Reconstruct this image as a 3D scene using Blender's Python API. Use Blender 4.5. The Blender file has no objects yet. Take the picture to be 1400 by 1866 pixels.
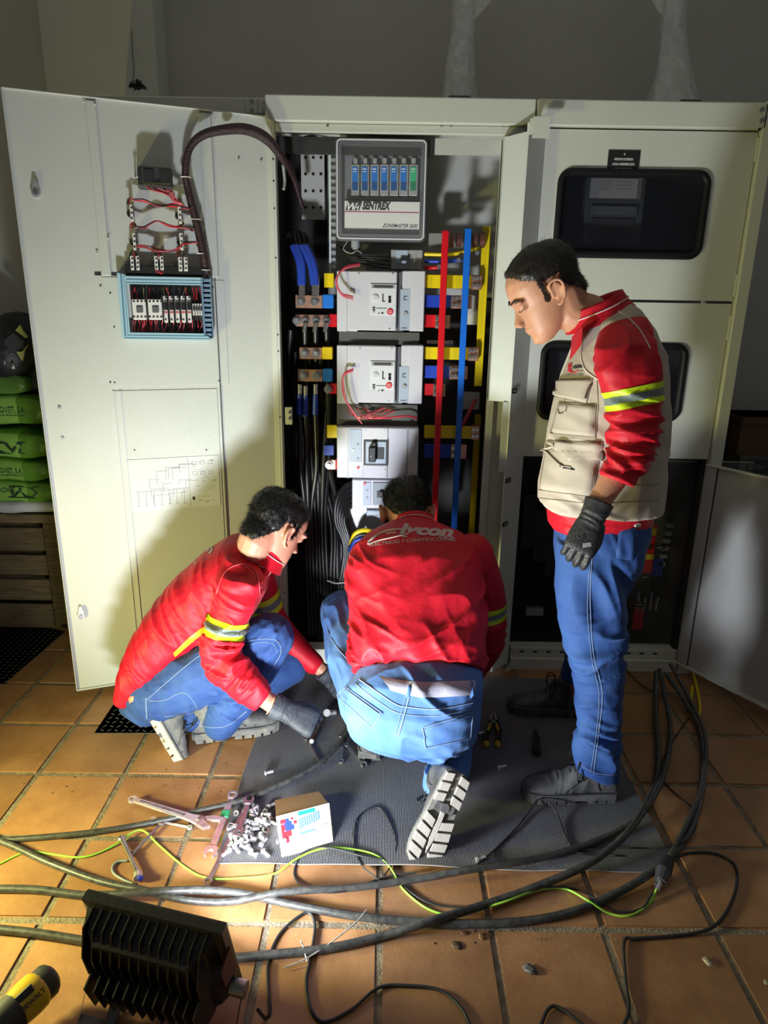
import bpy, bmesh, math, random
import numpy as np
from mathutils import Vector, Matrix
from mathutils.bvhtree import BVHTree
random.seed(7); rng = np.random.default_rng(7)
S = bpy.context.scene
# ---------------- camera ----------------
FPX = 1250.0; TH = math.radians(16.5); RO = 0.017; CAMZ = 1.5
cf = np.array([0, math.cos(TH), -math.sin(TH)]); cu0 = np.array([0, math.sin(TH), math.cos(TH)]); cx = np.array([1.0, 0, 0])
cr = math.cos(RO) * cx + math.sin(RO) * cu0; cu = -math.sin(RO) * cx + math.cos(RO) * cu0
CP = np.array([0, 0, CAMZ])
cd = bpy.data.cameras.new('camera'); cam = bpy.data.objects.new('camera', cd); S.collection.objects.link(cam)
cd.sensor_fit = 'VERTICAL'; cd.sensor_height = 24; cd.lens = 24 * FPX / 1866; cd.clip_start = 0.02
cam.matrix_world = Matrix([[cr[0], cu[0], -cf[0], 0], [cr[1], cu[1], -cf[1], 0], [cr[2], cu[2], -cf[2], CAMZ], [0, 0, 0, 1]])
S.camera = cam
# ---------------- world, lights, exposure ----------------
S.view_settings.view_transform = 'Standard'; S.view_settings.look = 'None'; S.view_settings.gamma = 1
S.view_settings.use_curve_mapping = False; S.view_settings.exposure = 0.42
w = bpy.data.worlds.new('world'); S.world = w; w.use_nodes = True
w.node_tree.nodes['Background'].inputs[0].default_value = (0.92, 0.95, 1.0, 1); w.node_tree.nodes['Background'].inputs[1].default_value = 0.065
def light(name, kind, loc, direction, energy, color, size=0.1, sy=None, spread=None):
    d = bpy.data.lights.new(name, kind); d.energy = energy; d.color = color
    if kind == 'AREA':
        d.size = size
        if sy: d.shape = 'RECTANGLE'; d.size_y = sy
        if spread: d.spread = spread
    else: d.shadow_soft_size = size
    o = bpy.data.objects.new(name, d); S.collection.objects.link(o); o.location = loc
    o.rotation_euler = Vector(direction).to_track_quat('-Z', 'Y').to_euler()
    return o
YELLOW_LIGHT = light('work_light_beam', 'AREA', (-1.45, 1.30, 0.40), (1.0, 0.15, -0.06), 20, (1.0, 0.98, 0.36), 0.14)
FLOOD_ENERGY = 33
# ---------------- pixel helpers (each point gets a real depth) ----------------
def ray(px, py): return cf + cr * (px - 700) / FPX - cu * (py - 933) / FPX
def PY(px, py, Y): d = ray(px, py); return Vector(CP + d * Y / d[1])
def PZ(px, py, z=0.0): d = ray(px, py); return Vector(CP + d * (z - CAMZ) / d[2])
class Frame:
    def __init__(s, o, ex, out):
        s.o = Vector(o); s.ex = Vector(ex).normalized(); s.ez = Vector(out).normalized(); s.ey = s.ez.cross(s.ex).normalized()
    def uv(s, px, py, h=0.0):
        d = Vector(ray(px, py)); c = Vector(CP); p0 = s.o + s.ez * h
        t = (p0 - c).dot(s.ez) / d.dot(s.ez); p = c + d * t - s.o
        return p.dot(s.ex), p.dot(s.ey)
    def w(s, u, v, h=0.0): return s.o + s.ex * u + s.ey * v + s.ez * h
    def p(s, px, py, h=0.0): u, v = s.uv(px, py, h); return s.w(u, v, h)
    def M(s, u=0, v=0, h=0):
        o = s.w(u, v, h); m = Matrix.Identity(4)
        for i, a in enumerate((s.ex, s.ey, s.ez)):
            for j in range(3): m[j][i] = a[j]
        for j in range(3): m[j][3] = o[j]
        return m
# ---------------- materials ----------------
MATS = {}
def mat(name, col=(0.5, 0.5, 0.5), rough=0.5, metal=0.0, var=0.0, vs=8.0, bump=0.0, bs=60.0, emit=None, es=1.0, alpha=None, coat=0.0, sheen=0.0, spec=0.5, trans=0.0, col2=None, stretch=None, vdet=4.0, objvar=0.0, aniso=0):
    if name in MATS: return MATS[name]
    m = bpy.data.materials.new(name); MATS[name] = m; m.use_nodes = True
    nt = m.node_tree; b = nt.nodes['Principled BSDF']
    b.inputs['Base Color'].default_value = (*col, 1); b.inputs['Roughness'].default_value = rough; b.inputs['Metallic'].default_value = metal
    b.inputs['Specular IOR Level'].default_value = spec
    b.inputs['Coat Weight'].default_value = coat; b.inputs['Sheen Weight'].default_value = sheen
    if sheen: b.inputs['Sheen Roughness'].default_value = 0.4
    if trans: b.inputs['Transmission Weight'].default_value = trans
    if alpha is not None: b.inputs['Alpha'].default_value = alpha
    if emit: b.inputs['Emission Color'].default_value = (*emit, 1); b.inputs['Emission Strength'].default_value = es
    tc = nt.nodes.new('ShaderNodeTexCoord'); src = tc.outputs['Object']
    if stretch:
        mp = nt.nodes.new('ShaderNodeMapping'); mp.inputs['Scale'].default_value = stretch
        nt.links.new(src, mp.inputs[0]); src = mp.outputs[0]
    out = None
    if var or col2:
        n = nt.nodes.new('ShaderNodeTexNoise'); n.inputs['Scale'].default_value = vs; n.inputs['Detail'].default_value = vdet; n.inputs['Roughness'].default_value = 0.6
        nt.links.new(src, n.inputs[0])
        r = nt.nodes.new('ShaderNodeValToRGB'); r.color_ramp.elements[0].position = 0.3; r.color_ramp.elements[1].position = 0.7
        c2 = col2 if col2 else tuple(min(1, c * (1 + var)) for c in col); c1 = col if col2 else tuple(c * (1 - var) for c in col)
        r.color_ramp.elements[0].color = (*c1, 1); r.color_ramp.elements[1].color = (*c2, 1)
        nt.links.new(n.outputs[0], r.inputs[0]); out = r.outputs[0]
        nt.links.new(out, b.inputs['Base Color'])
    if objvar:
        oi = nt.nodes.new('ShaderNodeObjectInfo'); hs = nt.nodes.new('ShaderNodeHueSaturation')
        ma = nt.nodes.new('ShaderNodeMapRange'); ma.inputs[3].default_value = 1 - objvar; ma.inputs[4].default_value = 1 + objvar
        nt.links.new(oi.outputs['Random'], ma.inputs[0]); nt.links.new(ma.outputs[0], hs.inputs['Value'])
        if out: nt.links.new(out, hs.inputs['Color'])
        else: hs.inputs['Color'].default_value = (*col, 1)
        nt.links.new(hs.outputs[0], b.inputs['Base Color'])
    if bump:
        n2 = nt.nodes.new('ShaderNodeTexNoise'); n2.inputs['Scale'].default_value = bs; n2.inputs['Detail'].default_value = 5
        nt.links.new(src, n2.inputs[0]); bp = nt.nodes.new('ShaderNodeBump'); bp.inputs['Strength'].default_value = bump; bp.inputs['Distance'].default_value = 0.01
        nt.links.new(n2.outputs[0], bp.inputs['Height']); nt.links.new(bp.outputs[0], b.inputs['Normal'])
    return m
PAINT = mat('cabinet_paint', (0.56, 0.57, 0.50), 0.42, var=0.03, vs=3, bump=0.06, bs=350, spec=0.5)
PAINTD = mat('door_paint', (0.55, 0.57, 0.53), 0.30, var=0.03, vs=3, bump=0.2, bs=420, spec=0.55)
PAINTL = mat('inner_door_paint', (0.55, 0.57, 0.53), 0.4, var=0.03, vs=5)
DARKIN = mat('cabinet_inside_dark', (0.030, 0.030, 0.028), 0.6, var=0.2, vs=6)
INPANEL = mat('inner_panel', (0.50, 0.50, 0.47), 0.5, var=0.05, vs=6)
BLACK = mat('black_plastic', (0.013, 0.013, 0.014), 0.42)
BLACKR = mat('black_rubber', (0.018, 0.018, 0.019), 0.55, var=0.3, vs=40)
WHITEP = mat('white_plastic', (0.68, 0.68, 0.67), 0.4)
BREAKW = mat('breaker_grey_white', (0.55, 0.55, 0.60), 0.38, var=0.02, vs=4)
BREAKG = mat('breaker_pale_blue_grey', (0.36, 0.42, 0.52), 0.4, var=0.04, vs=20)
PLASG = mat('grey_plastic', (0.30, 0.31, 0.33), 0.45)
STEEL = mat('steel', (0.62, 0.62, 0.62), 0.28, 1.0, var=0.15, vs=30)
STEELD = mat('dull_steel', (0.35, 0.35, 0.36), 0.42, 1.0, var=0.3, vs=40)
CHROME = mat('chrome', (0.62, 0.62, 0.64), 0.33, 0.75, var=0.1, vs=60)
GALV = mat('galvanised', (0.50, 0.51, 0.52), 0.45, 0.6, var=0.25, vs=90)
COPPER = mat('copper', (0.62, 0.36, 0.26), 0.36, 0.8, var=0.2, vs=50)
BRASS = mat('brass', (0.60, 0.48, 0.22), 0.3, 1.0, var=0.2, vs=50)
RED = mat('red_busbar', (0.60, 0.004, 0.012), 0.35); BLUE = mat('blue_busbar', (0.005, 0.13, 0.62), 0.35); YEL = mat('yellow_busbar', (0.75, 0.56, 0.004), 0.35)
BLUED = mat('blue_sleeve', (0.01, 0.05, 0.45), 0.4); REDW = mat('red_wire', (0.50, 0.015, 0.03), 0.4); PINKW = mat('pink_wire', (0.62, 0.12, 0.16), 0.45)
BLUEC = mat('blue_cable', (0.02, 0.06, 0.42), 0.35)
GREENW = mat('green_yellow_wire', (0.22, 0.62, 0.05), 0.4, col2=(0.35, 0.55, 0.06), vs=30)
CABLE = mat('dusty_black_cable', (0.02, 0.02, 0.021), 0.42, col2=(0.075, 0.075, 0.07), vs=55, bump=0.05, bs=90)
CABLEK = mat('black_cable', (0.010, 0.010, 0.011), 0.38)
WALLM = mat('wall_plaster', (0.40, 0.39, 0.36), 0.85, var=0.04, vs=2.5, bump=0.12, bs=25)
WALLL = mat('wall_plaster_left', (0.50, 0.51, 0.44), 0.85, var=0.05, vs=2.5, bump=0.15, bs=18)
CEILM = mat('ceiling_plaster', (0.8, 0.8, 0.78), 0.9)
GROUT = mat('floor_grout', (0.21, 0.17, 0.12), 0.95, var=0.35, vs=35, bump=0.5, bs=160)
WOODD = mat('crate_wood', (0.13, 0.095, 0.045), 0.75, var=0.4, vs=9, stretch=(1, 6, 8), bump=0.15, bs=60, objvar=0.2)
CARD = mat('cardboard', (0.30, 0.18, 0.09), 0.85, var=0.08, vs=10)
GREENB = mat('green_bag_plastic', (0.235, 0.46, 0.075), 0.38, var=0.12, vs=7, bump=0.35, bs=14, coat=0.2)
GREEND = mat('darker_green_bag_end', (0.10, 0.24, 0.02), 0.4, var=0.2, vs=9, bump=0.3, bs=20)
INK = mat('dark_print', (0.02, 0.05, 0.02), 0.6); INKB = mat('black_print', (0.02, 0.02, 0.02), 0.6); INKW = mat('white_print', (0.75, 0.75, 0.75), 0.6)
def tile_mat():
    m = bpy.data.materials.new('terracotta_tile'); m.use_nodes = True; nt = m.node_tree; b = nt.nodes['Principled BSDF']
    L = nt.links.new; N = nt.nodes.new
    g = N('ShaderNodeNewGeometry'); oi = N('ShaderNodeObjectInfo')
    n1 = N('ShaderNodeTexNoise'); n1.inputs['Scale'].default_value = 5; n1.inputs['Detail'].default_value = 7; n1.inputs['Roughness'].default_value = 0.65
    L(g.outputs['Position'], n1.inputs[0])
    r = N('ShaderNodeValToRGB'); e = r.color_ramp.elements; e[0].position = 0.28; e[0].color = (0.235, 0.108, 0.042, 1); e[1].position = 0.72; e[1].color = (0.41, 0.215, 0.098, 1)
    L(n1.outputs[0], r.inputs[0])
    hs = N('ShaderNodeHueSaturation'); mr = N('ShaderNodeMapRange'); mr.inputs[3].default_value = 0.82; mr.inputs[4].default_value = 1.18
    L(oi.outputs['Random'], mr.inputs[0]); L(mr.outputs[0], hs.inputs['Value']); L(r.outputs[0], hs.inputs['Color'])
    n2 = N('ShaderNodeTexNoise'); n2.inputs['Scale'].default_value = 17; n2.inputs['Detail'].default_value = 8; n2.inputs['Roughness'].default_value = 0.75
    L(g.outputs['Position'], n2.inputs[0])
    r2 = N('ShaderNodeValToRGB'); r2.color_ramp.elements[0].position = 0.60; r2.color_ramp.elements[0].color = (0, 0, 0, 1); r2.color_ramp.elements[1].position = 0.78; r2.color_ramp.elements[1].color = (0.55, 0.55, 0.55, 1)
    L(n2.outputs[0], r2.inputs[0])
    mx = N('ShaderNodeMixRGB'); mx.inputs[2].default_value = (0.10, 0.055, 0.03, 1); L(r2.outputs[0], mx.inputs[0]); L(hs.outputs[0], mx.inputs[1])
    L(mx.outputs[0], b.inputs['Base Color'])
    b.inputs['Roughness'].default_value = 0.42
    rr = N('ShaderNodeMapRange'); rr.inputs[3].default_value = 0.36; rr.inputs[4].default_value = 0.62; L(n1.outputs[0], rr.inputs[0]); L(rr.outputs[0], b.inputs['Roughness'])
    bp = N('ShaderNodeBump'); bp.inputs['Strength'].default_value = 0.22; bp.inputs['Distance'].default_value = 0.01; L(n2.outputs[0], bp.inputs['Height']); L(bp.outputs[0], b.inputs['Normal'])
    return m
TILE = tile_mat()
# ---------------- mesh builder ----------------
def cr_spline(pts, n=6):
    P = [Vector(p) for p in pts]
    if len(P) < 3: return P
    P = [P[0] * 2 - P[1]] + P + [P[-1] * 2 - P[-2]]; out = []
    for i in range(1, len(P) - 2):
        a, b, c, d = P[i - 1], P[i], P[i + 1], P[i + 2]
        for k in range(n):
            t = k / n
            out.append(0.5 * ((2 * b) + (c - a) * t + (2 * a - 5 * b + 4 * c - d) * t * t + (3 * b - a - 3 * c + d) * t ** 3))
    out.append(P[-2].copy()); return out
class MB:
    def __init__(s): s.v = []; s.f = []; s.m = []; s.mats = []; s.sm = []
    def mi(s, m):
        if m not in s.mats: s.mats.append(m)
        return s.mats.index(m)
    def add(s, vs, fs, m, smooth=False, M=None):
        o = len(s.v); k = s.mi(m)
        for p in vs:
            p = Vector(p); s.v.append(tuple(M @ p if M is not None else p))
        for f in fs: s.f.append(tuple(i + o for i in f)); s.m.append(k); s.sm.append(smooth)
        return s
    def bm(s, bm, m, smooth=False, M=None):
        bm.verts.index_update(); vs = [v.co.copy() for v in bm.verts]; fs = [[v.index for v in f.verts] for f in bm.faces]
        s.add(vs, fs, m, smooth, M); bm.free(); return s
    def box(s, lo, hi, m, M=None, bev=0.0, seg=1, smooth=False):
        lo = [min(a, b) for a, b in zip(lo, hi)], [max(a, b) for a, b in zip(lo, hi)]; lo, hi = lo
        if bev <= 0:
            x0, y0, z0 = lo; x1, y1, z1 = hi
            return s.add([(x0, y0, z0), (x1, y0, z0), (x1, y1, z0), (x0, y1, z0), (x0, y0, z1), (x1, y0, z1), (x1, y1, z1), (x0, y1, z1)],
                         [(0, 3, 2, 1), (4, 5, 6, 7), (0, 1, 5, 4), (1, 2, 6, 5), (2, 3, 7, 6), (3, 0, 4, 7)], m, smooth, M)
        bm = bmesh.new(); bmesh.ops.create_cube(bm, size=1)
        for v in bm.verts: v.co = Vector([(a + b) / 2 + c * (b - a) for a, b, c in zip(lo, hi, v.co)])
        bmesh.ops.bevel(bm, geom=bm.edges[:], offset=min(bev, min(b - a for a, b in zip(lo, hi)) * 0.45), segments=seg, profile=0.5, affect='EDGES')
        return s.bm(bm, m, smooth, M)
    def fbox(s, F, px0, py0, px1, py1, h0, h1, m, bev=0.0):
        hf = max(h0, h1); u0, v0 = F.uv(px0, py0, hf); u1, v1 = F.uv(px1, py1, hf)
        return s.box((u0, v0, h0), (u1, v1, h1), m, F.M(), bev)
    def cyl(s, a, b, r, m, n=16, r2=None, smooth=True, cap=True):
        a = Vector(a); b = Vector(b); d = (b - a).normalized(); t = d.orthogonal().normalized(); q = d.cross(t); r2 = r if r2 is None else r2
        vs = []
        for c, rr in ((a, r), (b, r2)):
            for i in range(n):
                an = 2 * math.pi * i / n; vs.append(c + (t * math.cos(an) + q * math.sin(an)) * rr)
        fs = [(i, (i + 1) % n, n + (i + 1) % n, n + i) for i in range(n)]
        s.add(vs, fs, m, smooth)
        if cap: s.add(vs, [tuple(range(n))[::-1], tuple(range(n, 2 * n))], m, False)
        return s
    def tube(s, pts, r, m, n=8, sub=5, cap=True, rs=None):
        P = cr_spline(pts, sub) if sub > 1 else [Vector(p) for p in pts]
        T = [(P[min(i + 1, len(P) - 1)] - P[max(i - 1, 0)]).normalized() for i in range(len(P))]
        t = T[0].orthogonal().normalized(); vs = []
        for i, (p, d) in enumerate(zip(P, T)):
            t = (t - d * t.dot(d)); t = t.normalized() if t.length > 1e-6 else d.orthogonal().normalized(); q = d.cross(t)
            rr = r if rs is None else float(np.interp(i / (len(P) - 1), np.linspace(0, 1, len(rs)), rs))
            for k in range(n):
                an = 2 * math.pi * k / n; vs.append(p + (t * math.cos(an) + q * math.sin(an)) * rr)
        fs = [(i * n + k, i * n + (k + 1) % n, (i + 1) * n + (k + 1) % n, (i + 1) * n + k) for i in range(len(P) - 1) for k in range(n)]
        s.add(vs, fs, m, True)
        if cap: s.add(vs[:n], [tuple(range(n))[::-1]], m); s.add(vs[-n:], [tuple(range(n))], m)
        return s
    def prism(s, pts2, h0, h1, m, M=None, bev=0.0):
        n = len(pts2); vs = [(p[0], p[1], h0) for p in pts2] + [(p[0], p[1], h1) for p in pts2]
        fs = [tuple(range(n))[::-1], tuple(range(n, 2 * n))] + [(i, (i + 1) % n, n + (i + 1) % n, n + i) for i in range(n)]
        return s.add(vs, fs, m, False, M)
    def ring(s, rings, m, cap=True, smooth=True, closed=False):
        n = len(rings[0]); vs = [p for r in rings for p in r]; k = len(rings)
        fs = [(i * n + j, i * n + (j + 1) % n, ((i + 1) % k) * n + (j + 1) % n, ((i + 1) % k) * n + j) for i in range(k if closed else k - 1) for j in range(n)]
        s.add(vs, fs, m, smooth)
        if cap and not closed: s.add(rings[0], [tuple(range(n))[::-1]], m); s.add(rings[-1], [tuple(range(n))], m)
        return s
    def sphere(s, c, r, m, sc=(1, 1, 1), u=16, v=10, M=None):
        bm = bmesh.new(); bmesh.ops.create_uvsphere(bm, u_segments=u, v_segments=v, radius=1)
        for w_ in bm.verts: w_.co = Vector((c[0] + w_.co.x * r * sc[0], c[1] + w_.co.y * r * sc[1], c[2] + w_.co.z * r * sc[2]))
        return s.bm(bm, m, True, M)
    def text(s, body, M, size, m, bold=0.0, shear=0.0, width=None, depth=0.0, space=1.0):
        vs, fs = text_mesh(body, bold, shear, space)
        if not vs: return s
        xs = [p[0] for p in vs]; sc = size; sx = sc if width is None else width / max(1e-6, max(xs) - min(xs))
        x0 = min(xs); s.add([((p[0] - x0) * sx, p[1] * sc, 0) for p in vs], fs, m, False, M); return s
    def build(s, name, parent=None, label=None):
        me = bpy.data.meshes.new(name); me.from_pydata(s.v, [], s.f)
        for m in s.mats: me.materials.append(m)
        me.polygons.foreach_set('material_index', s.m); me.polygons.foreach_set('use_smooth', s.sm); me.update()
        return link(name, me, parent, label)
_tc = {}
def text_mesh(body, bold=0.0, shear=0.0, space=1.0):
    k = (body, bold, shear, space)
    if k in _tc: return _tc[k]
    c = bpy.data.curves.new('t', 'FONT'); c.body = body; c.size = 1; c.offset = bold; c.shear = shear; c.resolution_u = 3; c.space_character = space
    o = bpy.data.objects.new('t', c); S.collection.objects.link(o); dg = bpy.context.evaluated_depsgraph_get(); dg.update()
    me = o.evaluated_get(dg).to_mesh(); r = ([tuple(v.co) for v in me.vertices], [tuple(p.vertices) for p in me.polygons])
    o.evaluated_get(dg).to_mesh_clear(); bpy.data.objects.remove(o); _tc[k] = r; return r
def link(name, me, parent=None, label=None):
    o = bpy.data.objects.new(name, me); S.collection.objects.link(o)
    if parent is not None: o.parent = parent; o.matrix_parent_inverse = parent_world(parent).inverted()
    if label: o['label'] = label
    return o
def parent_world(p):
    m = Matrix.LocRotScale(p.location, p.rotation_euler, p.scale)
    if p.parent: m = parent_world(p.parent) @ p.matrix_parent_inverse @ m
    return m
def tag(o, label, cat, group=None):
    o['label'] = label; o['category'] = cat
    if group: o['group'] = group
    return o
def thing(name, label, cat, loc=(0, 0, 0), group=None):
    o = bpy.data.objects.new(name, None); S.collection.objects.link(o); o.location = loc; o.empty_display_size = 0.05; return tag(o, label, cat, group)
def struct(o): o['kind'] = 'structure'; return o
def rrect(u0, v0, u1, v1, r, n=5):
    pts = []
    for cx_, cy_, a0 in ((u1 - r, v1 - r, 0), (u0 + r, v1 - r, 90), (u0 + r, v0 + r, 180), (u1 - r, v0 + r, 270)):
        for k in range(n + 1): a = math.radians(a0 + 90 * k / n); pts.append((cx_ + r * math.cos(a), cy_ + r * math.sin(a)))
    return pts
# ---------------- the room ----------------
fl = struct(MB().box((-2.6, -0.6, -0.05), (2.6, 3.5, -0.0035), GROUT).build('floor'))
tb = bmesh.new(); bmesh.ops.create_cube(tb, size=1)
for v in tb.verts: v.co = Vector((v.co.x * 0.2735, v.co.y * 0.2685, v.co.z * 0.012 - 0.006))
bmesh.ops.bevel(tb, geom=[e for e in tb.edges if all(v.co.z > -0.001 for v in e.verts)] + [e for e in tb.edges if abs(e.verts[0].co.z - e.verts[1].co.z) > 0.005], offset=0.004, segments=2, affect='EDGES')
tme = bpy.data.meshes.new('tile'); tb.to_mesh(tme); tb.free(); tme.materials.append(TILE)
for p in tme.polygons: p.use_smooth = False
for i in range(-8, 7):
    for j in range(-3, 8):
        o = link('tile', tme); o.parent = fl
        o.location = (0.005 + 0.285 * (i + 0.5) + rng.normal(0, 0.0012), 1.372 + 0.281 * (j + 0.5) + rng.normal(0, 0.0012), rng.normal(0, 0.0007)); o.rotation_euler = (rng.normal(0, .003), rng.normal(0, .003), rng.normal(0, 0.004))
struct(MB().box((-2.6, 3.35, 0), (2.6, 3.45, 3.3), WALLM).build('wall_back'))
struct(MB().box((-2.45, -0.6, 0), (-2.6, 3.35, 3.3), WALLL).build('wall_left'))
struct(MB().box((-1.42, 3.2, 0), (-0.96, 3.36, 3.3), WALLL).box((-2.5, 3.32, 0), (-1.42, 3.36, 3.3), WALLL).build('trim_1'))
struct(MB().box((-2.6, -0.6, 3.3), (2.6, 3.45, 3.4), CEILM).build('ceiling'))
FC = Frame((0, 2.70, 0), (1, 0, 0), (0, -1, 0))
FD = Frame((-0.412, 2.69, 0), (0.9375, 0.348, 0), (0.348, -0.9375, 0))
# crack in the corner
MB().tube([PY(240, 55, 3.19), PY(241, 90, 3.19), PY(244, 125, 3.19), PY(242, 150, 3.19)], 0.0015, INKB, 4, 3).build('crack', bpy.data.objects['trim_1'])
# ---------------- switchgear: left cabinet (mostly behind the open door) ----------------
lc = thing('electrical_cabinet', 'olive grey left cabinet body hidden behind the wide open door', 'cabinet', (-0.78, 2.95, 0))
m = MB(); m.box((-1.125, 2.705, 0.08), (-0.435, 3.15, 2.12), PAINT).build('body', lc)
m = MB(); m.box((-1.125, 2.70, 2.125), (-0.435, 3.15, 2.198), PAINT, bev=0.003).build('top_band', lc)
m = MB(); m.box((-1.125, 2.72, 0.0), (-0.435, 3.15, 0.078), DARKIN).build('plinth', lc)
for px in (457, 480):
    m = MB(); m.fbox(FC, px - 10, 178, px + 12, 207, 0, 0.006, PAINT, 0.002)
    for py in (184, 200): p = FC.p(px + 2, py, 0.006); m.cyl(p, p + Vector((0, -0.005, 0)), 0.0065, STEELD, 6)
    m.build('corner_bracket', lc)
# bow / dry seed head on top
m = MB()
for k in range(40):
    a = rng.normal(size=3); a[2] = abs(a[2]); a /= np.linalg.norm(a); c = PY(251, 163, 2.8)
    m.tube([c, c + Vector(a) * 0.018 + Vector((0, 0, .004)), c + Vector(a) * 0.032], 0.0028, BLACK, 4, 2)
tag(m.build('twig_bundle'), 'small dark prickly bundle on top of the left cabinet by the column', 'decoration')
# ---------------- centre cabinet ----------------
cc = thing('electrical_cabinet', 'open centre cabinet full of breakers, busbars and cables', 'cabinet', (0.03, 2.95, 0))
X0, X1 = -0.432, 0.50
m = MB(); m.box((X0 - 0.002, 2.66, 2.118), (0.50, 3.15, 2.20), PAINT, bev=0.004).build('top_band', cc)
m = MB(); m.box((X0, 2.68, 2.090), (0.47, 2.70, 2.117), PAINT, bev=0.002).box((0.16, 2.72, 2.035), (0.44, 2.74, 2.085), INPANEL).box((X0, 2.75, 2.035), (0.16, 2.77, 2.09), DARKIN)  # dark box left of the inner strip paints in the shadow behind the meter
for px in (597, 805, 822, 918): p = PY(px, 229, 2.679); m.cyl(p, p + Vector((0, -0.003, 0)), 0.004, STEELD, 8)
m.build('door_header', cc)
m = MB(); m.box((X0, 3.13, 0), (X1, 3.15, 2.13), DARKIN).box((X0, 2.70, 0), (X0 + 0.004, 3.15, 2.13), DARKIN).box((0.498, 2.72, 0), (0.502, 3.15, 2.13), DARKIN)
m.box((X0, 2.77, 0), (X1, 3.13, .03), DARKIN); m.build('shell', cc)
m = MB(); m.box((-0.25, 3.02, 1.55), (0.50, 3.03, 2.1), INPANEL).build('back_panel', cc)
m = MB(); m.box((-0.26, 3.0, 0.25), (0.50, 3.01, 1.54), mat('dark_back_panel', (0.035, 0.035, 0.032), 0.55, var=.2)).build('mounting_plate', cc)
m = MB(); F_ = Frame((0, 2.96, 0), (1, 0, 0), (0, -1, 0)); m.fbox(F_, 548, 262, 592, 400, 0, 0.01, INPANEL)
for a in (557, 571, 585):
    for b_ in (287, 317, 348, 378): p = F_.p(a, b_, 0.0101); m.cyl(p, p + Vector((0, -0.001, 0)), 0.006, BLACK, 10)
m.build('perforated_plate', cc)
m = MB(); F_ = Frame((0, 2.9, 0), (1, 0, 0), (0, -1, 0)); m.fbox(F_, 785, 268, 905, 280, 0, 0.02, PAINT)
for px in (800, 822, 845, 870, 890): p = F_.p(px, 274, .02); m.cyl(p, p + Vector((0, -.002, 0)), .004, STEELD, 8)
m.build('cross_rail', cc)
# left jamb
m = MB(); m.box((-0.436, 2.675, 0.0), (-0.405, 2.72, 2.12), PAINT, bev=0.002)
for py in (290, 330, 380, 470, 610, 640, 760, 900, 1080): p = PY(512, py, 2.673); m.cyl(Vector((-0.413, 2.676, p.z)), Vector((-0.413, 2.673, p.z)), 0.003, BLACK, 8)
m.build('left_jamb', cc)
m = MB(); m.box((-0.39, 2.69, 0.0), (0.44, 2.76, 0.075), PAINT, bev=0.002)
for k in range(14): m.box((-0.36 + k * 0.058, 2.688, 0.045), (-0.345 + k * 0.058, 2.6895, 0.054), BLACK)
m.build('sill', cc)
# right jamb box (nameplate strip)
rj = MB(); yb = 2.60
tops = lambda px, py, Y: PY(px, py, Y)
rj.add([(0.395, 2.64, 1.17), (0.466, 2.60, 1.17), (0.466, 2.60, 2.085), (0.395, 2.64, 2.075), (0.395, 2.70, 1.17), (0.395, 2.70, 2.075)],
       [(0, 1, 2, 3), (4, 0, 3, 5)], PAINTL)
rj.add([(0.470, 2.598, 0.03), (0.553, 2.69, 0.03), (0.553, 2.69, 2.112), (0.470, 2.598, 2.112), (0.464, 2.602, 0.03), (0.464, 2.602, 2.112), (0.547, 2.694, 0.03), (0.547, 2.694, 2.112)],
       [(0, 1, 2, 3), (5, 4, 0, 3), (6, 4, 5, 7), (1, 6, 7, 2), (3, 2, 7, 5), (4, 6, 1, 0)], PAINTL)
rj.build('hinged_side_panel', cc)
MB().box((0.444, 2.60, 0.9), (0.466, 2.62, 1.17), PAINTL).build('panel_lip', cc)
MB().box((0.395, 2.675, 0.02), (0.42, 2.72, 2.08), PAINT, bev=0.002).box((0.42, 2.69, 0.02), (0.55, 2.70, 2.1), PAINT).build('right_jamb', cc)
MB().box((0.470, 2.58, 2.075), (0.478, 2.60, 2.12), PAINT).box((0.478, 2.576, 2.06), (0.535, 2.58, 2.125), PAINT).build('hinge_bracket', cc)
FJ = Frame((0.470, 2.597, 0), (0.083, 0.092, 0), (0.092, -0.083, 0))
for (px, py) in ((937, 548), (926, 714), (901, 883), (895, 965)):
    m = MB(); u, v = FJ.uv(px, py, 0.002); m.box((max(u - 0.018, 0.002), v - 0.009, 0.0), (max(u - .018, .002) + 0.034, v + 0.009, 0.003), BLACK, FJ.M()); m.text('GRAL', FJ.M(max(u - .018, .002) + .007, v - .003, .0035), .010, INKW, width=.02)
    m.build('name_plate', cc)
MB().add([(0.535, 2.66, 0), (0.56, 2.66, 0), (0.553, 2.66, 0.04), (0.548, 2.67, 0.02)], [(0, 1, 2), (0, 2, 3), (1, 3, 2), (0, 3, 1)], PAINT).build('corner_foot', cc)
# wiring loom on left: black ribbed cable trunk
F9 = Frame((0, 2.86, 0), (1, 0, 0), (0, -1, 0))
m = MB(); m.fbox(F9, 599, 268, 604, 500, 0, .03, mat('bright_duct', (.60, .68, .72), .3)); m.fbox(F9, 604, 268, 612, 500, 0, .02, PLASG)
for k in range(17): m.fbox(F9, 603, 275 + k * 13, 612, 281 + k * 13, .02, .034, GALV)
m.build('cable_duct', cc)
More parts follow.
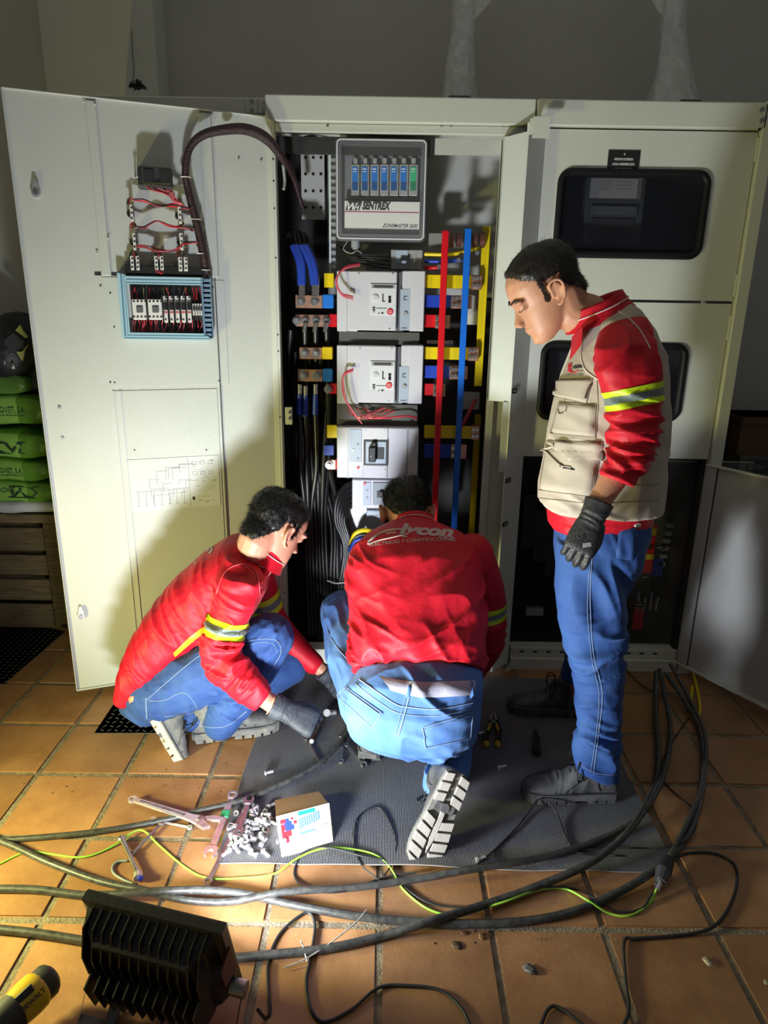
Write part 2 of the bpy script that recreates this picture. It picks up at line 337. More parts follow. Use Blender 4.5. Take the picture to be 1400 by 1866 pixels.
# --- meter box (zone meter with clear cover)
FM = Frame((0, 2.72, 0), (1, 0, 0), (0, -1, 0))
mb_ = MB(); mb_.fbox(FM, 614, 258, 777, 432, -0.20, -0.055, mat('box_grey', (.12, .12, .13), .5), 0.006)
mb = mb_.build('fuse_box', cc)
m = MB(); m.fbox(FM, 628, 366, 764, 417, -.053, -.008, WHITEP); m.fbox(FM, 628, 384.5, 764, 388.5, -.008, -.0075, mat('maroon', (.30, .01, .12), .5))
u, v = FM.uv(660, 381, -.007); m.text('SENTREX', FM.M(u, v, -.007), .036, INKB, bold=.055, shear=.3, width=.106)
u, v = FM.uv(630, 383, -.007); m.prism([(u, v), (u + .05, v), (u + .062, v + .033), (u + .010, v + .033)], -.0075, -.0072, INKB, FM.M())
u2, v2 = FM.uv(634, 382.5, -.007); m.text('W', FM.M(u2, v2, -.0068), .034, INKW, bold=.03, shear=.4); m.text('M', FM.M(u2 + .022, v2, -.0068), .022, INKW, bold=.03, shear=.3)
u, v = FM.uv(697, 414, -.007); m.text('ZONEMASTER 2600', FM.M(u, v, -.007), .017, INKB, bold=.01, shear=.4, width=.13)
m.build('front_label', mb)
m = MB(); m.fbox(FM, 628, 262, 768, 365, -.058, -.050, mat('tray', (.20, .20, .22), .5)); m.build('fuse_tray', mb)
for k in range(7):
    px = 640 + k * 17.7; col = mat('fuse_green', (.03, .42, .20), .4) if k == 6 else mat('fuse_blue', (.01, .17, .60), .4)
    m = MB(); m.fbox(FM, px, 299, px + 15, 357, -.05, -.026, GALV, .002); m.fbox(FM, px + 2, 304, px + 12, 331, -.026, -.0235, col); m.fbox(FM, px + 2, 331, px + 12, 347, -.026, -.0235, mat('fuse_dark%d' % (k == 6), (.004, .07, .25) if k < 6 else (.01, .2, .1), .4))
    m.fbox(FM, px + 4, 287, px + 12, 299, -.05, -.03, GALV, .002)
    m.fbox(FM, px + 3.5, 307, px + 10.5, 309, -.0235, -.0232, INKW); m.fbox(FM, px + 3.5, 312, px + 9.5, 313.4, -.0235, -.0232, INKW)
    m.build('fuse_module', mb)
m = MB()
for k in range(6): a = FM.p(648 + k * 17.7, 288, -.035); b_ = FM.p(648 + (k + 1) * 17.7, 288, -.035); m.tube([a, (a + b_) / 2 + Vector((0, 0, .024)), b_], .0022, BLACKR, 6, 5)
m.build('jumper_wires', mb)
# clear cover: rounded rim + thin clear pane
CLR = mat('clear_plastic', (.5, .52, .55), .06, alpha=.035)
RIM = mat('rim_plastic', (.24, .25, .28), .15, alpha=.45)
u0, v0 = FM.uv(612, 437, 0); u1, v1 = FM.uv(780, 253, 0)
def frame_ring(mb, F, u0, v0, u1, v1, r, wd, h0, h1, mt, n=5):
    o = rrect(u0, v0, u1, v1, r, n); i = rrect(u0 + wd, v0 + wd, u1 - wd, v1 - wd, max(.002, r - wd), n)
    R = [[F.w(*p, h) for p in q] for q, h in ((o, h0), (o, h1), (i, h1), (i, h0))]
    mb.ring(R, mt, cap=False, smooth=False, closed=True); return mb
m = frame_ring(MB(), FM, u0, v0, u1, v1, .018, .022, -.06, -.002, RIM); frame_ring(m, FM, u0 + .004, v0 + .004, u1 - .004, v1 - .004, .016, .004, -.002, .002, mat('rim_edge', (.7, .7, .72), .2)); m.build('cover_rim', mb)
m = MB(); m.prism(rrect(u0 + .02, v0 + .02, u1 - .02, v1 - .02, .008), -.006, -.003, CLR, FM.M()); m.build('clear_cover', mb)
m = MB(); p = FM.p(648, 440, -.08); m.cyl(p + Vector((0, 0, .015)), p + Vector((0, 0, -.022)), .017, PLASG, 14); m.cyl(p + Vector((0, 0, -.022)), p + Vector((0, 0, -.03)), .012, PLASG, 12)
m.build('cable_gland', mb)
m = MB()
for k in range(3): m.tube([p + Vector((-.03 + .003 * k, 0, .0)), p + Vector((-.045, -.01, -.03)), p + Vector((-.015, -.02, -.045 - .004 * k)), p + Vector((.01, -.01, -.035)), p + Vector((.05, 0, -.06 - k * .01)), p + Vector((.11, .02, -.07 - k * .012))], .0024, [WHITEP, BLACKR, BLACKR][k], 6, 4)
m.build('control_wires', cc)['kind'] = 'stuff'
# --- breakers
FB = Frame((0, 2.755, 0), (1, 0, 0), (0, -1, 0))
def breaker(y0, y1, xl, pl, pr, xr, ctrl, redbtn, name='circuit_breaker'):
    m = MB(); m.fbox(FB, xl, y0, xl + 19, y1, -.14, -.006, BREAKW, .003); m.fbox(FB, xl + 19, y0, pl + 2, y1, -.14, -.002, BREAKW, .003)
    m.fbox(FB, pl - 14, y0, pr, y1 - 1, -.14, .004, BREAKW, .004); m.fbox(FB, pr, y0 + 3, pr + 13, y1, -.14, -.02, mat('breaker_slot', (.10, .10, .11), .5))
    m.fbox(FB, pr + 12, y0, xr - 24, y1 - 2, -.14, -.006, BREAKW, .003); m.fbox(FB, xr - 24, y0, xr, y1, -.14, -.004, BREAKW, .003)
    for (a, b_) in ((pl + 4, y0 + 5), (pr - 6, y0 + 5), (pr - 12, y1 - 5)): q = FB.p(a, b_, .004); m.cyl(q, q + Vector((0, -.002, 0)), .003, STEELD, 8)
    br = m.build(name, cc)
    m = MB(); m.fbox(FB, pr + 8, ctrl[1] + 10, pr + 24, y1 - 2, -.02, -.004, BREAKG)
    q = FB.p(pr + 17, y1 - 32, -.004); m.cyl(q, q + Vector((0, -.006, 0)), .008, PLASG, 10); m.fbox(FB, pr + 14, ctrl[1] + 22, pr + 20, ctrl[1] + 30, -.004, -.0035, INKB); m.fbox(FB, pr + 15.5, ctrl[1] + 23.5, pr + 20, ctrl[1] + 28.5, -.0035, -.003, BREAKG)
    m.fbox(FB, pr + 10, y1 - 7, pr + 20, y1 - 5.5, -.004, -.003, INKB); m.build('rating_plate', br)
    x0, y_0, x1, y_1 = ctrl
    m = MB(); m.fbox(FB, x0, y_0, x1, y_1, .004, .010, mat('control_plate', (.62, .63, .66), .4), .002)
    m.fbox(FB, x0 + 2, y_0 + 2, x1 - 2, y_0 + 9, .010, .0105, PLASG); m.fbox(FB, x0 + 6, y_0 + 3, x1 - 6, y_0 + 8, .0105, .014, mat('handle_dark', (.06, .06, .07), .4), .002)
    q = FB.p(x0 + 9, y_0 + 26, .010); m.cyl(q, q + Vector((0, -.004, 0)), .013, WHITEP, 16); m.cyl(q + Vector((0, -.004, 0)), q + Vector((0, -.006, 0)), .009, BREAKW, 14)
    for (a, b_, c, d) in ((22, 18, 24, 32), (22, 31, 27, 33), (33, 22, 38, 27), (33, 28, 38, 35), (34.5, 24, 36.5, 33), (4, 42, 9, 45), (4, 46, 9, 49), (5, 50, 8, 52), (11, 44, 30, 45.5), (20, 52, 24, 55), (14, 53, 17, 54.5)):
        m.fbox(FB, x0 + a, y_0 + b_, x0 + c, y_0 + d, .010, .0108, INKB)
    m.build('control_panel', br)
    m = MB(); q = FB.p(*redbtn, .010); m.cyl(q, q + Vector((0, -.003, 0)), .012, mat('button_red', (.6, .01, .03), .35), 18); m.cyl(q + Vector((0, -.003, 0)), q + Vector((0, -.0045, 0)), .0065, WHITEP, 14); m.cyl(q + Vector((0, -.0045, 0)), q + Vector((0, -.0055, 0)), .004, mat('button_red', (.6, .01, .03), .35), 12)
    m.build('trip_button', br); return br
breaker(493, 604, 614, 650, 722, 772, (675, 517, 722, 575), (711, 568))
breaker(629, 736, 614, 652, 720, 769, (675, 658, 719, 710), (709, 702))
MB().fbox(FB, 618, 604, 764, 629, -.14, -.03, mat('dark_band', (.07, .07, .065), .5)).build('spacer_plate', cc)
MB().fbox(FB, 614, 736, 760, 777, -.14, -.05, mat('dark_band', (.07, .07, .065), .5)).build('spacer_plate', cc)
m = MB(); m.fbox(FB, 614, 778, 761, 873, -.14, -.004, BREAKW, .004); m.fbox(FB, 662, 779, 706, 872, -.01, .002, BREAKW, .003)
for px in (634, 742): m.fbox(FB, px, 779, px + 1, 872, -.004, -.0034, PLASG)
for (a, b_) in ((666, 784), (701, 784), (666, 868), (701, 868)): q = FB.p(a, b_, .002); m.cyl(q, q + Vector((0, -.002, 0)), .003, STEELD, 8)
br = m.build('circuit_breaker', cc)
m = MB(); m.fbox(FB, 637, 782, 659, 842, -.004, -.001, BREAKG, .001)
for py in (810, 836): q = FB.p(652, py, -.001); m.cyl(q, q + Vector((0, -.003, 0)), .005, PLASG, 10)
q = FB.p(643, 820, -.001); m.cyl(q, q + Vector((0, -.003, 0)), .006, WHITEP, 10); q = FB.p(653, 852, -.004); m.cyl(q, q + Vector((0, -.003, 0)), .006, mat('button_red', (.6, .01, .03), .35), 10)
q = FB.p(700, 858, .002); m.cyl(q, q + Vector((0, -.003, 0)), .006, WHITEP, 10)
m.build('rating_plate', br)
m = MB(); m.fbox(FB, 663, 801, 707, 849, .002, .004, BLACK, .001); m.fbox(FB, 667, 805, 703, 845, .004, .006, BREAKG); m.fbox(FB, 680, 815, 700, 837, .006, .0075, BLACK)
m.fbox(FB, 672, 815, 685, 843, .006, .035, BLACK, .004); m.fbox(FB, 677, 806, 686, 820, .006, .025, BLACK, .004); q = FB.p(676, 832, .035); m.cyl(q, q + Vector((0, -.001, 0)), .003, PLASG, 8)
m.build('toggle_handle', br)
m = MB(); m.fbox(FB, 642, 874, 759, 928, -.16, -.02, BREAKW, .003); br = m.build('circuit_breaker', cc)
m = MB(); m.fbox(FB, 662, 879, 676, 921, -.02, -.016, BREAKG, .001); m.fbox(FB, 680, 879, 722, 921, -.02, -.014, mat('lid_grey', (.22, .25, .30), .4), .002)
m.fbox(FB, 687, 895, 712, 907, -.014, -.010, BLACK, .001); m.fbox(FB, 691, 896, 698, 906, -.010, .004, BLACK, .002); q = FB.p(665, 881, -.016); m.cyl(q, q + Vector((0, -.003, 0)), .006, mat('button_red', (.6, .01, .03), .35), 10)
for py in (894, 907): q = FB.p(669, py, -.016); m.cyl(q, q + Vector((0, -.003, 0)), .005, PLASG, 10)
m.build('control_panel', br)
m = MB(); m.fbox(FB, 668, 930, 700, 978, -.16, -.05, BREAKG, .003)
for py in (940, 962): q = FB.p(686, py, -.05); m.cyl(q, q + Vector((0, -.003, 0)), .005, PLASG, 8)
m.build('circuit_breaker', cc)
m = MB(); m.fbox(FB, 713, 454, 770, 492, -.14, -.06, mat('pale_grey_block', (.30, .31, .32), .4), .003); m.fbox(FB, 722, 456, 743, 480, -.06, -.055, BREAKG); m.fbox(FB, 730, 469, 746, 475, -.055, -.045, BLACK); m.fbox(FB, 755, 456, 757, 490, -.06, -.058, PLASG); m.build('circuit_breaker', cc)
m = MB(); F_ = Frame((0, 2.84, 0), (1, 0, 0), (0, -1, 0)); p3 = [F_.uv(a, b_, 0) for a, b_ in ((626, 922), (643, 918), (668, 918), (668, 975), (640, 975))]; m.prism(p3, -.004, 0, GALV, F_.M()); m.build('galvanised_plate', cc)
# --- busbars
FBB = Frame((0, 2.745, 0), (1, 0, 0), (0, -1, 0))
def bar(xt, yt, xb, yb_, wpx, mt, h=0, name='vertical_busbar', dep=.012):
    u0, v0 = FBB.uv(xt, yt, h); u1, v1 = FBB.uv(xb, yb_, h); wd = wpx / 1250 * 2.55
    u = (u0 + u1) / 2; return MB().box((u - wd / 2, v1, h - dep), (u + wd / 2, v0, h), mt, FBB.M(), .002).build(name, cc)
bar(814, 420, 790, 960, 12, RED, .02); bar(852, 416, 828, 1000, 12, BLUE, 0); bar(887, 412, 872, 704, 15, YEL, -.06); bar(872, 755, 858, 1000, 13, YEL, -.12)
def stub(px0, py0, px1, py1, hb, hf, mt, M2=None, name='phase_bar'): m = MB(); m.fbox(FBB, px0, py0, px1, py1, hb, hf, mt, .002); return m
bolts = lambda m, pts, h, r=.008, l=.018, mt=STEEL: [m.cyl(FBB.p(a, b_, h), FBB.p(a, b_, h + l), r, mt, 6) for a, b_ in pts]
for (y0, y1, mt, x1, ex) in ((500, 526, YEL, 862, (862, 878)), (537, 561, BLUED, 838, (825, 860)), (573, 597, RED, 812, (796, 820)), (632, 656, YEL, 856, (856, 872)), (666, 690, BLUED, 832, (822, 852)), (699, 721, RED, 808, (792, 812)), (776, 800, YEL, 862, (862, 874)), (810, 835, BLUED, 838, (825, 850))):
    m = stub(774, y0, x1, y1, -.07, -.045, mt); m.fbox(FBB, ex[0] - 2, y0 + 1, ex[1], y1 + 2, -.075, -.03, COPPER, .002)
    bolts(m, [(ex[0] + 1, y0 + 7), (ex[0] + 1, y1 - 5), (ex[0] + 8, y0 + 7), (ex[0] + 8, y1 - 5)], -.03); m.build('phase_bar', cc)
m = MB()
for (y, mt, x1) in ((463, YEL, 876), (476, BLUED, 842), (488, RED, 806)): m.tube([FBB.p(774, y, -.07), FBB.p((774 + x1) / 2, y, -.05), FBB.p(x1, y - (12 if mt is YEL else 2), -.05)], .007, mt, 8, 4); m.cyl(FBB.p(x1 - 6, y - 2, -.06), FBB.p(x1 - 6, y - 2, -.02), .009, STEEL, 6)
m.build('phase_leads', cc)
m = MB(); p = PY(820, 437, 2.80)
for k in range(5): m.cyl(PY(818 + k * 14, 437, 2.80), PY(818 + k * 14 + 9, 437, 2.80), .030 if k % 2 == 0 else .026, mat('insulator_brown', (.10, .035, .025), .3), 18)
m.build('insulator', cc)
m = MB(); F_ = Frame((0, 2.84, 0), (1, 0, 0), (0, -1, 0)); 
for q in ((782, 425, 812, 452, -.02, 0, mat('dull_strip', (.22, .22, .22), .4)), (778, 620, 826, 627, -.02, .0, GALV), (778, 488, 830, 492, -.02, .0, GALV), (850, 525, 876, 592, -.05, -.04, INPANEL)): MB().fbox(F_, *q).build('support_strip', cc)
m = MB(); m.fbox(FBB, 842, 715, 874, 747, -.10, -.06, PLASG, .003)
m.tube([FBB.p(868, 728, -.05), FBB.p(862, 740, -.03), FBB.p(852, 762, -.03), FBB.p(842, 778, -.04)], .004, REDW, 6, 4); m.tube([FBB.p(864, 728, -.05), FBB.p(858, 742, -.03), FBB.p(848, 762, -.03), FBB.p(840, 776, -.04)], .003, PINKW, 6, 4); m.build('current_sensor', cc)
# left copper links
def link_bar(y0, y1, x0, xs, x1, mt, lugs, seed=0):
    m = MB(); m.fbox(FBB, x0, y0, xs, y1, -.05, -.02, COPPER, .002); m.fbox(FBB, xs, y0 - 1, x1, y1, -.055, -.018, mt, .003)
    for px in lugs: q = FBB.p(px, (y0 + y1) / 2, -.02); m.cyl(q, q + Vector((0, -.008, 0)), .016, STEEL, 16); m.cyl(q + Vector((0, -.008, 0)), q + Vector((0, -.018, 0)), .010, STEELD, 6)
    m.build('copper_link', cc)
link_bar(537, 562, 538, 588, 608, mat('blue_sleeve_bright', (.01, .16, .62), .4), (549, 574)); link_bar(573, 596, 538, 600, 614, RED, (541, 557, 576, 595)); link_bar(633, 655, 545, 587, 606, YEL, (556, 576))
link_bar(673, 696, 542, 588, 606, mat('blue_sleeve_bright', (.01, .16, .62), .4), (553, 577)); link_bar(700, 718, 594, 600, 614, RED, (598,)); link_bar(838, 856, 596, 612, 615, RED, (600,))
for q in ((591, 498, 608, 524, -.07, -.04, YEL), (596, 775, 614, 798, -.08, -.05, YEL), (590, 812, 608, 830, -.08, -.05, BLUED)): MB().fbox(FBB, *q).build('phase_bar', cc)
for k, (xt, xb) in enumerate(((531, 548), (538, 552), (547, 572), (555, 577))):
    m = MB(); m.tube([FBB.p(520 + k * 4, 430 - k * 3, -.14), FBB.p(xt + 3, 425 + k * 2, -.08), FBB.p(xt + 10, 455, -.04), FBB.p(xb, 500, -.02), FBB.p(xb, 530, -.015)], .011, CABLEK, 10, 5)
    m.build('feeder_cable', cc)
for k, (xt, xb) in enumerate(((531, 548), (538, 552), (547, 572), (555, 577))):
    m = MB(); m.tube([FBB.p(xt + 3, 448, -.035), FBB.p((xt + xb) / 2 + 6, 480, -.015), FBB.p(xb, 520, -.008)], .0125, BLUEC, 10, 4); m.cyl(FBB.p(xb, 518, -.008), FBB.p(xb, 540, -.008), .010, STEEL, 10); m.build('cable_lug', cc)
for (xt, yt) in ((546, 700), (557, 703), (575, 700)): m = MB(); m.cyl(FBB.p(xt, yt, -.01), FBB.p(xt, yt + 18, -.01), .010, STEEL, 10); m.tube([FBB.p(xt, yt + 18, -.01), FBB.p(xt - 1, yt + 55, -.02)], .011, BLUEC, 10, 1); m.build('cable_lug', cc)
for xt in (557, 576, 595): m = MB(); m.cyl(FBB.p(xt, 588, -.0), FBB.p(xt - 3, 605, -.0), .009, STEEL, 10); m.build('cable_lug', cc)
for k, (x, y) in enumerate(((546, 750), (557, 750), (575, 750), (556, 600), (575, 600), (595, 600), (598, 715), (530, 600), (539, 640), (585, 640), (565, 640))):
    x2 = 560 + k * 6.2; m = MB(); m.tube([FBB.p(x, y, -.03 - .012 * (k % 3)), FBB.p(x + 2, y + 100, -.05 - .01 * k), FBB.p(x2 - 4, 930, -.06 - .006 * (k % 5)), FBB.p(x2, 1060, -.04), FBB.p(x2 + 5, 1180, -.05)], .0115, CABLEK, 8, 6); m.build('outgoing_cable', cc)
for k in range(5):
    m = MB(); m.tube([FBB.p(662, 886 + 8 * k, -.10), FBB.p(636, 884 + 9 * k, -.07), FBB.p(616 + 4 * k, 905 + 8 * k, -.04), FBB.p(612 + 4 * k, 950, -.03), FBB.p(628 + 3 * k, 1010, -.02), FBB.p(600 + 8 * k, 1150, -.02)], .013, CABLEK, 8, 6); m.build('heavy_cable', cc)
for k in range(3): m = MB(); m.tube([FBB.p(640 - k, 992 + 6 * k, .02), FBB.p(648, 972 + 7 * k, .03), FBB.p(668, 966 + 8 * k, .03), FBB.p(690, 975 + 8 * k, .02)], .010, [YEL, CABLEK, BLUED][k], 8, 5); m.build('phase_cable', cc)
MB().tube([FBB.p(596, 1058, .0), FBB.p(612, 1063, .0), FBB.p(628, 1062, .0), FBB.p(640, 1068, 0)], .003, WHITEP, 6, 4).build('cable_tie', cc)
# red control wires
m = MB()
for k in range(3):
    m.tube([FBB.p(656, 480 + 2 * k, -.02), FBB.p(628, 487 + 2 * k, .02), FBB.p(614 - k, 510, .03), FBB.p(622, 533 + 2 * k, .03), FBB.p(644, 540 + 3 * k, .02)], .0025, PINKW if k else REDW, 5, 6)
    m.tube([FBB.p(644, 672 + 2 * k, .02), FBB.p(628, 680 + 2 * k, .03), FBB.p(624 + k, 700, .03), FBB.p(630 + k, 730, .03), FBB.p(648 + k, 758, .01), FBB.p(660, 772, 0)], .0025, PINKW if k else REDW, 5, 6)
for k in range(8): m.tube([FBB.p(632 + 5 * k, 742, -.04), FBB.p(640 + 6 * k, 756 + 2 * (k % 3), -.02), FBB.p(664 + 5 * k, 757 + (k % 4), -.02), FBB.p(700 + 3 * k, 742 + k, -.04)], .0016, [REDW, PINKW, BRASS][k % 3], 5, 5)
m.tube([FBB.p(655, 762, -.03), FBB.p(700, 762, -.02), FBB.p(740, 758, -.02), FBB.p(760, 762, -.03)], .004, REDW, 6, 4)
for k in range(5): m.tube([FBB.p(612 + 3 * k, 447 + k, -.1), FBB.p(640, 462 + 3 * k, -.05), FBB.p(680, 464 + 5 * k, -.05), FBB.p(715, 462 + 7 * k, -.08)], .0028, BLACKR, 5, 5)
m.build('control_wires', cc)['kind'] = 'stuff'
m = MB(); m.fbox(FC, 519, 742, 533, 774, .0, .012, PAINT, .002)
for py in (751, 762): m.cyl(FC.p(529, py, .012), FC.p(529, py, .02), .007, STEELD, 8)
m.build('hinge', cc)
# loom between cabinet and door
LOOM = mat('loom_sleeve', (.010, .008, .008), .45, col2=(.045, .012, .015), vs=140, bump=.4, bs=220)
m = MB(); m.tube([FD.p(377, 500, .03), FD.p(372, 470, .035), FD.p(362, 420, .035), FD.p(344, 350, .04), FD.p(338, 310, .05), FD.p(346, 270, .06), FD.p(370, 246, .07), FD.p(412, 236, .08), FD.p(450, 236, .08), FD.p(485, 252, .07), PY(512, 285, 2.66), PY(535, 325, 2.75), PY(550, 375, 2.82)], .0125, LOOM, 10, 6, rs=[.014, .015, .015, .013, .012, .012, .014, .016, .018, .019, .014, .010, .009])
m.build('wiring_loom', cc)
m = MB()
for (px, py) in ((412, 238), (338, 323), (357, 400), (366, 462), (374, 492)): q = FD.p(px, py, .045 if py < 330 else .035); m.sphere(q, .018, WHITEP, (1, 1, .14))
m.build('loom_ties', cc)['kind'] = 'stuff'
m = MB(); m.tube([PY(535, 320, 2.78), PY(528, 285, 2.80), PY(548, 256, 2.82), PY(575, 252, 2.84), PY(600, 268, 2.86)], .009, LOOM, 8, 5)
m.tube([PY(516, 300, 2.69), PY(519, 330, 2.70), PY(517, 345, 2.69)], .006, GALV, 6, 3); m.build('upper_wiring', cc)
# ---------------- big left door ----------------
dr = MB(); DU0 = -0.845; DZ0, DZ1 = 0.035, 2.135
dr.box((DU0, DZ0, -0.004), (-0.004, DZ1, 0), PAINTD, FD.M()); dr.box((DU0, DZ0, -0.004), (DU0 + 0.004, DZ1, 0.014), PAINTD, FD.M(), .0015); dr.box((DU0, DZ1 - .004, -0.004), (-0.004, DZ1, 0.014), PAINTD, FD.M(), .0015)
dr.box((DU0, DZ0, -0.004), (-0.004, DZ0 + .006, 0.014), PAINTD, FD.M(), .0015); dr.box((-0.012, DZ0, -0.004), (-0.004, DZ1, 0.014), PAINTD, FD.M(), .0015)
door = dr.build('door', cc, 'large open door panel with control gear mounted on its inside')
def dbox(x0, y0, x1, y1, h0, h1, mt, bev=0.0, m=None): return (m or MB()).fbox(FD, x0, y0, x1, y1, h0, h1, mt, bev)
# stiffener channels
m = MB(); m.box((FD.uv(154, 180)[0], FD.uv(200, 503)[1], 0), (FD.uv(174, 180)[0], DZ1 - .01, .010), PAINTD, FD.M(), .003); m.build('stiffener', door)
m = MB(); u_ = FD.uv(362, 210)[0]; m.box((u_, FD.uv(388, 506)[1], 0), (u_ + .040, DZ1 - .01, .010), PAINTD, FD.M(), .003); m.build('stiffener', door)
m = MB(); u_ = FD.uv(396, 620)[0]; m.box((u_, .04, .0), (u_ + .004, 2.1, .006), mat('seam_dark', (.08, .08, .075), .6), FD.M()); m.build('panel_seam', door)
m = MB(); dbox(172, 496, 215, 503, 0, .003, INKB, 0, m); m.build('panel_gap', door)
m = MB(); u0 = FD.uv(186, 510)[0]; u1 = FD.uv(388, 510)[0]; m.box((u0, FD.uv(200, 705)[1], 0), (u1 + .04, FD.uv(200, 505)[1], .0025), PAINTD, FD.M(), .0008); m.build('mounting_panel', door)
m = MB(); u0 = FD.uv(206, 720)[0]; u1 = FD.uv(396, 720)[0]; vt = FD.uv(210, 712)[1]; m.box((u0, .05, 0), (u1, vt, .003), PAINTD, FD.M(), .001); m.box((u0 + .022, .05, .003), (u0 + .027, vt, .007), PAINTD, FD.M()); m.box((u0 + .0, .05, .003), (u0 + .004, vt, .006), PAINTD, FD.M()); m.build('document_panel', door)
# diagram sheet
sheet = MB(); cs = [FD.uv(237, 838, .004), FD.uv(393, 830, .004), FD.uv(402, 918, .004), FD.uv(242, 940, .004)]
c0 = min(c[0] for c in cs); c1 = max(c[0] for c in cs); c2 = min(c[1] for c in cs); c3 = max(c[1] for c in cs)
PAPER = mat('paper', (.62, .64, .64), .6, var=.03, vs=12)
sheet.box((c0, c2 + .015, .0035), (c1, c3, .005), PAPER, FD.M()); sh = sheet.build('wiring_diagram', door)
m = MB(); GI = mat('pencil_grey_print', (.20, .22, .23), .7)
def ln(u0, v0, u1, v1, t=.0007): m.box((min(u0, u1) - t, min(v0, v1) - t, .005), (max(u0, u1) + t, max(v0, v1) + t, .0052), GI, FD.M())
W_ = c1 - c0; H_ = c3 - c2 - .015; rr = random.Random(3)
for k in range(16):
    uu = c0 + W_ * (.08 + .55 * rr.random()); vv = c2 + .02 + H_ * (.25 + .6 * rr.random()); ln(uu, vv, uu + W_ * rr.uniform(.05, .2), vv); ln(uu, vv, uu, vv - H_ * rr.uniform(.05, .25))
for k in range(7): uu = c0 + W_ * (.08 + .085 * k); ln(uu, c2 + .02 + H_ * .08, uu, c2 + .02 + H_ * .35); ln(uu - .006, c2 + .02 + H_ * .08, uu + .006, c2 + .02 + H_ * .08)
ln(c0 + W_ * .06, c2 + .015 + H_ * .38, c0 + W_ * .64, c2 + .015 + H_ * .38)
for k in range(26): uu = c0 + W_ * (.68 + .26 * rr.random()); vv = c2 + .02 + H_ * (.05 + .85 * rr.random()); ln(uu, vv, uu + .012, vv, .0006)
for k in range(6): a, b_ = c0 + W_ * (.70 + .09 * (k % 3)), c2 + .02 + H_ * (.62 + .2 * (k // 3)); ln(a, b_, a + .016, b_); ln(a, b_ + .012, a + .016, b_ + .012); ln(a, b_, a, b_ + .012); ln(a + .016, b_, a + .016, b_ + .012)
ln(c0 + W_ * .655, c2 + .02, c0 + W_ * .655, c3 - .005); m.box((c0 + W_ * .68, c2 + .045, .005), (c0 + W_ * .71, c2 + .058, .0053), INKB, FD.M())
m.build('diagram_lines', sh)
# door holes and screws
m = MB()
for (px, py) in ((108, 742), (114, 798), (183, 521), (201, 534), (208, 596), (201, 697), (209, 697), (245, 820), (376, 820), (399, 694), (435, 288), (476, 291), (388, 523)): q = FD.p(px, py, .003); m.cyl(q, q + FD.ez * .002, .005 if px < 120 else .0028, STEELD if px < 120 else INKB, 10)
for (px, py) in ((152, 185), (173, 190), (361, 208), (386, 206), (197, 434), (177, 462)): q = FD.p(px, py, .012); m.sphere(q, .004, PAINTD)
m.build('screw_holes', door)['kind'] = 'stuff'
def dlatch(px, py, flip):
    q = FD.p(px, py, 0); m = MB(); m.cyl(q, q + FD.ez * .016, .014, CHROME, 16); m.cyl(q + FD.ez * .016, q + FD.ez * .024, .009, STEELD, 6)
    a = q + FD.ez * .014; u = FD.ey; s_ = FD.ex
    m.ring([[a + s_ * x + u * y for x, y in ((-.011, -.006), (.011, -.006), (.012, .016), (.006, .040), (-.003, .040), (-.008, .016))], [a + FD.ez * .005 + s_ * x + u * y for x, y in ((-.011, -.006), (.011, -.006), (.012, .016), (.006, .040), (-.003, .040), (-.008, .016))]], CHROME, smooth=False)
    m.build('door_latch', door)
dlatch(66, 352, 0); dlatch(148, 1120, 1)
# transformer on the door (black meter back)
BR2 = mat('black_meter', (.028, .028, .030), .35)
m = MB(); dbox(250, 301, 316, 343, .0, .085, BR2, .005, m); dbox(257, 303, 312, 336, .085, .090, mat('black_meter_face', (.05, .05, .053), .3), .002, m)
for x0 in (261, 290): dbox(x0, 308, x0 + 20, 333, .09, .097, BR2, .002, m)
for k in range(10): dbox(262 + 5 * k, 333, 265 + 5 * k, 337, .09, .1, BRASS, 0, m)
m.cyl(FD.p(247, 322, .0), FD.p(247, 322, .07), .003, STEEL, 6); m.cyl(FD.p(244, 322, .06), FD.p(252, 322, .06), .003, STEEL, 6)
m.build('panel_meter', door)
def term(px, py, npole=1, hh=34, wpx=8, h=.055):
    m = MB()
    for k in range(npole):
        x = px + k * 10; dbox(x, py, x + wpx, py + hh, .012, h, WHITEP, .0015, m)
        for j in range(3): q = FD.p(x + wpx / 2, py + hh * (.2 + .3 * j), h); m.cyl(q, q + FD.ez * .0015, .0034, INKB, 8)
        q = FD.p(x + wpx / 2 - 2, py + hh * .52, h - .02); m.cyl(q - FD.ez * (h - .03), q, .012, BLACK, 12)
    m.build('switch_contact_block', door)
term(236, 372, 1, 32); term(241, 424, 1, 32); term(324, 376, 1, 32); term(327, 424, 1, 32)
term(237, 466, 2, 26, 8, .07); term(281, 466, 2, 26, 8, .07); term(325, 468, 2, 26, 8, .07)
m = MB(); dbox(228, 482, 375, 503, .0, .045, BLACK, .002, m); m.build('dark_recess', door)
m = MB(); rr = random.Random(5)
def wz(pts, r=.0021, mt=None, jit=0, h=.05): m.tube([FD.p(px + rr.uniform(-jit, jit), py + rr.uniform(-jit, jit), h + rr.uniform(-.008, .008)) for px, py in pts], r, mt or rr.choice([REDW, REDW, PINKW, PINKW, BLACKR]), 5, 5)
for k in range(10): wz([(263 + 5 * k, 336), (275 + 4 * k, 345), (300 + 2 * k, 352), (318, 362 + (k % 4) * 2), (332, 372)], jit=1.5, h=.07, mt=[REDW, PINKW][k % 2])
for k in range(5): wz([(242, 363), (262, 363 + k), (290, 375), (316, 372 + k), (338, 376 + k), (346, 380)], jit=1.5, mt=[REDW, BLACKR, PINKW, REDW, REDW][k])
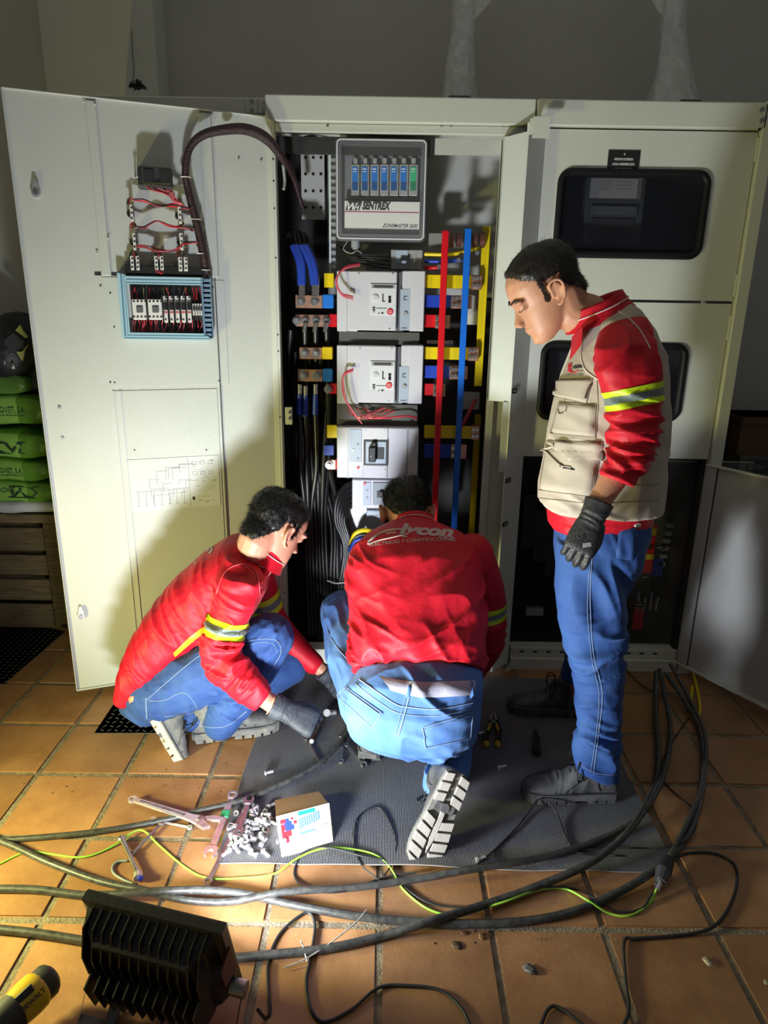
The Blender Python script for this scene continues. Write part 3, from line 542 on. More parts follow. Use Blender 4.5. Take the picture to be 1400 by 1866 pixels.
for k in range(5): wz([(244, 410), (262, 412 + k), (285, 403), (310, 410 + k), (340, 416), (352, 420)], jit=1.5, mt=[REDW, BLACKR, PINKW, REDW, REDW][k])
for k in range(5): wz([(246, 450), (262, 448 + k), (290, 456 + k), (320, 456), (335, 444), (358, 442)], jit=2, mt=[REDW, BLACKR, PINKW, BLACKR, REDW][k])
for (cx_, cy_) in ((243, 404), (243, 456), (328, 402), (331, 455), (290, 458), (238, 360), (326, 364)):
    for k in range(4): wz([(cx_, cy_), (cx_ + rr.uniform(-9, 9), cy_ + 6), (cx_ + rr.uniform(-6, 6), cy_ + 12)], jit=2, mt=[REDW, BLACKR, BLACKR, BRASS][k])
for (cx_, cy_) in ((284, 492), (290, 494)): wz([(cx_, cy_), (cx_ + 4, cy_ + 5), (cx_ + 8, cy_)], h=.07, mt=REDW)
m.build('door_wiring', door)['kind'] = 'stuff'
# blue trunking frame with control row
TR = mat('trunking_blue', (.36, .56, .66), .3); TRD = mat('trunking_groove', (.10, .22, .30), .4)
tq = lambda pts, h0, h1, mt: MB().prism([FD.uv(a, b_, h1) for a, b_ in pts], h0, h1, mt, FD.M())
m = tq([(213, 497), (228, 500), (237, 606), (223, 618)], 0, .055, TR); m.prism([FD.uv(a, b_, .056) for a, b_ in ((219, 499), (222, 499), (230, 612), (227, 614))], .055, .056, TRD, FD.M()); m.prism([FD.uv(a, b_, .056) for a, b_ in ((225, 500), (226, 500), (234, 607), (233, 609))], .055, .056, TRD, FD.M()); m.build('trunking', door)
m = tq([(228, 503), (370, 506), (370, 520), (230, 517)], 0, .055, TR); m.prism([FD.uv(a, b_, .056) for a, b_ in ((230, 508), (370, 511), (370, 512), (230, 510))], .055, .056, TRD, FD.M()); m.prism([FD.uv(a, b_, .056) for a, b_ in ((230, 514), (370, 516.5), (370, 518), (230, 515.5))], .055, .056, TRD, FD.M()); m.build('trunking', door)
m = tq([(237, 606), (372, 608), (388, 620), (223, 618)], 0, .055, TR); m.prism([FD.uv(a, b_, .056) for a, b_ in ((233, 610), (376, 612), (377, 613.5), (231, 611.5))], .055, .056, TRD, FD.M()); m.prism([FD.uv(a, b_, .056) for a, b_ in ((228, 615), (382, 617), (383, 618), (227, 616.5))], .055, .056, TRD, FD.M()); m.build('trunking', door)
m = MB(); TQ = mat('trunking_slotted', (.16, .25, .38), .4)
for k in range(12): y = 508 + k * 9; dbox(371, y, 386, y + 6, .0, .05, TQ, .001, m)
dbox(369, 506, 372, 612, 0, .055, TQ, 0, m); dbox(384, 506, 388, 616, 0, .055, TQ, 0, m); m.build('trunking', door)
m = MB(); dbox(236, 518, 371, 606, .0, .008, mat('recess_brown', (.03, .022, .018), .6), 0, m); m.build('control_row_plate', door)
for k in range(2):
    x = 240 + k * 29; m = MB(); dbox(x, 545, x + 28, 583, .01, .06, WHITEP, .002, m); dbox(x + 8, 558, x + 21, 570, .06, .066, mat('contact_grey', (.12, .12, .13), .4), .002, m)
    for j in range(4):
        for yy in (549, 577): q = FD.p(x + 4 + 7 * j, yy, .06); m.cyl(q, q + FD.ez * .001, .0038, INKB, 8)
    m.build('contactor', door)
for k in range(5):
    x = 297 + k * 10.8; m = MB(); dbox(x, 539, x + 10, 588, .01, .05, WHITEP, .0015, m); dbox(x + 1, 551, x + 9, 565, .05, .062, BLACK, .002, m); dbox(x + 2, 567, x + 8, 571, .05, .0505, mat('stamp_red', (.5, .1, .1), .5), 0, m)
    for yy in (542, 582): q = FD.p(x + 5, yy, .05); m.cyl(q, q + FD.ez * .001, .0036, INKB, 8)
    m.build('miniature_breaker', door)
m = MB()
for k in range(4):
    x = 351 + k * 4.6; dbox(x, 553, x + 4, 575, .01, .05, WHITEP, .001, m); dbox(x + .8, 560, x + 3.2, 566, .05, .056, INKB, 0, m)
m.build('terminal_strip', door)
m = MB(); rr = random.Random(9)
for k in range(26):
    x = 243 + k * 4.9; wz([(x, 583), (x + rr.uniform(-3, 3), 592), (x + rr.uniform(-4, 4), 604)], h=.03, r=.0017, mt=rr.choice([REDW, PINKW, BLACKR, PINKW]))
    wz([(x, 547), (x + rr.uniform(-3, 3), 538), (x + rr.uniform(-4, 4), 524)], h=.03, r=.0017, mt=REDW if x > 350 else rr.choice([BLACKR, BLACKR, BRASS, REDW]))
m.build('control_row_wiring', door)['kind'] = 'stuff'
# ---------------- right cabinet ----------------
rc = thing('electrical_cabinet', 'right-hand cabinet with two dark windowed doors above an open lower bay', 'cabinet', (0.95, 2.95, 0))
RX0, RX1 = 0.505, 1.285
MB().box((RX0, 2.66, 2.118), (1.300, 3.15, 2.20), PAINT, bev=0.004).build('top_band', rc)
m = MB(); m.box((1.288, 2.66, 0.0), (1.335, 3.15, 2.205), PAINT, bev=.004)
for py in (200, 219): q = PY(1389, py, 2.659); m.cyl(q, q + Vector((0, -.005, 0)), .008, STEELD, 10)
q = PY(1384, 236, 2.659); m.cyl(q, q + Vector((0, -.003, 0)), .005, INKB, 10)
m.build('corner_post', rc)
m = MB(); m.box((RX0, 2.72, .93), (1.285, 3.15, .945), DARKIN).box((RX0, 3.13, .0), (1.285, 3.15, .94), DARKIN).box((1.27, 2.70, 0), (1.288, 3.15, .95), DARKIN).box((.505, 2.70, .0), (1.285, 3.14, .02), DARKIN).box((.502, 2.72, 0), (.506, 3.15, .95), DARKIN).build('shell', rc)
m = MB(); m.box((.56, 2.675, .0), (1.285, 2.76, .055), PAINT, bev=.002).box((.56, 2.69, .055), (1.285, 2.75, .10), PAINT, bev=.002)
for k in range(11): m.box((.60 + k * .058, 2.6885, .078), (.618 + k * .058, 2.69, .086), INKB)
m.build('sill', rc)
def win_door(v0, v1, wx0, wy0, wx1, wy1, label):
    o = [(RX0, v0), (RX1, v0), (RX1, v1), (RX0, v1)]
    u0, va = FC.uv(wx0, wy1); u1, vb = FC.uv(wx1, wy0); ins = rrect(u0, va, u1, vb, .045, 6)
    bm = bmesh.new(); ov = [bm.verts.new(FC.w(*p, .02)) for p in [(RX1, v1), (RX0, v1), (RX0, v0), (RX1, v0)]]; iv = [bm.verts.new(FC.w(*p, .02)) for p in ins]
    oe = [bm.edges.new((ov[i], ov[(i + 1) % 4])) for i in range(4)]; ie = [bm.edges.new((iv[i], iv[(i + 1) % len(iv)])) for i in range(len(iv))]
    r_ = bmesh.ops.triangle_fill(bm, edges=oe + ie, use_beauty=True); bm.normal_update()
    for f in bm.faces:
        if f.normal.y > 0: f.normal_flip()
    ext = bmesh.ops.extrude_face_region(bm, geom=bm.faces[:]); 
    for v in [g for g in ext['geom'] if isinstance(g, bmesh.types.BMVert)]: v.co += Vector((0, .02, 0))
    bmesh.ops.recalc_face_normals(bm, faces=bm.faces[:]); d = MB().bm(bm, PAINT).build('door', rc)
    m = MB(); R = []
    for off, h in ((-.004, .022), (.0, .030), (.012, .032), (.020, .024), (.022, .008)):
        q = rrect(u0 + off, va + off, u1 - off, vb - off, max(.01, .045 - off), 6); R.append([FC.w(*p, h) for p in q])
    m.ring(R, mat('gasket_black', (.008, .008, .009), .5, spec=.25), cap=False); m.build('window_gasket', d)
    m = MB(); m.prism(rrect(u0 + .018, va + .018, u1 - .018, vb - .018, .028, 6), .010, .014, mat('smoked_window', (.012, .013, .018), .10, alpha=.32), FC.M()); m.build('window_pane', d); return d, (u0, va, u1, vb)
d1, b1 = win_door(FC.uv(1340, 549, .02)[1], 2.112, 1005, 314, 1293, 468, '')
d2, b2 = win_door(.948, FC.uv(1340, 552, .02)[1] - .004, 976, 627, 1252, 762, '')
m = MB(); u, v = FC.uv(1106, 311, .022); u1_, v1_ = FC.uv(1168, 274, .022); m.box((u, v, .02), (u1_, v1_, .023), BLACK, FC.M(), .0008)
for i, (t_, wd) in enumerate((('4', .006), ('MEDIDOR DE ENERGIA', .066), ('LOCAL SUPERMERCADO', .078), ('ALDEA COMERCIAL', .064))): m.text(t_, FC.M((u + u1_) / 2 - wd / 2, v1_ - .017 - i * .0158, .0235), .0105, INKW, bold=.02, width=wd)
m.build('name_plate', d1)
for py0, py1 in ((250, 295), (500, 540), (575, 620)):
    m = MB(); a = PY(1374 - (py0 - 230) * .141, py0, 2.675); b_ = PY(1374 - (py1 - 230) * .141, py1, 2.675); m.cyl(Vector((1.286, 2.674, a.z)), Vector((1.286, 2.674, b_.z)), .0055, PAINT, 8); m.build('hinge_pin', rc)
# behind the windows
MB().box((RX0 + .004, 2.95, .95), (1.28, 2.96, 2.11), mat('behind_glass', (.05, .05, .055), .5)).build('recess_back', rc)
m = MB(); F_ = Frame((0, 2.78, 0), (1, 0, 0), (0, -1, 0)); m.fbox(F_, 1072, 322, 1166, 445, -.12, 0, mat('meter_body', (.10, .11, .13), .4), .004)
m.fbox(F_, 1078, 324, 1162, 362, 0, .002, mat('meter_label', (.60, .60, .64), .5)); m.fbox(F_, 1164, 324, 1168, 362, 0, .004, GALV)
for k in range(5): m.fbox(F_, 1094, 329 + 4 * k, 1116 - 3 * (k % 2), 330 + 4 * k, .002, .0025, GI)
for k in range(3): m.fbox(F_, 1124, 331 + 6 * k, 1152 - 4 * (k % 2), 332 + 6 * k, .002, .0025, GI)
m.fbox(F_, 1078, 375, 1160, 392, 0, .01, mat('meter_mid', (.16, .17, .20), .4)); m.fbox(F_, 1078, 398, 1152, 436, 0, .006, mat('meter_low', (.07, .07, .09), .4)); m.build('energy_meter', rc)
m = MB(); F_ = Frame((0, 2.78, 0), (1, 0, 0), (0, -1, 0)); m.fbox(F_, 1000, 640, 1060, 740, -.1, 0, mat('meter_low', (.07, .07, .09), .4), .004); m.build('energy_meter', rc)
# lower bay contents, dim
F_ = Frame((0, 2.95, 0), (1, 0, 0), (0, -1, 0)); FL = Frame((0, 2.86, 0), (1, 0, 0), (0, -1, 0))
m = MB(); m.fbox(FL, 1172, 955, 1187, 1045, -.02, 0, RED); m.fbox(FL, 1158, 1110, 1170, 1148, -.02, 0, RED); m.build('red_busbar', rc)
m = MB(); m.fbox(FL, 1192, 1018, 1206, 1050, -.02, 0, BLUED); m.fbox(FL, 1186, 962, 1196, 976, -.02, .01, YEL); m.fbox(FL, 1176, 1010, 1192, 1020, -.02, .01, YEL)
for k in range(6): m.fbox(FL, 1216 - 3 * k, 955 + 14 * k, 1228 - 3 * k, 962 + 14 * k, -.02, .0, GALV)
for k in range(4): m.cyl(FL.p(1165 + 12 * k, 1080 + 8 * (k % 2), -.02), FL.p(1162 + 11 * k, 1112, .0), .008, STEELD, 8)
m.build('bay_parts', rc)
for (px, py) in ((1178, 998), (1203, 998), (1176, 1052), (1166, 1102)): m = MB(); m.fbox(FL, px - 9, py - 4, px + 9, py + 4, .02, .023, BLACK, .001); m.fbox(FL, px - 5, py - .7, px + 5, py + .7, .023, .0235, INKW); m.build('name_plate', rc)
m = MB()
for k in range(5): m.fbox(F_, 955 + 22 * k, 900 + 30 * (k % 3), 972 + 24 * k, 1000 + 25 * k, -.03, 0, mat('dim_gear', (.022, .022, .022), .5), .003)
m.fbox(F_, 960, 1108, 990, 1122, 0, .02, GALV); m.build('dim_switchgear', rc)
# acrylic guard
AC = mat('scratched_acrylic', (.30, .30, .28), .25, alpha=.09, var=.5, vs=9)
m = MB(); a = FC.uv(1148, 850, -.03); b_ = FC.uv(1281, 1205, -.03); m.box((a[0], .07, -.036), (a[0] + .50, .925, -.032), AC, FC.M()); m.box((a[0] - .004, .07, -.038), (a[0], .925, -.030), mat('acrylic_edge', (.30, .28, .24), .3), FC.M()); m.box((a[0], .925, -.038), (a[0] + .50, .929, -.030), mat('acrylic_edge', (.30, .28, .24), .3), FC.M()); m.build('acrylic_guard', rc)
# lower right door, swung out
HP = Vector((1.288, 2.68, 0)); Y1_ = 2.395; tipv = PZ(1400, 1291, .045); dv = (Vector((tipv.x, tipv.y, 0)) - HP).normalized()
FR = Frame(HP, dv, Vector((dv.y, -dv.x, 0))); vt0 = FR.uv(1290, 846)[1]; vt1 = FR.uv(1398, 862)[1]; vb0 = .05
m = MB(); m.box((0.0, vb0, -.004), (.74, vt0, 0), mat('door_inner_grey', (.50, .50, .50), .28, .15, var=.04, vs=4), FR.M()); m.box((0, vt0 - .004, -.004), (.74, vt0 + .003, .016), PAINT, FR.M(), .001); m.box((0, vb0 - .004, -.004), (.74, vb0 + .004, .016), PAINT, FR.M(), .001)
m.box((0.0, vb0, -.0), (.045, vt0, .010), mat('door_inner_grey', (.50, .50, .50), .28, .15), FR.M(), .002); m.box((.045, vb0, 0), (.049, vt0, .002), INKB, FR.M()); m.build('lower_door', rc)
# ---------------- on top of the cabinets: wrapped steel legs ----------------
FILM = mat('stretch_film', (.85, .85, .84), .25, alpha=.42, var=.2, vs=30, bump=.5, bs=30, coat=.6)
def wrapped(px, wpx, foot, skirt, sail, label):
    t = thing('wrapped_leg', label, 'metal leg', tuple(PY(px, 185, 3.0)))
    x = px; top = [PY(x + 8, -160, 3.0), PY(x + 4, 60, 3.0), PY(*foot, 3.0)]
    a = PY(px, -200, 3.0); b_ = PY(*foot, 3.0); hw = wpx / 1250 * 2.7 / 2
    MB().box((b_.x - hw, 2.99, 2.215), (b_.x + hw, 3.03, 3.2), mat('pale_steel_leg', (.55, .56, .58), .35, .3, var=.08), bev=.004).build('square_tube', t)
    m = MB(); c = b_ + Vector((foot[2] if len(foot) > 2 else 0, 0, 0)); return t, b_, hw
def film(name, t, rings):
    m = MB(); R = []
    for k, (cx_, z, rx, ry) in enumerate(rings):
        R.append([Vector((cx_ + rx * math.cos(a) * (1 + .14 * math.sin(5 * a + k)), 3.01 + ry * math.sin(a) * (1 + .1 * math.cos(4 * a + 2 * k)), z)) for a in [2 * math.pi * i / 28 for i in range(28)]])
    m.ring(R, FILM, cap=False); return m.build(name, t)
def leg_thing(px, foot_px, lab):
    b_ = PY(px, 178, 3.01); z0 = 2.205; t = thing('wrapped_leg', lab, 'metal leg', (b_.x, 3.01, z0))
    hw = .030; MB().box((b_.x - hw, 2.985, z0 + .03), (b_.x + hw, 3.035, 3.25), mat('pale_steel_leg', (.50, .51, .53), .35, .3, var=.08), bev=.004).build('square_tube', t)
    f = PY(foot_px, 168, 2.99); m = MB(); m.box((f.x - .045, 2.93, z0), (f.x + .045, 3.06, z0 + .075), BLACK, bev=.012, seg=2); m.build('black_foot', t); return t, b_.x, f.x, z0
t, bx, fx, z0 = leg_thing(838, 836, 'steel leg in stretch film standing above the centre cabinet')
film('film_wrap', t, [(fx, z0, .062, .075), (fx + .002, z0 + .08, .068, .07), (fx, z0 + .2, .052, .055), (bx, z0 + .32, .040, .045), (bx, z0 + .6, .037, .04), (bx, z0 + 1.0, .037, .04)])
m = MB(); a = [Vector((bx + .03, 3.0, z0 + .33)), Vector((bx + .14, 3.02, z0 + .45)), Vector((bx + .26, 3.0, z0 + .60)), Vector((bx + .20, 3.02, z0 + .64)), Vector((bx + .03, 3.0, z0 + .62))]
m.add(a + [p + Vector((0, .012, 0)) for p in a], [(0, 1, 2, 3, 4), (9, 8, 7, 6, 5)], FILM); m.build('loose_film', t)
t, bx, fx, z0 = leg_thing(1205, 1252, 'steel leg in torn stretch film above the right cabinet')
film('film_wrap', t, [(fx - .03, z0, .13, .08), (fx - .03, z0 + .05, .115, .075), (fx - .05, z0 + .12, .085, .065), (bx + .03, z0 + .22, .055, .055), (bx + .01, z0 + .34, .040, .045), (bx, z0 + .6, .037, .04), (bx, z0 + 1.0, .037, .04)])
m = MB(); a = [Vector((bx - .03, 3.0, z0 + .36)), Vector((bx - .13, 3.02, z0 + .50)), Vector((bx - .30, 3.0, z0 + .62)), Vector((bx - .03, 3.0, z0 + .66))]
m.add(a + [p + Vector((0, .012, 0)) for p in a], [(0, 1, 2, 3), (7, 6, 5, 4)], FILM); m.build('loose_film', t)
# ---------------- left: crate, bags, backpack, tread plates ----------------
cr0 = thing('wooden_crate', 'weathered slatted wooden crate under the stack of green bags', 'crate', (-1.9, 3.05, 0))
FK = Frame((0, 2.98, 0), (1, 0, 0), (0, -1, 0)); xr_ = FK.uv(84, 1020)[0]
for (y0, y1) in ((937, 952), (962, 1004), (1012, 1048), (1056, 1094), (1101, 1138)):
    m = MB(); v1_ = FK.uv(60, y0)[1]; v0_ = FK.uv(60, y1)[1]; m.box((xr_ - .75, max(v0_, .005), -.018), (xr_ + (.12 if y0 == 937 else 0), v1_, 0 if y0 != 937 else .01), WOODD, FK.M(), .002); m.build('slat', cr0)
m = MB(); zt = FK.uv(60, 952)[1]; m.box((xr_, 0.0, -.03), (xr_ + .11, zt, -.008), WOODD, FK.M(), .002); m.build('corner_board', cr0); m = MB(); m.box((xr_ - .02, 0.0, -.33), (xr_ + .11, zt, -.31), WOODD, FK.M(), .002); m.build('corner_board', cr0)
m = MB(); m.box((xr_ - .75, 0.02, -.33), (xr_ - .02, zt - .01, -.32), WOODD, FK.M()); m.box((xr_ - .75, 0, -.33), (xr_, .02, -.02), WOODD, FK.M()); m.build('back_boards', cr0)
for k in range(3): m = MB(); m.box((xr_ + .098, .03 + .14 * k, -.30), (xr_ + .11, .12 + .14 * k, -.03), WOODD, FK.M()); m.build('slat', cr0)
def bag(px1, py0, py1, seed, Y, lab, mt, txt=None, w_=.62, d_=.30, mt2=None):
    F = Frame((0, Y, 0), (1, 0, 0), (0, -1, 0)); v1_ = F.uv(40, py0)[1]; v0_ = F.uv(40, py1)[1]; u1_ = F.uv(px1, (py0 + py1) / 2)[0]; h = v1_ - v0_
    bm = bmesh.new(); bmesh.ops.create_cube(bm, size=1); bmesh.ops.subdivide_edges(bm, edges=bm.edges[:], cuts=14, use_grid_fill=True)
    r = np.random.default_rng(seed); ph = r.uniform(0, 6, 8)
    for v in bm.verts:
        x, y, z = v.co * 2
        e = (1 - abs(x) ** 5) * (1 - abs(y) ** 5) * .16 + .84
        pin = 1 - .35 * max(0, abs(x) - .82) / .18
        zz = z * e * pin + .05 * math.sin(6 * x + ph[0]) * (abs(z)) + .03 * math.sin(11 * x + 5 * y + ph[1])
        yy = y * (1 - .10 * abs(z) ** 3) + .035 * math.sin(9 * x + ph[2]) + .02 * math.sin(17 * x + 8 * z + ph[3])
        v.co = Vector((u1_ - w_ / 2 + x * w_ / 2 * (1 - .03 * abs(z)), Y + d_ / 2 + yy * d_ / 2, (v0_ + v1_) / 2 + zz * h / 2))
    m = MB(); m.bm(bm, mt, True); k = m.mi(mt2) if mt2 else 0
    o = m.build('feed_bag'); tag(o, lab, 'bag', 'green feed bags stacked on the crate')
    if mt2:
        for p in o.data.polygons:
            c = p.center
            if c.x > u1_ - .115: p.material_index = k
    if txt:
        bvh = BVHTree.FromPolygons([v.co[:] for v in o.data.vertices], [tuple(p.vertices) for p in o.data.polygons])
        for (body, px, py, size, wd, flip, kind) in txt:
            u, v = F.uv(px, py); mm = MB()
            if kind == 'logo':
                W2, H2 = wd, size
                for (pts, mt_) in (([(-.5, .5), (.62, .5), (.62, .42), (-.42, .42)], INK), ([(-.62, -.5), (.55, -.5), (.55, -.42), (-.5, -.42)], INK), ([(-.22, .4), (-.02, .4), (.10, -.1), (.34, .42), (.46, .42), (.12, -.42)], INK), ([(-.55, .0), (-.4, .34), (-.2, .4), (-.24, .32), (-.36, .26), (-.47, 0), (-.36, -.26), (-.24, -.34), (-.2, -.42), (-.42, -.34)], INK), ([(.42, .42), (.52, .42), (.42, -.42), (.32, -.42)], INK)):
                    mm.prism([(u + a * W2 * (-1 if flip else 1), v + b_ * H2 * (-1 if flip else 1)) for a, b_ in (pts if not flip else pts)], 0, .001, mt_)
            else:
                vs, fs = text_mesh(body, .012); xs = [p[0] for p in vs]; sx = wd / (max(xs) - min(xs)); s_ = -1 if flip else 1
                mm.add([(u + s_ * (p[0] - min(xs)) * sx, v + s_ * p[1] * size, 0) for p in vs], fs, INK)
            nv = []
            for p in mm.v:
                hit = bvh.ray_cast(Vector((p[0], Y - .3, p[1])), Vector((0, 1, 0))); yy = hit[0].y if hit[0] else Y
                nv.append((p[0], yy - .0025 - p[2], p[1]))
            mm.v = nv; mm.build('print', o)
    return o
SACK = mat('white_woven_sack', (.52, .54, .52), .6, var=.1, vs=12, bump=.3, bs=30)
tag(bag(106, 914, 938, 1, 2.96, '', SACK, w_=.75, d_=.36), 'flattened white woven sack between the crate and the green bags', 'sack')
bpy.data.objects['feed_bag'].name = 'woven_sack'; 
if 'group' in bpy.data.objects['woven_sack']: del bpy.data.objects['woven_sack']['group']
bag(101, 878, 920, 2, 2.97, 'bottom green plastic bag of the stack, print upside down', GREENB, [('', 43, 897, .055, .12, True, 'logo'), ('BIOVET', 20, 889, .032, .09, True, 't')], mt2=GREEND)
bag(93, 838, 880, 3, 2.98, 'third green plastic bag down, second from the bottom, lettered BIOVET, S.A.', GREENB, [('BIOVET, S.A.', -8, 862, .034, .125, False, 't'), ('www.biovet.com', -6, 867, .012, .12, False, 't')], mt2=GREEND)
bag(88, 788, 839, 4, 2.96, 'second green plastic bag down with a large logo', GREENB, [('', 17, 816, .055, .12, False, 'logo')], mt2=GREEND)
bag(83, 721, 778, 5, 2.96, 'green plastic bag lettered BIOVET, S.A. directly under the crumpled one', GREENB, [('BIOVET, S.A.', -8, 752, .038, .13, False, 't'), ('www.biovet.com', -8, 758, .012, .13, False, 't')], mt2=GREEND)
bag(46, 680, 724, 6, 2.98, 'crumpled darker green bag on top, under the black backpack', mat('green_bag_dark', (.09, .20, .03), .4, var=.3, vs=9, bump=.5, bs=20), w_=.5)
bp_ = thing('backpack', 'black backpack with yellow-green trim on top of the green bags', 'backpack', (-1.95, 3.05, 1.0))
m = MB(); BPK = mat('backpack_nylon', (.014, .014, .016), .5, bump=.3, bs=60)
a = PY(12, 640, 3.04); m.sphere(a, .11, BPK, (1.1, .9, 1.15)); m.build('front_pocket', bp_)
a = PY(40, 640, 3.16); m = MB(); m.sphere(a, .15, BPK, (1.15, .7, 1.15)); a = PY(70, 690, 3.14); m.sphere(a, .14, BPK, (.8, .7, .9)); m.build('main_pack', bp_)
FP = Frame((0, 2.93, 0), (1, 0, 0), (0, -1, 0)); m = MB(); m.prism([FP.uv(*p) for p in ((8, 621), (24, 607), (42, 622), (40, 634), (24, 641), (10, 628))], -.012, .004, mat('backpack_badge', (.05, .05, .055), .35), FP.M()); m.build('badge', bp_)
LIME = mat('lime_trim', (.42, .44, .13), .5)
m = MB(); m.prism([FP.uv(*p) for p in ((36, 592), (41, 602), (50, 614), (46, 616), (28, 602))], -.01, 0, LIME, FP.M()); m.prism([FP.uv(*p) for p in ((50, 629), (44, 638), (40, 658), (30, 641), (40, 641))], -.01, 0, LIME, FP.M()); m.build('lime_trim', bp_)
m = MB(); m.prism([FP.uv(*p) for p in ((25, 665), (28, 672), (22, 672))], .0, .003, INKW, FP.M()); u, v = FP.uv(8, 664); m.text('1', FP.M(u, v, .003), .02, INKW, shear=.3, bold=.03); m.build('print', bp_)
PLATE = mat('tread_plate_steel', (.13, .12, .115), .45, .35, var=.3, vs=10)
def tread(pts, lab, x0, x1, y0, y1):
    bm = bmesh.new(); vs = [bm.verts.new((p.x, p.y, .003)) for p in pts]; f = bm.faces.new(vs); bm.normal_update()
    if f.normal.z < 0: f.normal_flip()
    m = MB(); m.bm(bm, PLATE)
    m.prism([(p.x, p.y) for p in pts], .0005, .003, PLATE)
    from mathutils.geometry import intersect_point_tri_2d
    n = 0; i = 0; xx = x0
    def inside(x, y):
        c = False; k = len(pts)
        for a in range(k):
            p, q = pts[a], pts[(a + 1) % k]
            if (p.y > y) != (q.y > y) and x < (q.x - p.x) * (y - p.y) / (q.y - p.y) + p.x: c = not c
        return c
    st = .026
    for i in range(int((x1 - x0) / st)):
        for j in range(int((y1 - y0) / st)):
            x, y = x0 + i * st, y0 + j * st
            if not inside(x, y): continue
            an = math.radians(45 if (i + j) % 2 else -45) + .2; M_ = Matrix.Translation((x, y, .003)) @ Matrix.Rotation(an, 4, 'Z')
            m.add([(-.012, 0, 0), (0, -.0035, 0), (.012, 0, 0), (0, .0035, 0), (-.005, 0, .0022), (.005, 0, .0022)], [(0, 1, 5, 4), (1, 2, 5), (2, 3, 4, 5), (3, 0, 4)], PLATE, True, M_)
    return tag(m.build('tread_plate'), lab, 'metal plate')
P0 = [PZ(-120, 1252), PZ(-120, 1140), PZ(66, 1141), PZ(118, 1152), PZ(92, 1175), PZ(8, 1247)]
tread(P0, 'dark diamond-pattern steel plate in front of the crate', -2.3, -1.2, 2.4, 3.2)
P1 = [PZ(172, 1337), PZ(222, 1262), PZ(330, 1262), PZ(345, 1337)]
tread(P1, 'diamond-pattern steel plate under the croucher by the door', -1.15, -.6, 2.1, 2.6)
m = MB(); m.tube([PZ(66, 1118, .03), PZ(95, 1134, .02), PZ(122, 1140, .02)], .012, BLACKR, 6, 3); m.tube([PZ(92, 1136, .02), PZ(118, 1130, .03), PZ(126, 1128, .03)], .010, BLACKR, 6, 3); tag(m.build('dark_bracket'), 'dark forked bracket lying beside the crate corner', 'bracket')
# boxes behind the right side
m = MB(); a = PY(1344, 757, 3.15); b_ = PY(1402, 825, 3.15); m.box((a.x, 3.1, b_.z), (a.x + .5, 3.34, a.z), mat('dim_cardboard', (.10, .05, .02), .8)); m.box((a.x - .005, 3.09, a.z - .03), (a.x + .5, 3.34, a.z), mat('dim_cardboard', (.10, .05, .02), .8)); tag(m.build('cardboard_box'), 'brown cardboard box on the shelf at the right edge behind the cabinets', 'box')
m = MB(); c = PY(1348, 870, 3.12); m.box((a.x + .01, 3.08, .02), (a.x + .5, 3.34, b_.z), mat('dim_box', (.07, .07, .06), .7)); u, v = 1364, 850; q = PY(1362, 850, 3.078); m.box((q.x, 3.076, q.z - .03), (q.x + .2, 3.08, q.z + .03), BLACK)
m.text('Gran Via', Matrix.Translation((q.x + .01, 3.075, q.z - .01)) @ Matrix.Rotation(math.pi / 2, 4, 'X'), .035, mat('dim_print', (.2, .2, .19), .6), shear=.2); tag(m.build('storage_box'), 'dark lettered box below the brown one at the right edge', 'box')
m = MB(); a = PY(1336, 655, 3.2); m.add([(a.x, 3.2, a.z), (a.x + .09, 3.2, .02), (a.x - .25, 3.2, .02), (a.x, 3.23, a.z), (a.x + .09, 3.23, .02), (a.x - .25, 3.23, .02)], [(0, 2, 1), (3, 4, 5), (0, 1, 4, 3), (1, 2, 5, 4), (2, 0, 3, 5)], mat('dark_sheet', (.02, .02, .022), .6)); tag(m.build('dark_wedge'), 'black wedge-shaped sheet by the wall right of the cabinets', 'board')  # flat black wedge behind the post, wider towards the floor
# ---------------- mat ----------------
MATM = mat('ribbed_mat_rubber', (.165, .163, .18), .55, var=.08, vs=6)
pc = [PZ(392, 1575), PZ(600, 1577), PZ(900, 1587), PZ(1172, 1591), PZ(1222, 1562)]
def mat_bottom(x): return float(np.interp(x, [p.x for p in pc[:4]], [p.y for p in pc[:4]]))
LXm, RXm = pc[0].x, pc[4].x; m = MB(); nx = 2 * 290; vs = []; ysN = 14
ytop = 2.60
for i in range(nx + 1):
    x = LXm + (RXm - LXm) * i / nx
    yb_ = mat_bottom(x) if x < pc[3].x else float(np.interp(x, [pc[3].x, pc[4].x], [pc[3].y, pc[4].y]))
    for j in range(ysN + 1):
        y = yb_ + (ytop - yb_) * (j / ysN); sk = float(np.interp(y, [1.57, 1.98, 2.6], [0, -.005, .10]))
        wav = .004 * max(0, math.sin(x * 14)) * math.exp(-(y - yb_) * 9) + .006 * max(0, math.sin(x * 5 + 1)) * math.exp(-(y - yb_) * 7)
        vs.append((x + sk * .3, y, .0022 + wav + (.0022 if (i // 1) % 2 else 0)))
fs = [(i * (ysN + 1) + j, (i + 1) * (ysN + 1) + j, (i + 1) * (ysN + 1) + j + 1, i * (ysN + 1) + j + 1) for i in range(nx) for j in range(ysN)]
m.add(vs, fs, MATM); e = [vs[i * (ysN + 1)] for i in range(0, nx + 1, 4)]; m.tube([Vector(p) + Vector((0, 0, .0005)) for p in e], .0016, mat('mat_edge', (.36, .33, .31), .6), 4, 1)
tag(m.build('ribbed_mat'), 'grey ribbed rubber mat in front of the open cabinets', 'mat')
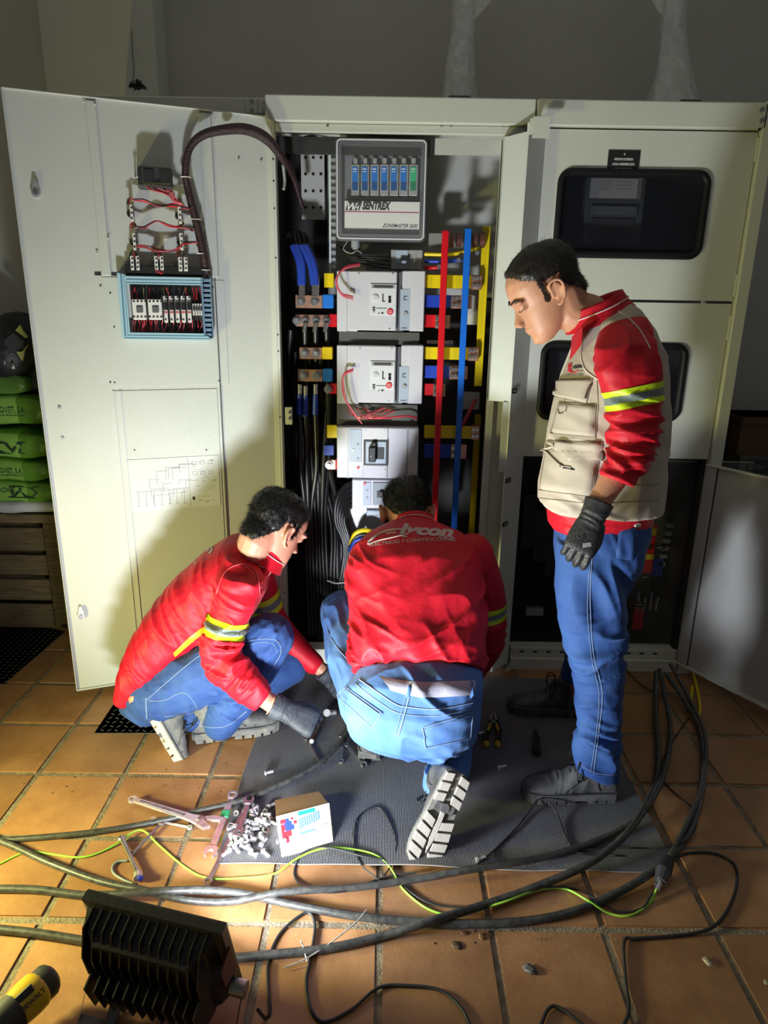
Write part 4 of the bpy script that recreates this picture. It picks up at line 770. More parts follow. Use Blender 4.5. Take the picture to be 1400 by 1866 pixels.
# ---------------- cables on the floor ----------------
def cable(name, pts, r, mt, lab, cat='cable', grp=None, n=8, sub=8, lift=0.0):
    P = []
    for p in pts:
        z = (p[2] if len(p) > 2 else 0) + r + lift + (.004 if False else 0); P.append(PZ(p[0], p[1], z))
    m = MB(); m.tube(P, r, mt, n, sub); return tag(m.build(name), lab, cat, grp)
cable('power_cable', [(-60, 1534, .002), (60, 1527, .002), (180, 1515, .002), (300, 1494, .002), (360, 1478, .006), (440, 1458, .008), (520, 1425, .008), (590, 1385, .008), (636, 1330, .008), (655, 1290, .01), (660, 1250, .03), (650, 1205, .08)], .0085, CABLE, 'dusty black cable rising from the floor at left to the kneeling man')
cable('power_cable', [(-60, 1510, .002), (20, 1540, .002), (90, 1572, .004), (180, 1605, .004), (260, 1622, .012), (340, 1640, .006), (420, 1643, .004), (520, 1625, .018), (640, 1618, .004), (760, 1602, .008), (860, 1584, .022), (1000, 1560, .01), (1120, 1518, .008), (1180, 1470, .02), (1212, 1400, .012), (1222, 1330, .01), (1210, 1260, .04), (1202, 1220, .08)], .0095, CABLE, 'topmost thick black cable crossing the mat edge, running up to the right bay')
cable('power_cable', [(-60, 1620), (60, 1621), (160, 1632), (260, 1626, .016), (360, 1622, .018), (440, 1628, .006), (540, 1650), (640, 1668), (760, 1680), (900, 1683), (1020, 1668), (1120, 1630, .004), (1200, 1580, .012), (1255, 1520, .006), (1280, 1430), (1278, 1340, .004), (1250, 1280, .02), (1215, 1228, .08)], .0105, CABLE, 'thickest black cable sweeping across the foreground tiles and up at far right')
cable('power_cable', [(-60, 1688), (60, 1700), (160, 1716), (260, 1735), (400, 1745), (480, 1741), (600, 1728), (700, 1705), (780, 1680, .02), (880, 1650, .006), (980, 1615, .006), (1080, 1570, .02), (1150, 1510, .03), (1190, 1440, .004), (1200, 1380, .004), (1195, 1300, .01), (1196, 1225, .08)], .0105, CABLE, 'lowest thick black cable passing behind the floodlight')
cable('power_cable', [(1222, 1560, .02), (1256, 1492, .02), (1282, 1425, .02), (1284, 1340, .01), (1255, 1270, .03), (1222, 1210, .1)], .008, CABLE, 'black cable from the plug connector up along the right tiles')
cable('flexible_wire', [(1160, 1560, .03), (1100, 1558, .006), (1052, 1552, .006), (1030, 1522, .006), (1018, 1488, .01), (1000, 1462, .035), (980, 1458, .035), (960, 1485, .01), (940, 1510, .006), (900, 1550, .006), (868, 1578, .022)], .0028, BLACKR, 'thin wire looped over the mat in front of the standing man', 'wire', n=6)
cable('flexible_wire', [(1045, 1550, .006), (1120, 1545, .008), (1220, 1543, .03), (1262, 1520, .018), (1268, 1480), (1230, 1445), (1208, 1420), (1206, 1390), (1240, 1330), (1262, 1300)], .0028, BLACKR, 'thin black wire from the mat edge to the tiles by the thick cables', 'wire', n=6)
cable('flexible_wire', [(1222, 1572, .02), (1250, 1556, .004), (1300, 1555), (1338, 1575), (1343, 1610), (1325, 1660), (1290, 1694), (1220, 1706), (1160, 1710), (1138, 1715), (1140, 1780), (1146, 1840), (1130, 1880), (1110, 1905)], .0042, BLACKR, 'thin black cord looping on the tiles at far right', 'wire', n=6)
cable('flexible_wire', [(985, 1870), (1000, 1838), (1020, 1836), (1060, 1866), (1100, 1900)], .004, BLACKR, 'short black cord peaking at the bottom edge', 'wire', n=6)
cable('flexible_wire', [(470, 1840, .06), (484, 1855), (492, 1840), (488, 1760), (508, 1705), (545, 1670), (566, 1665), (574, 1690), (566, 1745), (558, 1790), (566, 1836), (590, 1862), (640, 1840), (690, 1800), (740, 1796), (800, 1804), (840, 1836), (862, 1880)], .004, BLACKR, 'black lead looping from the floodlight across the tiles', 'wire', n=6)
cable('earth_wire', [(-40, 1595), (0, 1574), (50, 1552), (90, 1556), (150, 1562), (200, 1545), (240, 1518, .008), (262, 1514, .008), (290, 1540), (340, 1582), (380, 1600), (440, 1600), (500, 1592), (540, 1565, .004), (580, 1548, .006), (620, 1545, .008), (680, 1556, .006), (712, 1582, .004), (735, 1620), (780, 1656), (830, 1668), (880, 1655, .01), (930, 1640, .02), (980, 1622, .01), (1030, 1620), (1070, 1640, .02), (1110, 1664), (1150, 1668), (1185, 1645), (1197, 1620, .012)], .003, GREENW, 'green and yellow earth wire snaking from left to the plug', 'wire', n=6)
cable('flexible_wire', [(1188, 1628, .01), (1170, 1655), (1130, 1662), (1090, 1640, .01), (1050, 1620), (1000, 1616, .01), (950, 1624, .01), (900, 1650, .01), (820, 1652), (770, 1640), (720, 1600), (705, 1570, .004), (660, 1560, .01), (600, 1545, .01), (560, 1550), (540, 1575), (538, 1600), (560, 1620, .012), (620, 1625, .012), (700, 1600), (760, 1590, .01)], .003, BLACKR, 'black wire twisted along the green and yellow one', 'wire', n=6)
cable('flexible_wire', [(700, 1596, .004), (716, 1570, .006), (722, 1530, .006), (700, 1480, .006), (680, 1472, .006), (652, 1490, .006), (645, 1530, .006), (655, 1570, .006), (680, 1595, .006), (715, 1612, .004), (800, 1600, .02)], .0022, BLACKR, 'thin black loop of wire left of the raised boot sole', 'wire', n=6)
cable('flexible_wire', [(1138, 1180, .05), (1136, 1210, .03), (1160, 1240, .01), (1180, 1255, .01), (1195, 1262, .01)], .003, BLACKR, 'thin dark wire beside the standing leg near the right bay', 'wire', n=6)
m = MB(); m.tube([PZ(1262, 1222, .02), PZ(1270, 1252, .01), PZ(1276, 1290, .008), PZ(1270, 1310, .008), PZ(1258, 1300, .01), PZ(1262, 1250, .01)], .006, YEL, 6, 5); tag(m.build('yellow_strap'), 'yellow strap on the tiles under the lower right door', 'strap')
m = MB(); m.tube([PZ(517, 1764, .006), PZ(556, 1748, .01), PZ(600, 1720, .02), (PZ(650, 1680, .03)), PZ(668, 1658, .03)], .0018, GALV, 5, 3); m.tube([PZ(560, 1752, .008), PZ(552, 1722, .02), PZ(548, 1716, .03)], .0018, GALV, 5, 2); tag(m.build('cable_tie_bundle'), 'grey twisted tie wire across the cable right of the floodlight', 'wire')
# plug connector
pl = thing('plug_connector', 'black and clear plug connector on the tiles at the mat corner', 'plug', tuple(PZ(1205, 1600)))
a = PZ(1216, 1568, .03); b_ = PZ(1203, 1607, .026); c = PZ(1197, 1622, .018)
MB().cyl(a, a.lerp(b_, .55), .019, BLACKR, 18, .022).build('rubber_body', pl)
MB().cyl(a.lerp(b_, .5), b_, .022, mat('smoky_plastic', (.05, .05, .055), .12, coat=.6), 18, .015).build('clear_sleeve', pl)
MB().cyl(b_, c, .008, STEEL, 12).box((b_.x - .016, b_.y - .006, b_.z - .01), (b_.x + .016, b_.y, b_.z - .002), STEEL).build('cord_clamp', pl)
# ---------------- floodlight in the foreground ----------------
fd = thing('floodlight', 'black finned work floodlight standing on the tiles, seen from behind', 'floodlight', tuple(PZ(330, 1800)))
P2 = PZ(405, 1692, .28); P1_ = PZ(160, 1632, .28); P3_ = PZ(482, 1808, .06)
ex_ = (P1_ - P2).normalized(); dn = P3_ - P2; dn = (dn - ex_ * dn.dot(ex_)).normalized()
nn = ex_.cross(dn).normalized()
if nn.y < 0: nn = -nn
LW, LH = (P1_ - P2).length, .235
def LP(a, b_, h): return P2 + ex_ * a * LW + dn * b_ * LH + nn * h      # a along length from the top right corner, b down, h along the beam
LB = mat('floodlight_black', (.010, .010, .011), .38, bump=.1, bs=90)
m = MB()
def lring(o, h, t=0): return [LP(-o, -o, h), LP(1 + o, -o, h), LP(1 + o, 1 + o, h), LP(-o, 1 + o, h)]
m.ring([lring(.015, .012), lring(.02, .008), lring(.02, -.012), lring(-.03, -.018)], LB, cap=False, smooth=False)
m.ring([lring(.015, .012), lring(-.06, .012), lring(-.08, -.002)], LB, cap=False, smooth=False); m.build('bezel', fd)
m = MB(); m.ring([lring(-.03, -.018), lring(-.06, -.045), lring(-.16, -.075)], LB, smooth=False); hs = m.build('housing', fd)
m = MB()
for k in range(13):
    a = .08 + .84 * k / 12
    q = [LP(a, .0, -.018), LP(a, .04, -.058), LP(a, .30, -.088), LP(a, .55, -.090), LP(a, .60, -.05), LP(a, .55, -.02)]
    m.ring([[p - ex_ * .0016 for p in q], [p + ex_ * .0016 for p in q]], LB, smooth=False)
for k in range(12):
    a = .10 + .80 * k / 11
    q = [LP(a, .50, -.07), LP(a, .56, -.118), LP(a, .90, -.112), LP(a, .98, -.06), LP(a, .95, -.02)]
    m.ring([[p - ex_ * .0016 for p in q], [p + ex_ * .0016 for p in q]], LB, smooth=False)
m.build('cooling_fins', fd)
m = MB(); m.ring([[LP(a, b_, -.02) for a, b_ in ((.2, .55), (.8, .55), (.8, .95), (.2, .95))], [LP(a, b_, -.098) for a, b_ in ((.24, .6), (.76, .6), (.76, .9), (.24, .9))]], LB, smooth=False); m.build('driver_box', fd)
m = MB(); q = [LP(-.022, .25, -.002), LP(-.022, .62, -.002), LP(-.024, .55, -.05), LP(-.024, .30, -.05)]; m.ring([[p for p in q], [p - ex_ * .002 for p in q]], mat('warning_label', (.10, .018, .010), .6), smooth=False); m.build('label_sticker', fd)
m = MB(); m.add(lring(-.06, .0), [(0, 1, 2, 3)], mat('lamp_glass', (.8, .9, 1), .2, emit=(.86, .93, 1.0), es=6)); m.build('lit_glass', fd, 'glowing lens facing the cabinets')
m = MB(); pv = LP(-.03, .80, -.02); pw = LP(1.03, .80, -.02)
m.cyl(pv + ex_ * .01, pv - ex_ * .022, .018, STEELD, 12); m.cyl(pw - ex_ * .01, pw + ex_ * .012, .016, STEELD, 12)
g0 = Vector((pv.x, pv.y, .0)) - ex_ * .012 + Vector((-.01, -.09, .004)); g1 = Vector((pw.x, pw.y, 0)) + ex_ * .012 + Vector((-.01, -.09, .004))
BRK = mat('bracket_steel', (.12, .12, .12), .4, .7)
def strap(a, b_, wv, m): m.ring([[a + wv, a - wv, b_ - wv, b_ + wv], [p + Vector((.002, -.002, .003)) for p in (a + wv, a - wv, b_ - wv, b_ + wv)]], BRK, smooth=False)
strap(pv - ex_ * .014, g0, Vector((.0, .012, .006)), m); strap(pw + ex_ * .014, g1, Vector((.0, .012, .006)), m); strap(g0, g1, Vector((.0, .012, .0)), m); m.build('stand_bracket', fd)
m = MB(); q = [PZ(214, 1782, .09), PZ(234, 1776, .09), PZ(206, 1875, .005), PZ(188, 1875, .005)]; m.ring([q, [p + Vector((0, .003, .002)) for p in q]], BRK, smooth=False); m.build('stand_leg', fd)
FLOOD = light('floodlight_beam', 'AREA', LP(.5, .5, .016), (.46, .78, .62), FLOOD_ENERGY, (.90, .95, 1.0), .22, .14, 2.7)
FLOOD.parent = fd; FLOOD.matrix_parent_inverse = parent_world(fd).inverted()
# ---------------- drill ----------------
dd = thing('cordless_drill', 'yellow and black cordless drill at the bottom left corner', 'drill', tuple(PZ(60, 1830)))
DY = mat('drill_yellow', (.50, .33, .012), .4, bump=.05)
a = PZ(88, 1785, .07); b_ = PZ(34, 1836, .07); dx_ = (b_ - a).normalized(); m = MB()
m.tube([a - dx_ * .012, a, a.lerp(b_, .5), b_], .03, BLACKR, 14, 3, rs=[.024, .036, .036, .034]); m.build('motor_cap', dd)
m = MB(); m.tube([a + dx_ * .018, a.lerp(b_, .5), b_ + dx_ * .01], .038, DY, 16, 4, rs=[.034, .040, .041, .038]); m.build('body', dd)
m = MB(); m.tube([b_ + dx_ * .008, b_ + dx_ * .05, b_ + dx_ * .08], .03, BLACKR, 14, 3, rs=[.039, .036, .024]); m.build('chuck', dd)
m = MB(); up = Vector((0, 0, 1)); sd = dx_.cross(up).normalized(); c = a.lerp(b_, .6)
M_ = Matrix.Identity(4); uz = (Vector(CP) - c).normalized(); ux = dx_ - uz * dx_.dot(uz); ux.normalize(); ux = -ux; uy = uz.cross(ux)
for i, v_ in enumerate((ux, uy, uz)):
    for j in range(3): M_[j][i] = v_[j]
o_ = c + uz * .048; M2 = M_.copy()
for j in range(3): M2[j][3] = o_[j]
m.box((-.024, .004, -.014), (.012, .020, .0), BLACKR, M2, .002); m.build('side_vent', dd); m = MB(); m.text('DEWALT', M2 @ Matrix.Translation((-.026, -.014, .001)), .014, INKB, bold=.03, width=.052); m.build('print', dd)
m = MB(); hd = c - up * .01; m.tube([hd, hd + Vector((-.03, -.05, -.02)), hd + Vector((-.05, -.11, -.035))], .021, BLACKR, 12, 4); m.build('handle', dd)
# ---------------- tools and fasteners ----------------
def spanner(a, b_, wA, wB, mt, lab, ring_end='a', th=.005, z=.006, grip=None, group=None, wid=.008, name='spanner'):
    a = Vector((a.x, a.y, 0)); b_ = Vector((b_.x, b_.y, 0)); d = (b_ - a); L = d.length; d.normalize(); s_ = Vector((-d.y, d.x, 0)); t = thing(name, lab, 'spanner', tuple(a + Vector((0, 0, z))), group)
    M_ = Matrix(((d.x, s_.x, 0, a.x), (d.y, s_.y, 0, a.y), (0, 0, 1, z), (0, 0, 0, 1)))
    m = MB(); m.box((wA * .8, -wid * .9, 0), (L - wB * .8, wid * .9, th), mt, M_, .0015); m.build('handle', t)
    m = MB(); n = 20
    o = [(wA * math.cos(2 * math.pi * k / n), wA * math.sin(2 * math.pi * k / n)) for k in range(n)]; i_ = [(x * .6, y * .6) for x, y in o]
    m.ring([[M_ @ Vector((x, y, -.001)) for x, y in o], [M_ @ Vector((x, y, th + .002)) for x, y in o], [M_ @ Vector((x, y, th + .002)) for x, y in i_], [M_ @ Vector((x, y, -.001)) for x, y in i_]], mt, cap=False, smooth=False, closed=True); m.build('ring_end', t)
    m = MB(); w_ = wB
    pts = [(L - w_ * 1.0, -.5 * w_), (L - w_ * .6, -.95 * w_), (L + w_ * .2, -1.0 * w_), (L + w_ * .95, -.62 * w_), (L + w_ * .80, -.42 * w_), (L + w_ * .05, -.5 * w_), (L - w_ * .3, -.2 * w_), (L - w_ * .3, .2 * w_), (L + w_ * .05, .5 * w_), (L + w_ * .8, .42 * w_), (L + w_ * .95, .62 * w_), (L + w_ * .2, 1.0 * w_), (L - w_ * .6, .95 * w_), (L - w_ * 1.0, .5 * w_)]
    half = len(pts) // 2; m.prism(pts[:7] + [(L - w_ * .3, 0), (L - w_, 0)], -.001, th + .002, mt, M_); m.prism([(L - w_, 0), (L - w_ * .3, 0)] + pts[7:], -.001, th + .002, mt, M_); m.build('open_jaw', t)
    if grip: m = MB(); m.box((L * grip[0], -wid * 1.15, -.0006), (L * grip[1], wid * 1.15, th + .0016), grip[2], M_, .001); m.build('coloured_band', t)
    return t
PINKST = mat('reddish_chrome', (.50, .40, .40), .32, .75, var=.2, vs=40)
spanner(PZ(424, 1449, .02), PZ(384, 1552, .02), .016, .020, PINKST, 'large combination spanner with a green band over the mat corner', z=.016, th=.006, grip=(.30, .42, mat('green_tape', (.02, .25, .12), .5)), wid=.011)
spanner(PZ(380, 1612), PZ(452, 1462, .01), .012, .016, STEELD, 'long dull spanner reaching off the mat onto the tile', z=.008, wid=.007)
spanner(PZ(435, 1522, .02), PZ(454, 1462, .02), .013, .017, STEELD, 'short dark spanner standing over the bolt pile', z=.024, wid=.009)
spanner(PZ(346, 1511), PZ(278, 1497), .008, .010, CHROME, 'small thin spanner below the adjustable wrench', z=.004, wid=.0045, th=.004)
spanner(PZ(242, 1560), PZ(296, 1497, .01), .009, .012, STEELD, 'slim spanner leaning against the cable beside the ratchet', z=.006, wid=.005)
spanner(PZ(622, 1392), PZ(622, 1345), .010, .010, STEELD, 'small ring spanner upright on the mat left of the front boot', z=.007, wid=.004)
spanner(PZ(632, 1362), PZ(662, 1397), .009, .013, STEELD, 'open spanner lying against the front boot toe', z=.007, wid=.006)
spanner(PZ(558, 1350), PZ(584, 1395), .008, .010, STEELD, 'spanner crossing under the cable on the mat', z=.006, wid=.005)
# adjustable wrench
aw = thing('adjustable_wrench', 'large chrome adjustable wrench lying on the tiles by the cable', 'wrench', tuple(PZ(300, 1475)))
a = PZ(244, 1459, .012); b_ = PZ(365, 1497, .018); d = (b_ - a).normalized(); s_ = Vector((0, 0, 1)).cross(d).normalized(); upv = d.cross(s_)
M_ = Matrix.Identity(4)
for i, v_ in enumerate((d, s_, upv)):
    for j in range(3): M_[j][i] = v_[j]
for j in range(3): M_[j][3] = a[j]
L = (b_ - a).length; m = MB(); m.prism([(.0, -.008), (L * .5, -.010), (L * .85, -.012), (L, -.018), (L, .016), (L * .85, .012), (L * .5, .010), (0, .008)], 0, .007, CHROME, M_); m.prism([(L * .1, -.004), (L * .78, -.006), (L * .78, .006), (L * .1, .004)], .007, .0074, mat('wrench_web', (.28, .30, .34), .35, .8, var=.5, vs=70), M_); m.build('handle', aw)
m = MB(); n = 18; o = [(-.004 + .014 * math.cos(2 * math.pi * k / n), .014 * math.sin(2 * math.pi * k / n)) for k in range(n)]; i_ = [(-.004 + .008 * math.cos(2 * math.pi * k / n), .008 * math.sin(2 * math.pi * k / n)) for k in range(n)]
m.ring([[M_ @ Vector((x, y, -.001)) for x, y in o], [M_ @ Vector((x, y, .008)) for x, y in o], [M_ @ Vector((x, y, .008)) for x, y in i_], [M_ @ Vector((x, y, -.001)) for x, y in i_]], CHROME, cap=False, smooth=False, closed=True); m.build('hanging_eye', aw)
m = MB(); m.prism([(L, -.020), (L + .03, -.026), (L + .045, -.012), (L + .028, -.006), (L + .015, .002), (L, .016)], -.002, .010, PINKST, M_); m.build('fixed_jaw', aw); m = MB(); m.prism([(L + .006, .016), (L + .018, .006), (L + .055, .020), (L + .060, .034), (L + .03, .030)], -.001, .009, PINKST, M_); m.build('sliding_jaw', aw)
m = MB()
for k in range(4): m.cyl(M_ @ Vector((L - .006 + .004 * k, -.004, .005)), M_ @ Vector((L - .004 + .004 * k, .012, .005)), .0055, STEELD, 8)
m.build('worm_screw', aw)
# ratchet with socket
rt = thing('ratchet', 'ratchet handle with a chrome socket lying on the tile at left', 'ratchet', tuple(PZ(240, 1560)))
a = PZ(222, 1528, .012); b_ = PZ(252, 1592, .014); MB().tube([a, a.lerp(b_, .4), a.lerp(b_, .8), b_], .006, STEEL, 10, 4, rs=[.008, .006, .006, .009]).build('handle', rt); MB().sphere(a, .011, STEEL, (1, 1, .8)).build('head', rt)
MB().cyl(b_, b_ + (b_ - a).normalized() * .020 + Vector((-.006, 0, 0)), .012, CHROME, 16).cyl(b_ + (b_ - a).normalized() * .018, b_ + (b_ - a).normalized() * .0215, .008, mat('socket_blue', (.05, .08, .6), .3), 12).build('socket', rt)
cable('wire_offcut', [(232, 1568, .002), (215, 1570), (205, 1580), (208, 1592), (225, 1603), (242, 1610)], .0035, mat('grey_wire', (.20, .24, .24), .4), 'short curled grey wire beside the ratchet', 'wire', n=6)
# bolts: individuals
boltm = MB(); boltm.cyl((0, 0, 0), (0, 0, .006), .009, CHROME, 6); boltm.cyl((0, 0, .006), (0, 0, .03), .005, CHROME, 10)
for k in range(5): boltm.cyl((0, 0, .010 + k * .004), (0, 0, .012 + k * .004), .0058, CHROME, 10)
nutm = MB(); n = 12; o = [(.009 * math.cos(2 * math.pi * k / 6), .009 * math.sin(2 * math.pi * k / 6)) for k in range(6)]; i_ = [(.005 * math.cos(2 * math.pi * k / 6), .005 * math.sin(2 * math.pi * k / 6)) for k in range(6)]
nutm.ring([[Vector((x, y, 0)) for x, y in o], [Vector((x, y, .007)) for x, y in o], [Vector((x, y, .007)) for x, y in i_], [Vector((x, y, 0)) for x, y in i_]], CHROME, cap=False, smooth=False, closed=True)
washm = MB(); o = [(.012 * math.cos(2 * math.pi * k / 18), .012 * math.sin(2 * math.pi * k / 18)) for k in range(18)]; i_ = [(x * .5, y * .5) for x, y in o]
washm.ring([[Vector((x, y, 0)) for x, y in o], [Vector((x, y, .002)) for x, y in o], [Vector((x, y, .002)) for x, y in i_], [Vector((x, y, 0)) for x, y in i_]], STEEL, cap=False, smooth=False, closed=True)
b0 = boltm.build('bolt'); n0 = nutm.build('nut'); w0 = washm.build('washer')
BR_ = mat('brass', (.60, .48, .22)); used = {'bolt': 0, 'nut': 0, 'washer': 0}
def hw(src, x, y, z, rot, lab, grp, cat):
    k = src.name.split('.')[0]
    o = src if used[k] == 0 else src.copy()
    if used[k]: S.collection.objects.link(o)
    used[k] += 1; o.location = (x, y, z); o.rotation_euler = rot; tag(o, lab, cat, grp)
rr = random.Random(11)
for k in range(46):
    px = rr.gauss(450, 14) + (14 if k % 3 == 0 else 0); py = rr.uniform(1478, 1548); px -= (py - 1510) * .25
    p = PZ(px, py, .012)
    if k % 3 < 2: hw(b0, p.x, p.y, .012 + .008 * rr.random(), (math.radians(rr.uniform(70, 110)), rr.uniform(-.3, .3), rr.uniform(0, 6.28)), 'small chrome bolt in the pile on the mat corner', 'loose bolts in the pile', 'bolt')
    else: hw(n0, p.x, p.y, .006 + .01 * rr.random(), (rr.uniform(-.6, .6), rr.uniform(-.6, .6), rr.uniform(0, 6)), 'small chrome nut in the pile on the mat corner', 'loose nuts in the pile', 'nut')
for k, (px, py) in enumerate(((476, 1500), (474, 1494), (494, 1494), (478, 1528), (470, 1560), (479, 1551), (475, 1542), (484, 1512), (488, 1472), (470, 1480))):
    p = PZ(px, py, .008); (hw(w0, p.x, p.y, .006, (rr.uniform(-.3, .3), rr.uniform(-.3, .3), 0), 'steel washer beside the bolt pile near the card box', 'washers near the bolt pile', 'washer') if k in (0, 2, 3, 7) else hw(b0, p.x, p.y, .010, (math.radians(90), 0, rr.uniform(0, 6)), 'chrome bolt between the pile and the card box', 'bolts beside the pile', 'bolt'))
for (px, py, lab) in ((482, 1410, 'single bolt alone on the mat above the card box'), (908, 1400, 'single dark bolt on the mat right of the kneeling leg'), (1042, 1337, 'small bolt on the mat in front of the far boot'), (872, 1338, 'small bolt left of the yellow pliers'), (868, 1568, 'tiny bolt at the mat edge right of the raised sole')):
    p = PZ(px, py, .012); hw(b0, p.x, p.y, .013, (math.radians(85), 0, 1.9), lab, None, 'bolt')
m = MB(); m.tube([PZ(418, 1500, .03), PZ(412, 1512, .03), PZ(420, 1522, .03), PZ(432, 1516, .03), PZ(430, 1504, .03), PZ(418, 1499, .03)], .0018, STEEL, 6, 5); tag(m.build('key_ring'), 'wire ring lying on the bolt pile', 'ring')
# ratchet on mat (right of croucher's glove)
t = thing('ratchet', 'dark ratchet on the mat between the two crouching men', 'ratchet', tuple(PZ(590, 1320)))
a = PZ(568, 1350, .01); b_ = PZ(590, 1302, .016); MB().box((-.009, 0, -.004), (.009, (b_ - a).length, .005), mat('worn_dark_steel', (.12, .11, .10), .4, .8), Matrix.Translation(a) @ (b_ - a).to_track_quat('Y', 'Z').to_matrix().to_4x4(), .002).build('handle', t)
MB().cyl(PZ(596, 1299, .01), PZ(596, 1299, .03), .014, STEELD, 12).cyl(PZ(612, 1298, .012), PZ(600, 1299, .016), .009, CHROME, 12).cyl(PZ(568, 1351, .004), PZ(568, 1351, .018), .008, CHROME, 12).build('socket', t)
t = thing('screwdriver', 'slim screwdriver shaft under the croucher\'s gloved hand', 'screwdriver', tuple(PZ(575, 1285)))
MB().cyl(PZ(555, 1294, .03), PZ(587, 1275, .02), .004, STEELD, 8).build('shaft', t); MB().cyl(PZ(540, 1302, .035), PZ(557, 1293, .03), .009, BLACK, 10).build('handle', t)
# pliers
t = thing('pliers', 'yellow and black handled pliers lying open on the mat', 'pliers', tuple(PZ(893, 1330)))
top = PZ(899, 1318, .012)
MB().tube([PZ(899, 1297, .01), PZ(897, 1306, .012), PZ(895, 1316, .012)], .008, STEELD, 8, 3, rs=[.003, .008, .011]).tube([PZ(900, 1297, .01), PZ(904, 1306, .012), PZ(905, 1316, .012)], .008, STEELD, 8, 3, rs=[.003, .008, .011]).cyl(top - Vector((0, 0, .008)), top + Vector((0, 0, .008)), .009, STEEL, 12).build('jaws', t)
for s_, q in ((-1, [(893, 1318), (889, 1332), (885, 1346), (886, 1356)]), (1, [(906, 1318), (909, 1332), (909, 1346), (907, 1356)])):
    MB().tube([PZ(*p, .014) for p in q], .009, mat('grip_black', (.015, .015, .015), .5), 10, 4, rs=[.009, .012, .011, .010]).build('handle', t); MB().tube([PZ(q[0][0] - s_ * 1, q[0][1] + 2, .021), PZ(*q[1], .022)], .006, DY, 8, 2).sphere(PZ(*q[3], .014), .0125, DY).build('yellow_grip', t)
t = thing('screwdriver', 'black-handled screwdriver on the mat pointing at the far boot', 'screwdriver', tuple(PZ(977, 1360)))
MB().cyl(PZ(975, 1318, .014), PZ(976, 1338, .016), .004, STEELD, 8).build('shaft', t); MB().tube([PZ(976, 1333, .018), PZ(977, 1345, .018), PZ(977, 1362, .02), PZ(978, 1373, .018)], .014, mat('grip_black', (.015, .015, .015), .5), 10, 4, rs=[.007, .014, .017, .015]).build('handle', t)
# card boxes
t = thing('card_box', 'opened small white and brown carton with printed front on the mat', 'carton', tuple(PZ(555, 1520)))
wq = [PZ(503, 1488, .05), PZ(600, 1463, .05), PZ(607, 1533, .006), PZ(514, 1564, .004)]
WC = mat('white_card', (.70, .71, .72), .6)
def quadbox(q, th, mt): up = (q[1] - q[0]).cross(q[2] - q[0]).normalized(); up = up if up.z > 0 else -up; return MB().ring([[p - up * th for p in q], q], mt, smooth=False), up
m, upn = quadbox(wq, .002, WC); fr = m.build('front_panel', t)
bq = [PZ(501, 1458, .03), PZ(581, 1442, .03), PZ(600, 1466, .048), PZ(503, 1490, .048)]
m, _ = quadbox(bq, .0015, CARD); m.build('brown_flap', t)
sq = [wq[0], wq[3], wq[3] + Vector((.002, .03, -.0)), Vector((wq[0].x, wq[0].y + .02, .004))]; m = MB(); m.add(sq, [(0, 1, 2, 3)], WC); sq = [wq[1], wq[2], wq[2] + Vector((.0, .03, 0)), Vector((wq[1].x, wq[1].y + .02, .004))]; m.add(sq, [(0, 1, 2, 3)], CARD); m.build('side_walls', t)
def cardp(s_, t_, h=.0006): return wq[0].lerp(wq[1], s_).lerp(wq[3].lerp(wq[2], s_), t_) + upn * h
def cq(m, a, b_, c, d, mt, h=.0006): m.add([cardp(a, b_, h), cardp(c, b_, h), cardp(c, d, h), cardp(a, d, h)], [(0, 1, 2, 3)], mt)
m = MB(); CRD = mat('card_red', (.6, .03, .05), .5); CBL = mat('card_blue', (.03, .07, .45), .5)
for (a, b_, c, d, mt) in ((.06, .12, .16, .22, CRD), (.16, .12, .22, .20, CBL), (.12, .20, .26, .30, CBL), (.06, .24, .14, .40, CRD), (.14, .30, .30, .42, CBL), (.30, .22, .36, .30, CRD), (.10, .42, .24, .56, CRD), (.12, .56, .18, .70, CRD), (.26, .12, .30, .18, CRD), (.06, .40, .11, .60, CRD)): cq(m, a, b_, c, d, mt)
cq(m, .40, .03, .72, .13, mat('card_green', (.02, .45, .25), .5), .0008)
for k in range(9): cq(m, .40 + .045 * k, .20 - .01 * k, .43 + .045 * k, .46 - .012 * (k % 3) - .01 * k, mat('card_skyline', (.12, .25, .42), .5))
cq(m, .40, .55, .68, .60, mat('card_skyline', (.12, .25, .42), .5)); cq(m, .80, .50, .96, .525, GI); cq(m, .66, .62, .74, .64, GI); cq(m, .46, .74, .92, .75, GI); cq(m, .5, .78, .92, .79, GI); m.build('printing', fr)
# leaves and debris
m0 = [((1290, 1752), 'pale dry leaf on the tile at bottom right', (.42, .36, .24), .012), ((967, 1766), 'grey putty blob on the tile below the cables', (.10, .10, .11), .017), ((878, 1706), 'brown leaf scrap below the cables', (.16, .08, .03), .010), ((832, 1722), 'dark debris scrap on the tile left of the leaf scrap', (.06, .035, .02), .014), ((845, 1700), 'tiny brown crumb cluster near the grout line', (.12, .06, .03), .008), ((1396, 1790), 'pale fleck at the right edge of the floor', (.5, .45, .35), .006)]
for (px, py), lab, c, r in m0:
    p = PZ(px, py, .002); bm = bmesh.new(); bmesh.ops.create_icosphere(bm, subdivisions=3, radius=r)
    for v in bm.verts: v.co *= 1 + .35 * math.sin(v.co.x * 900 + px) * math.cos(v.co.y * 700); v.co.z *= .12; v.co.y *= .7
    MBx = MB().bm(bm, mat('scrap%d' % px, c, .6), True, Matrix.Translation(p) @ Matrix.Rotation(px, 4, 'Z')); tag(MBx.build('floor_debris'), lab, 'debris')
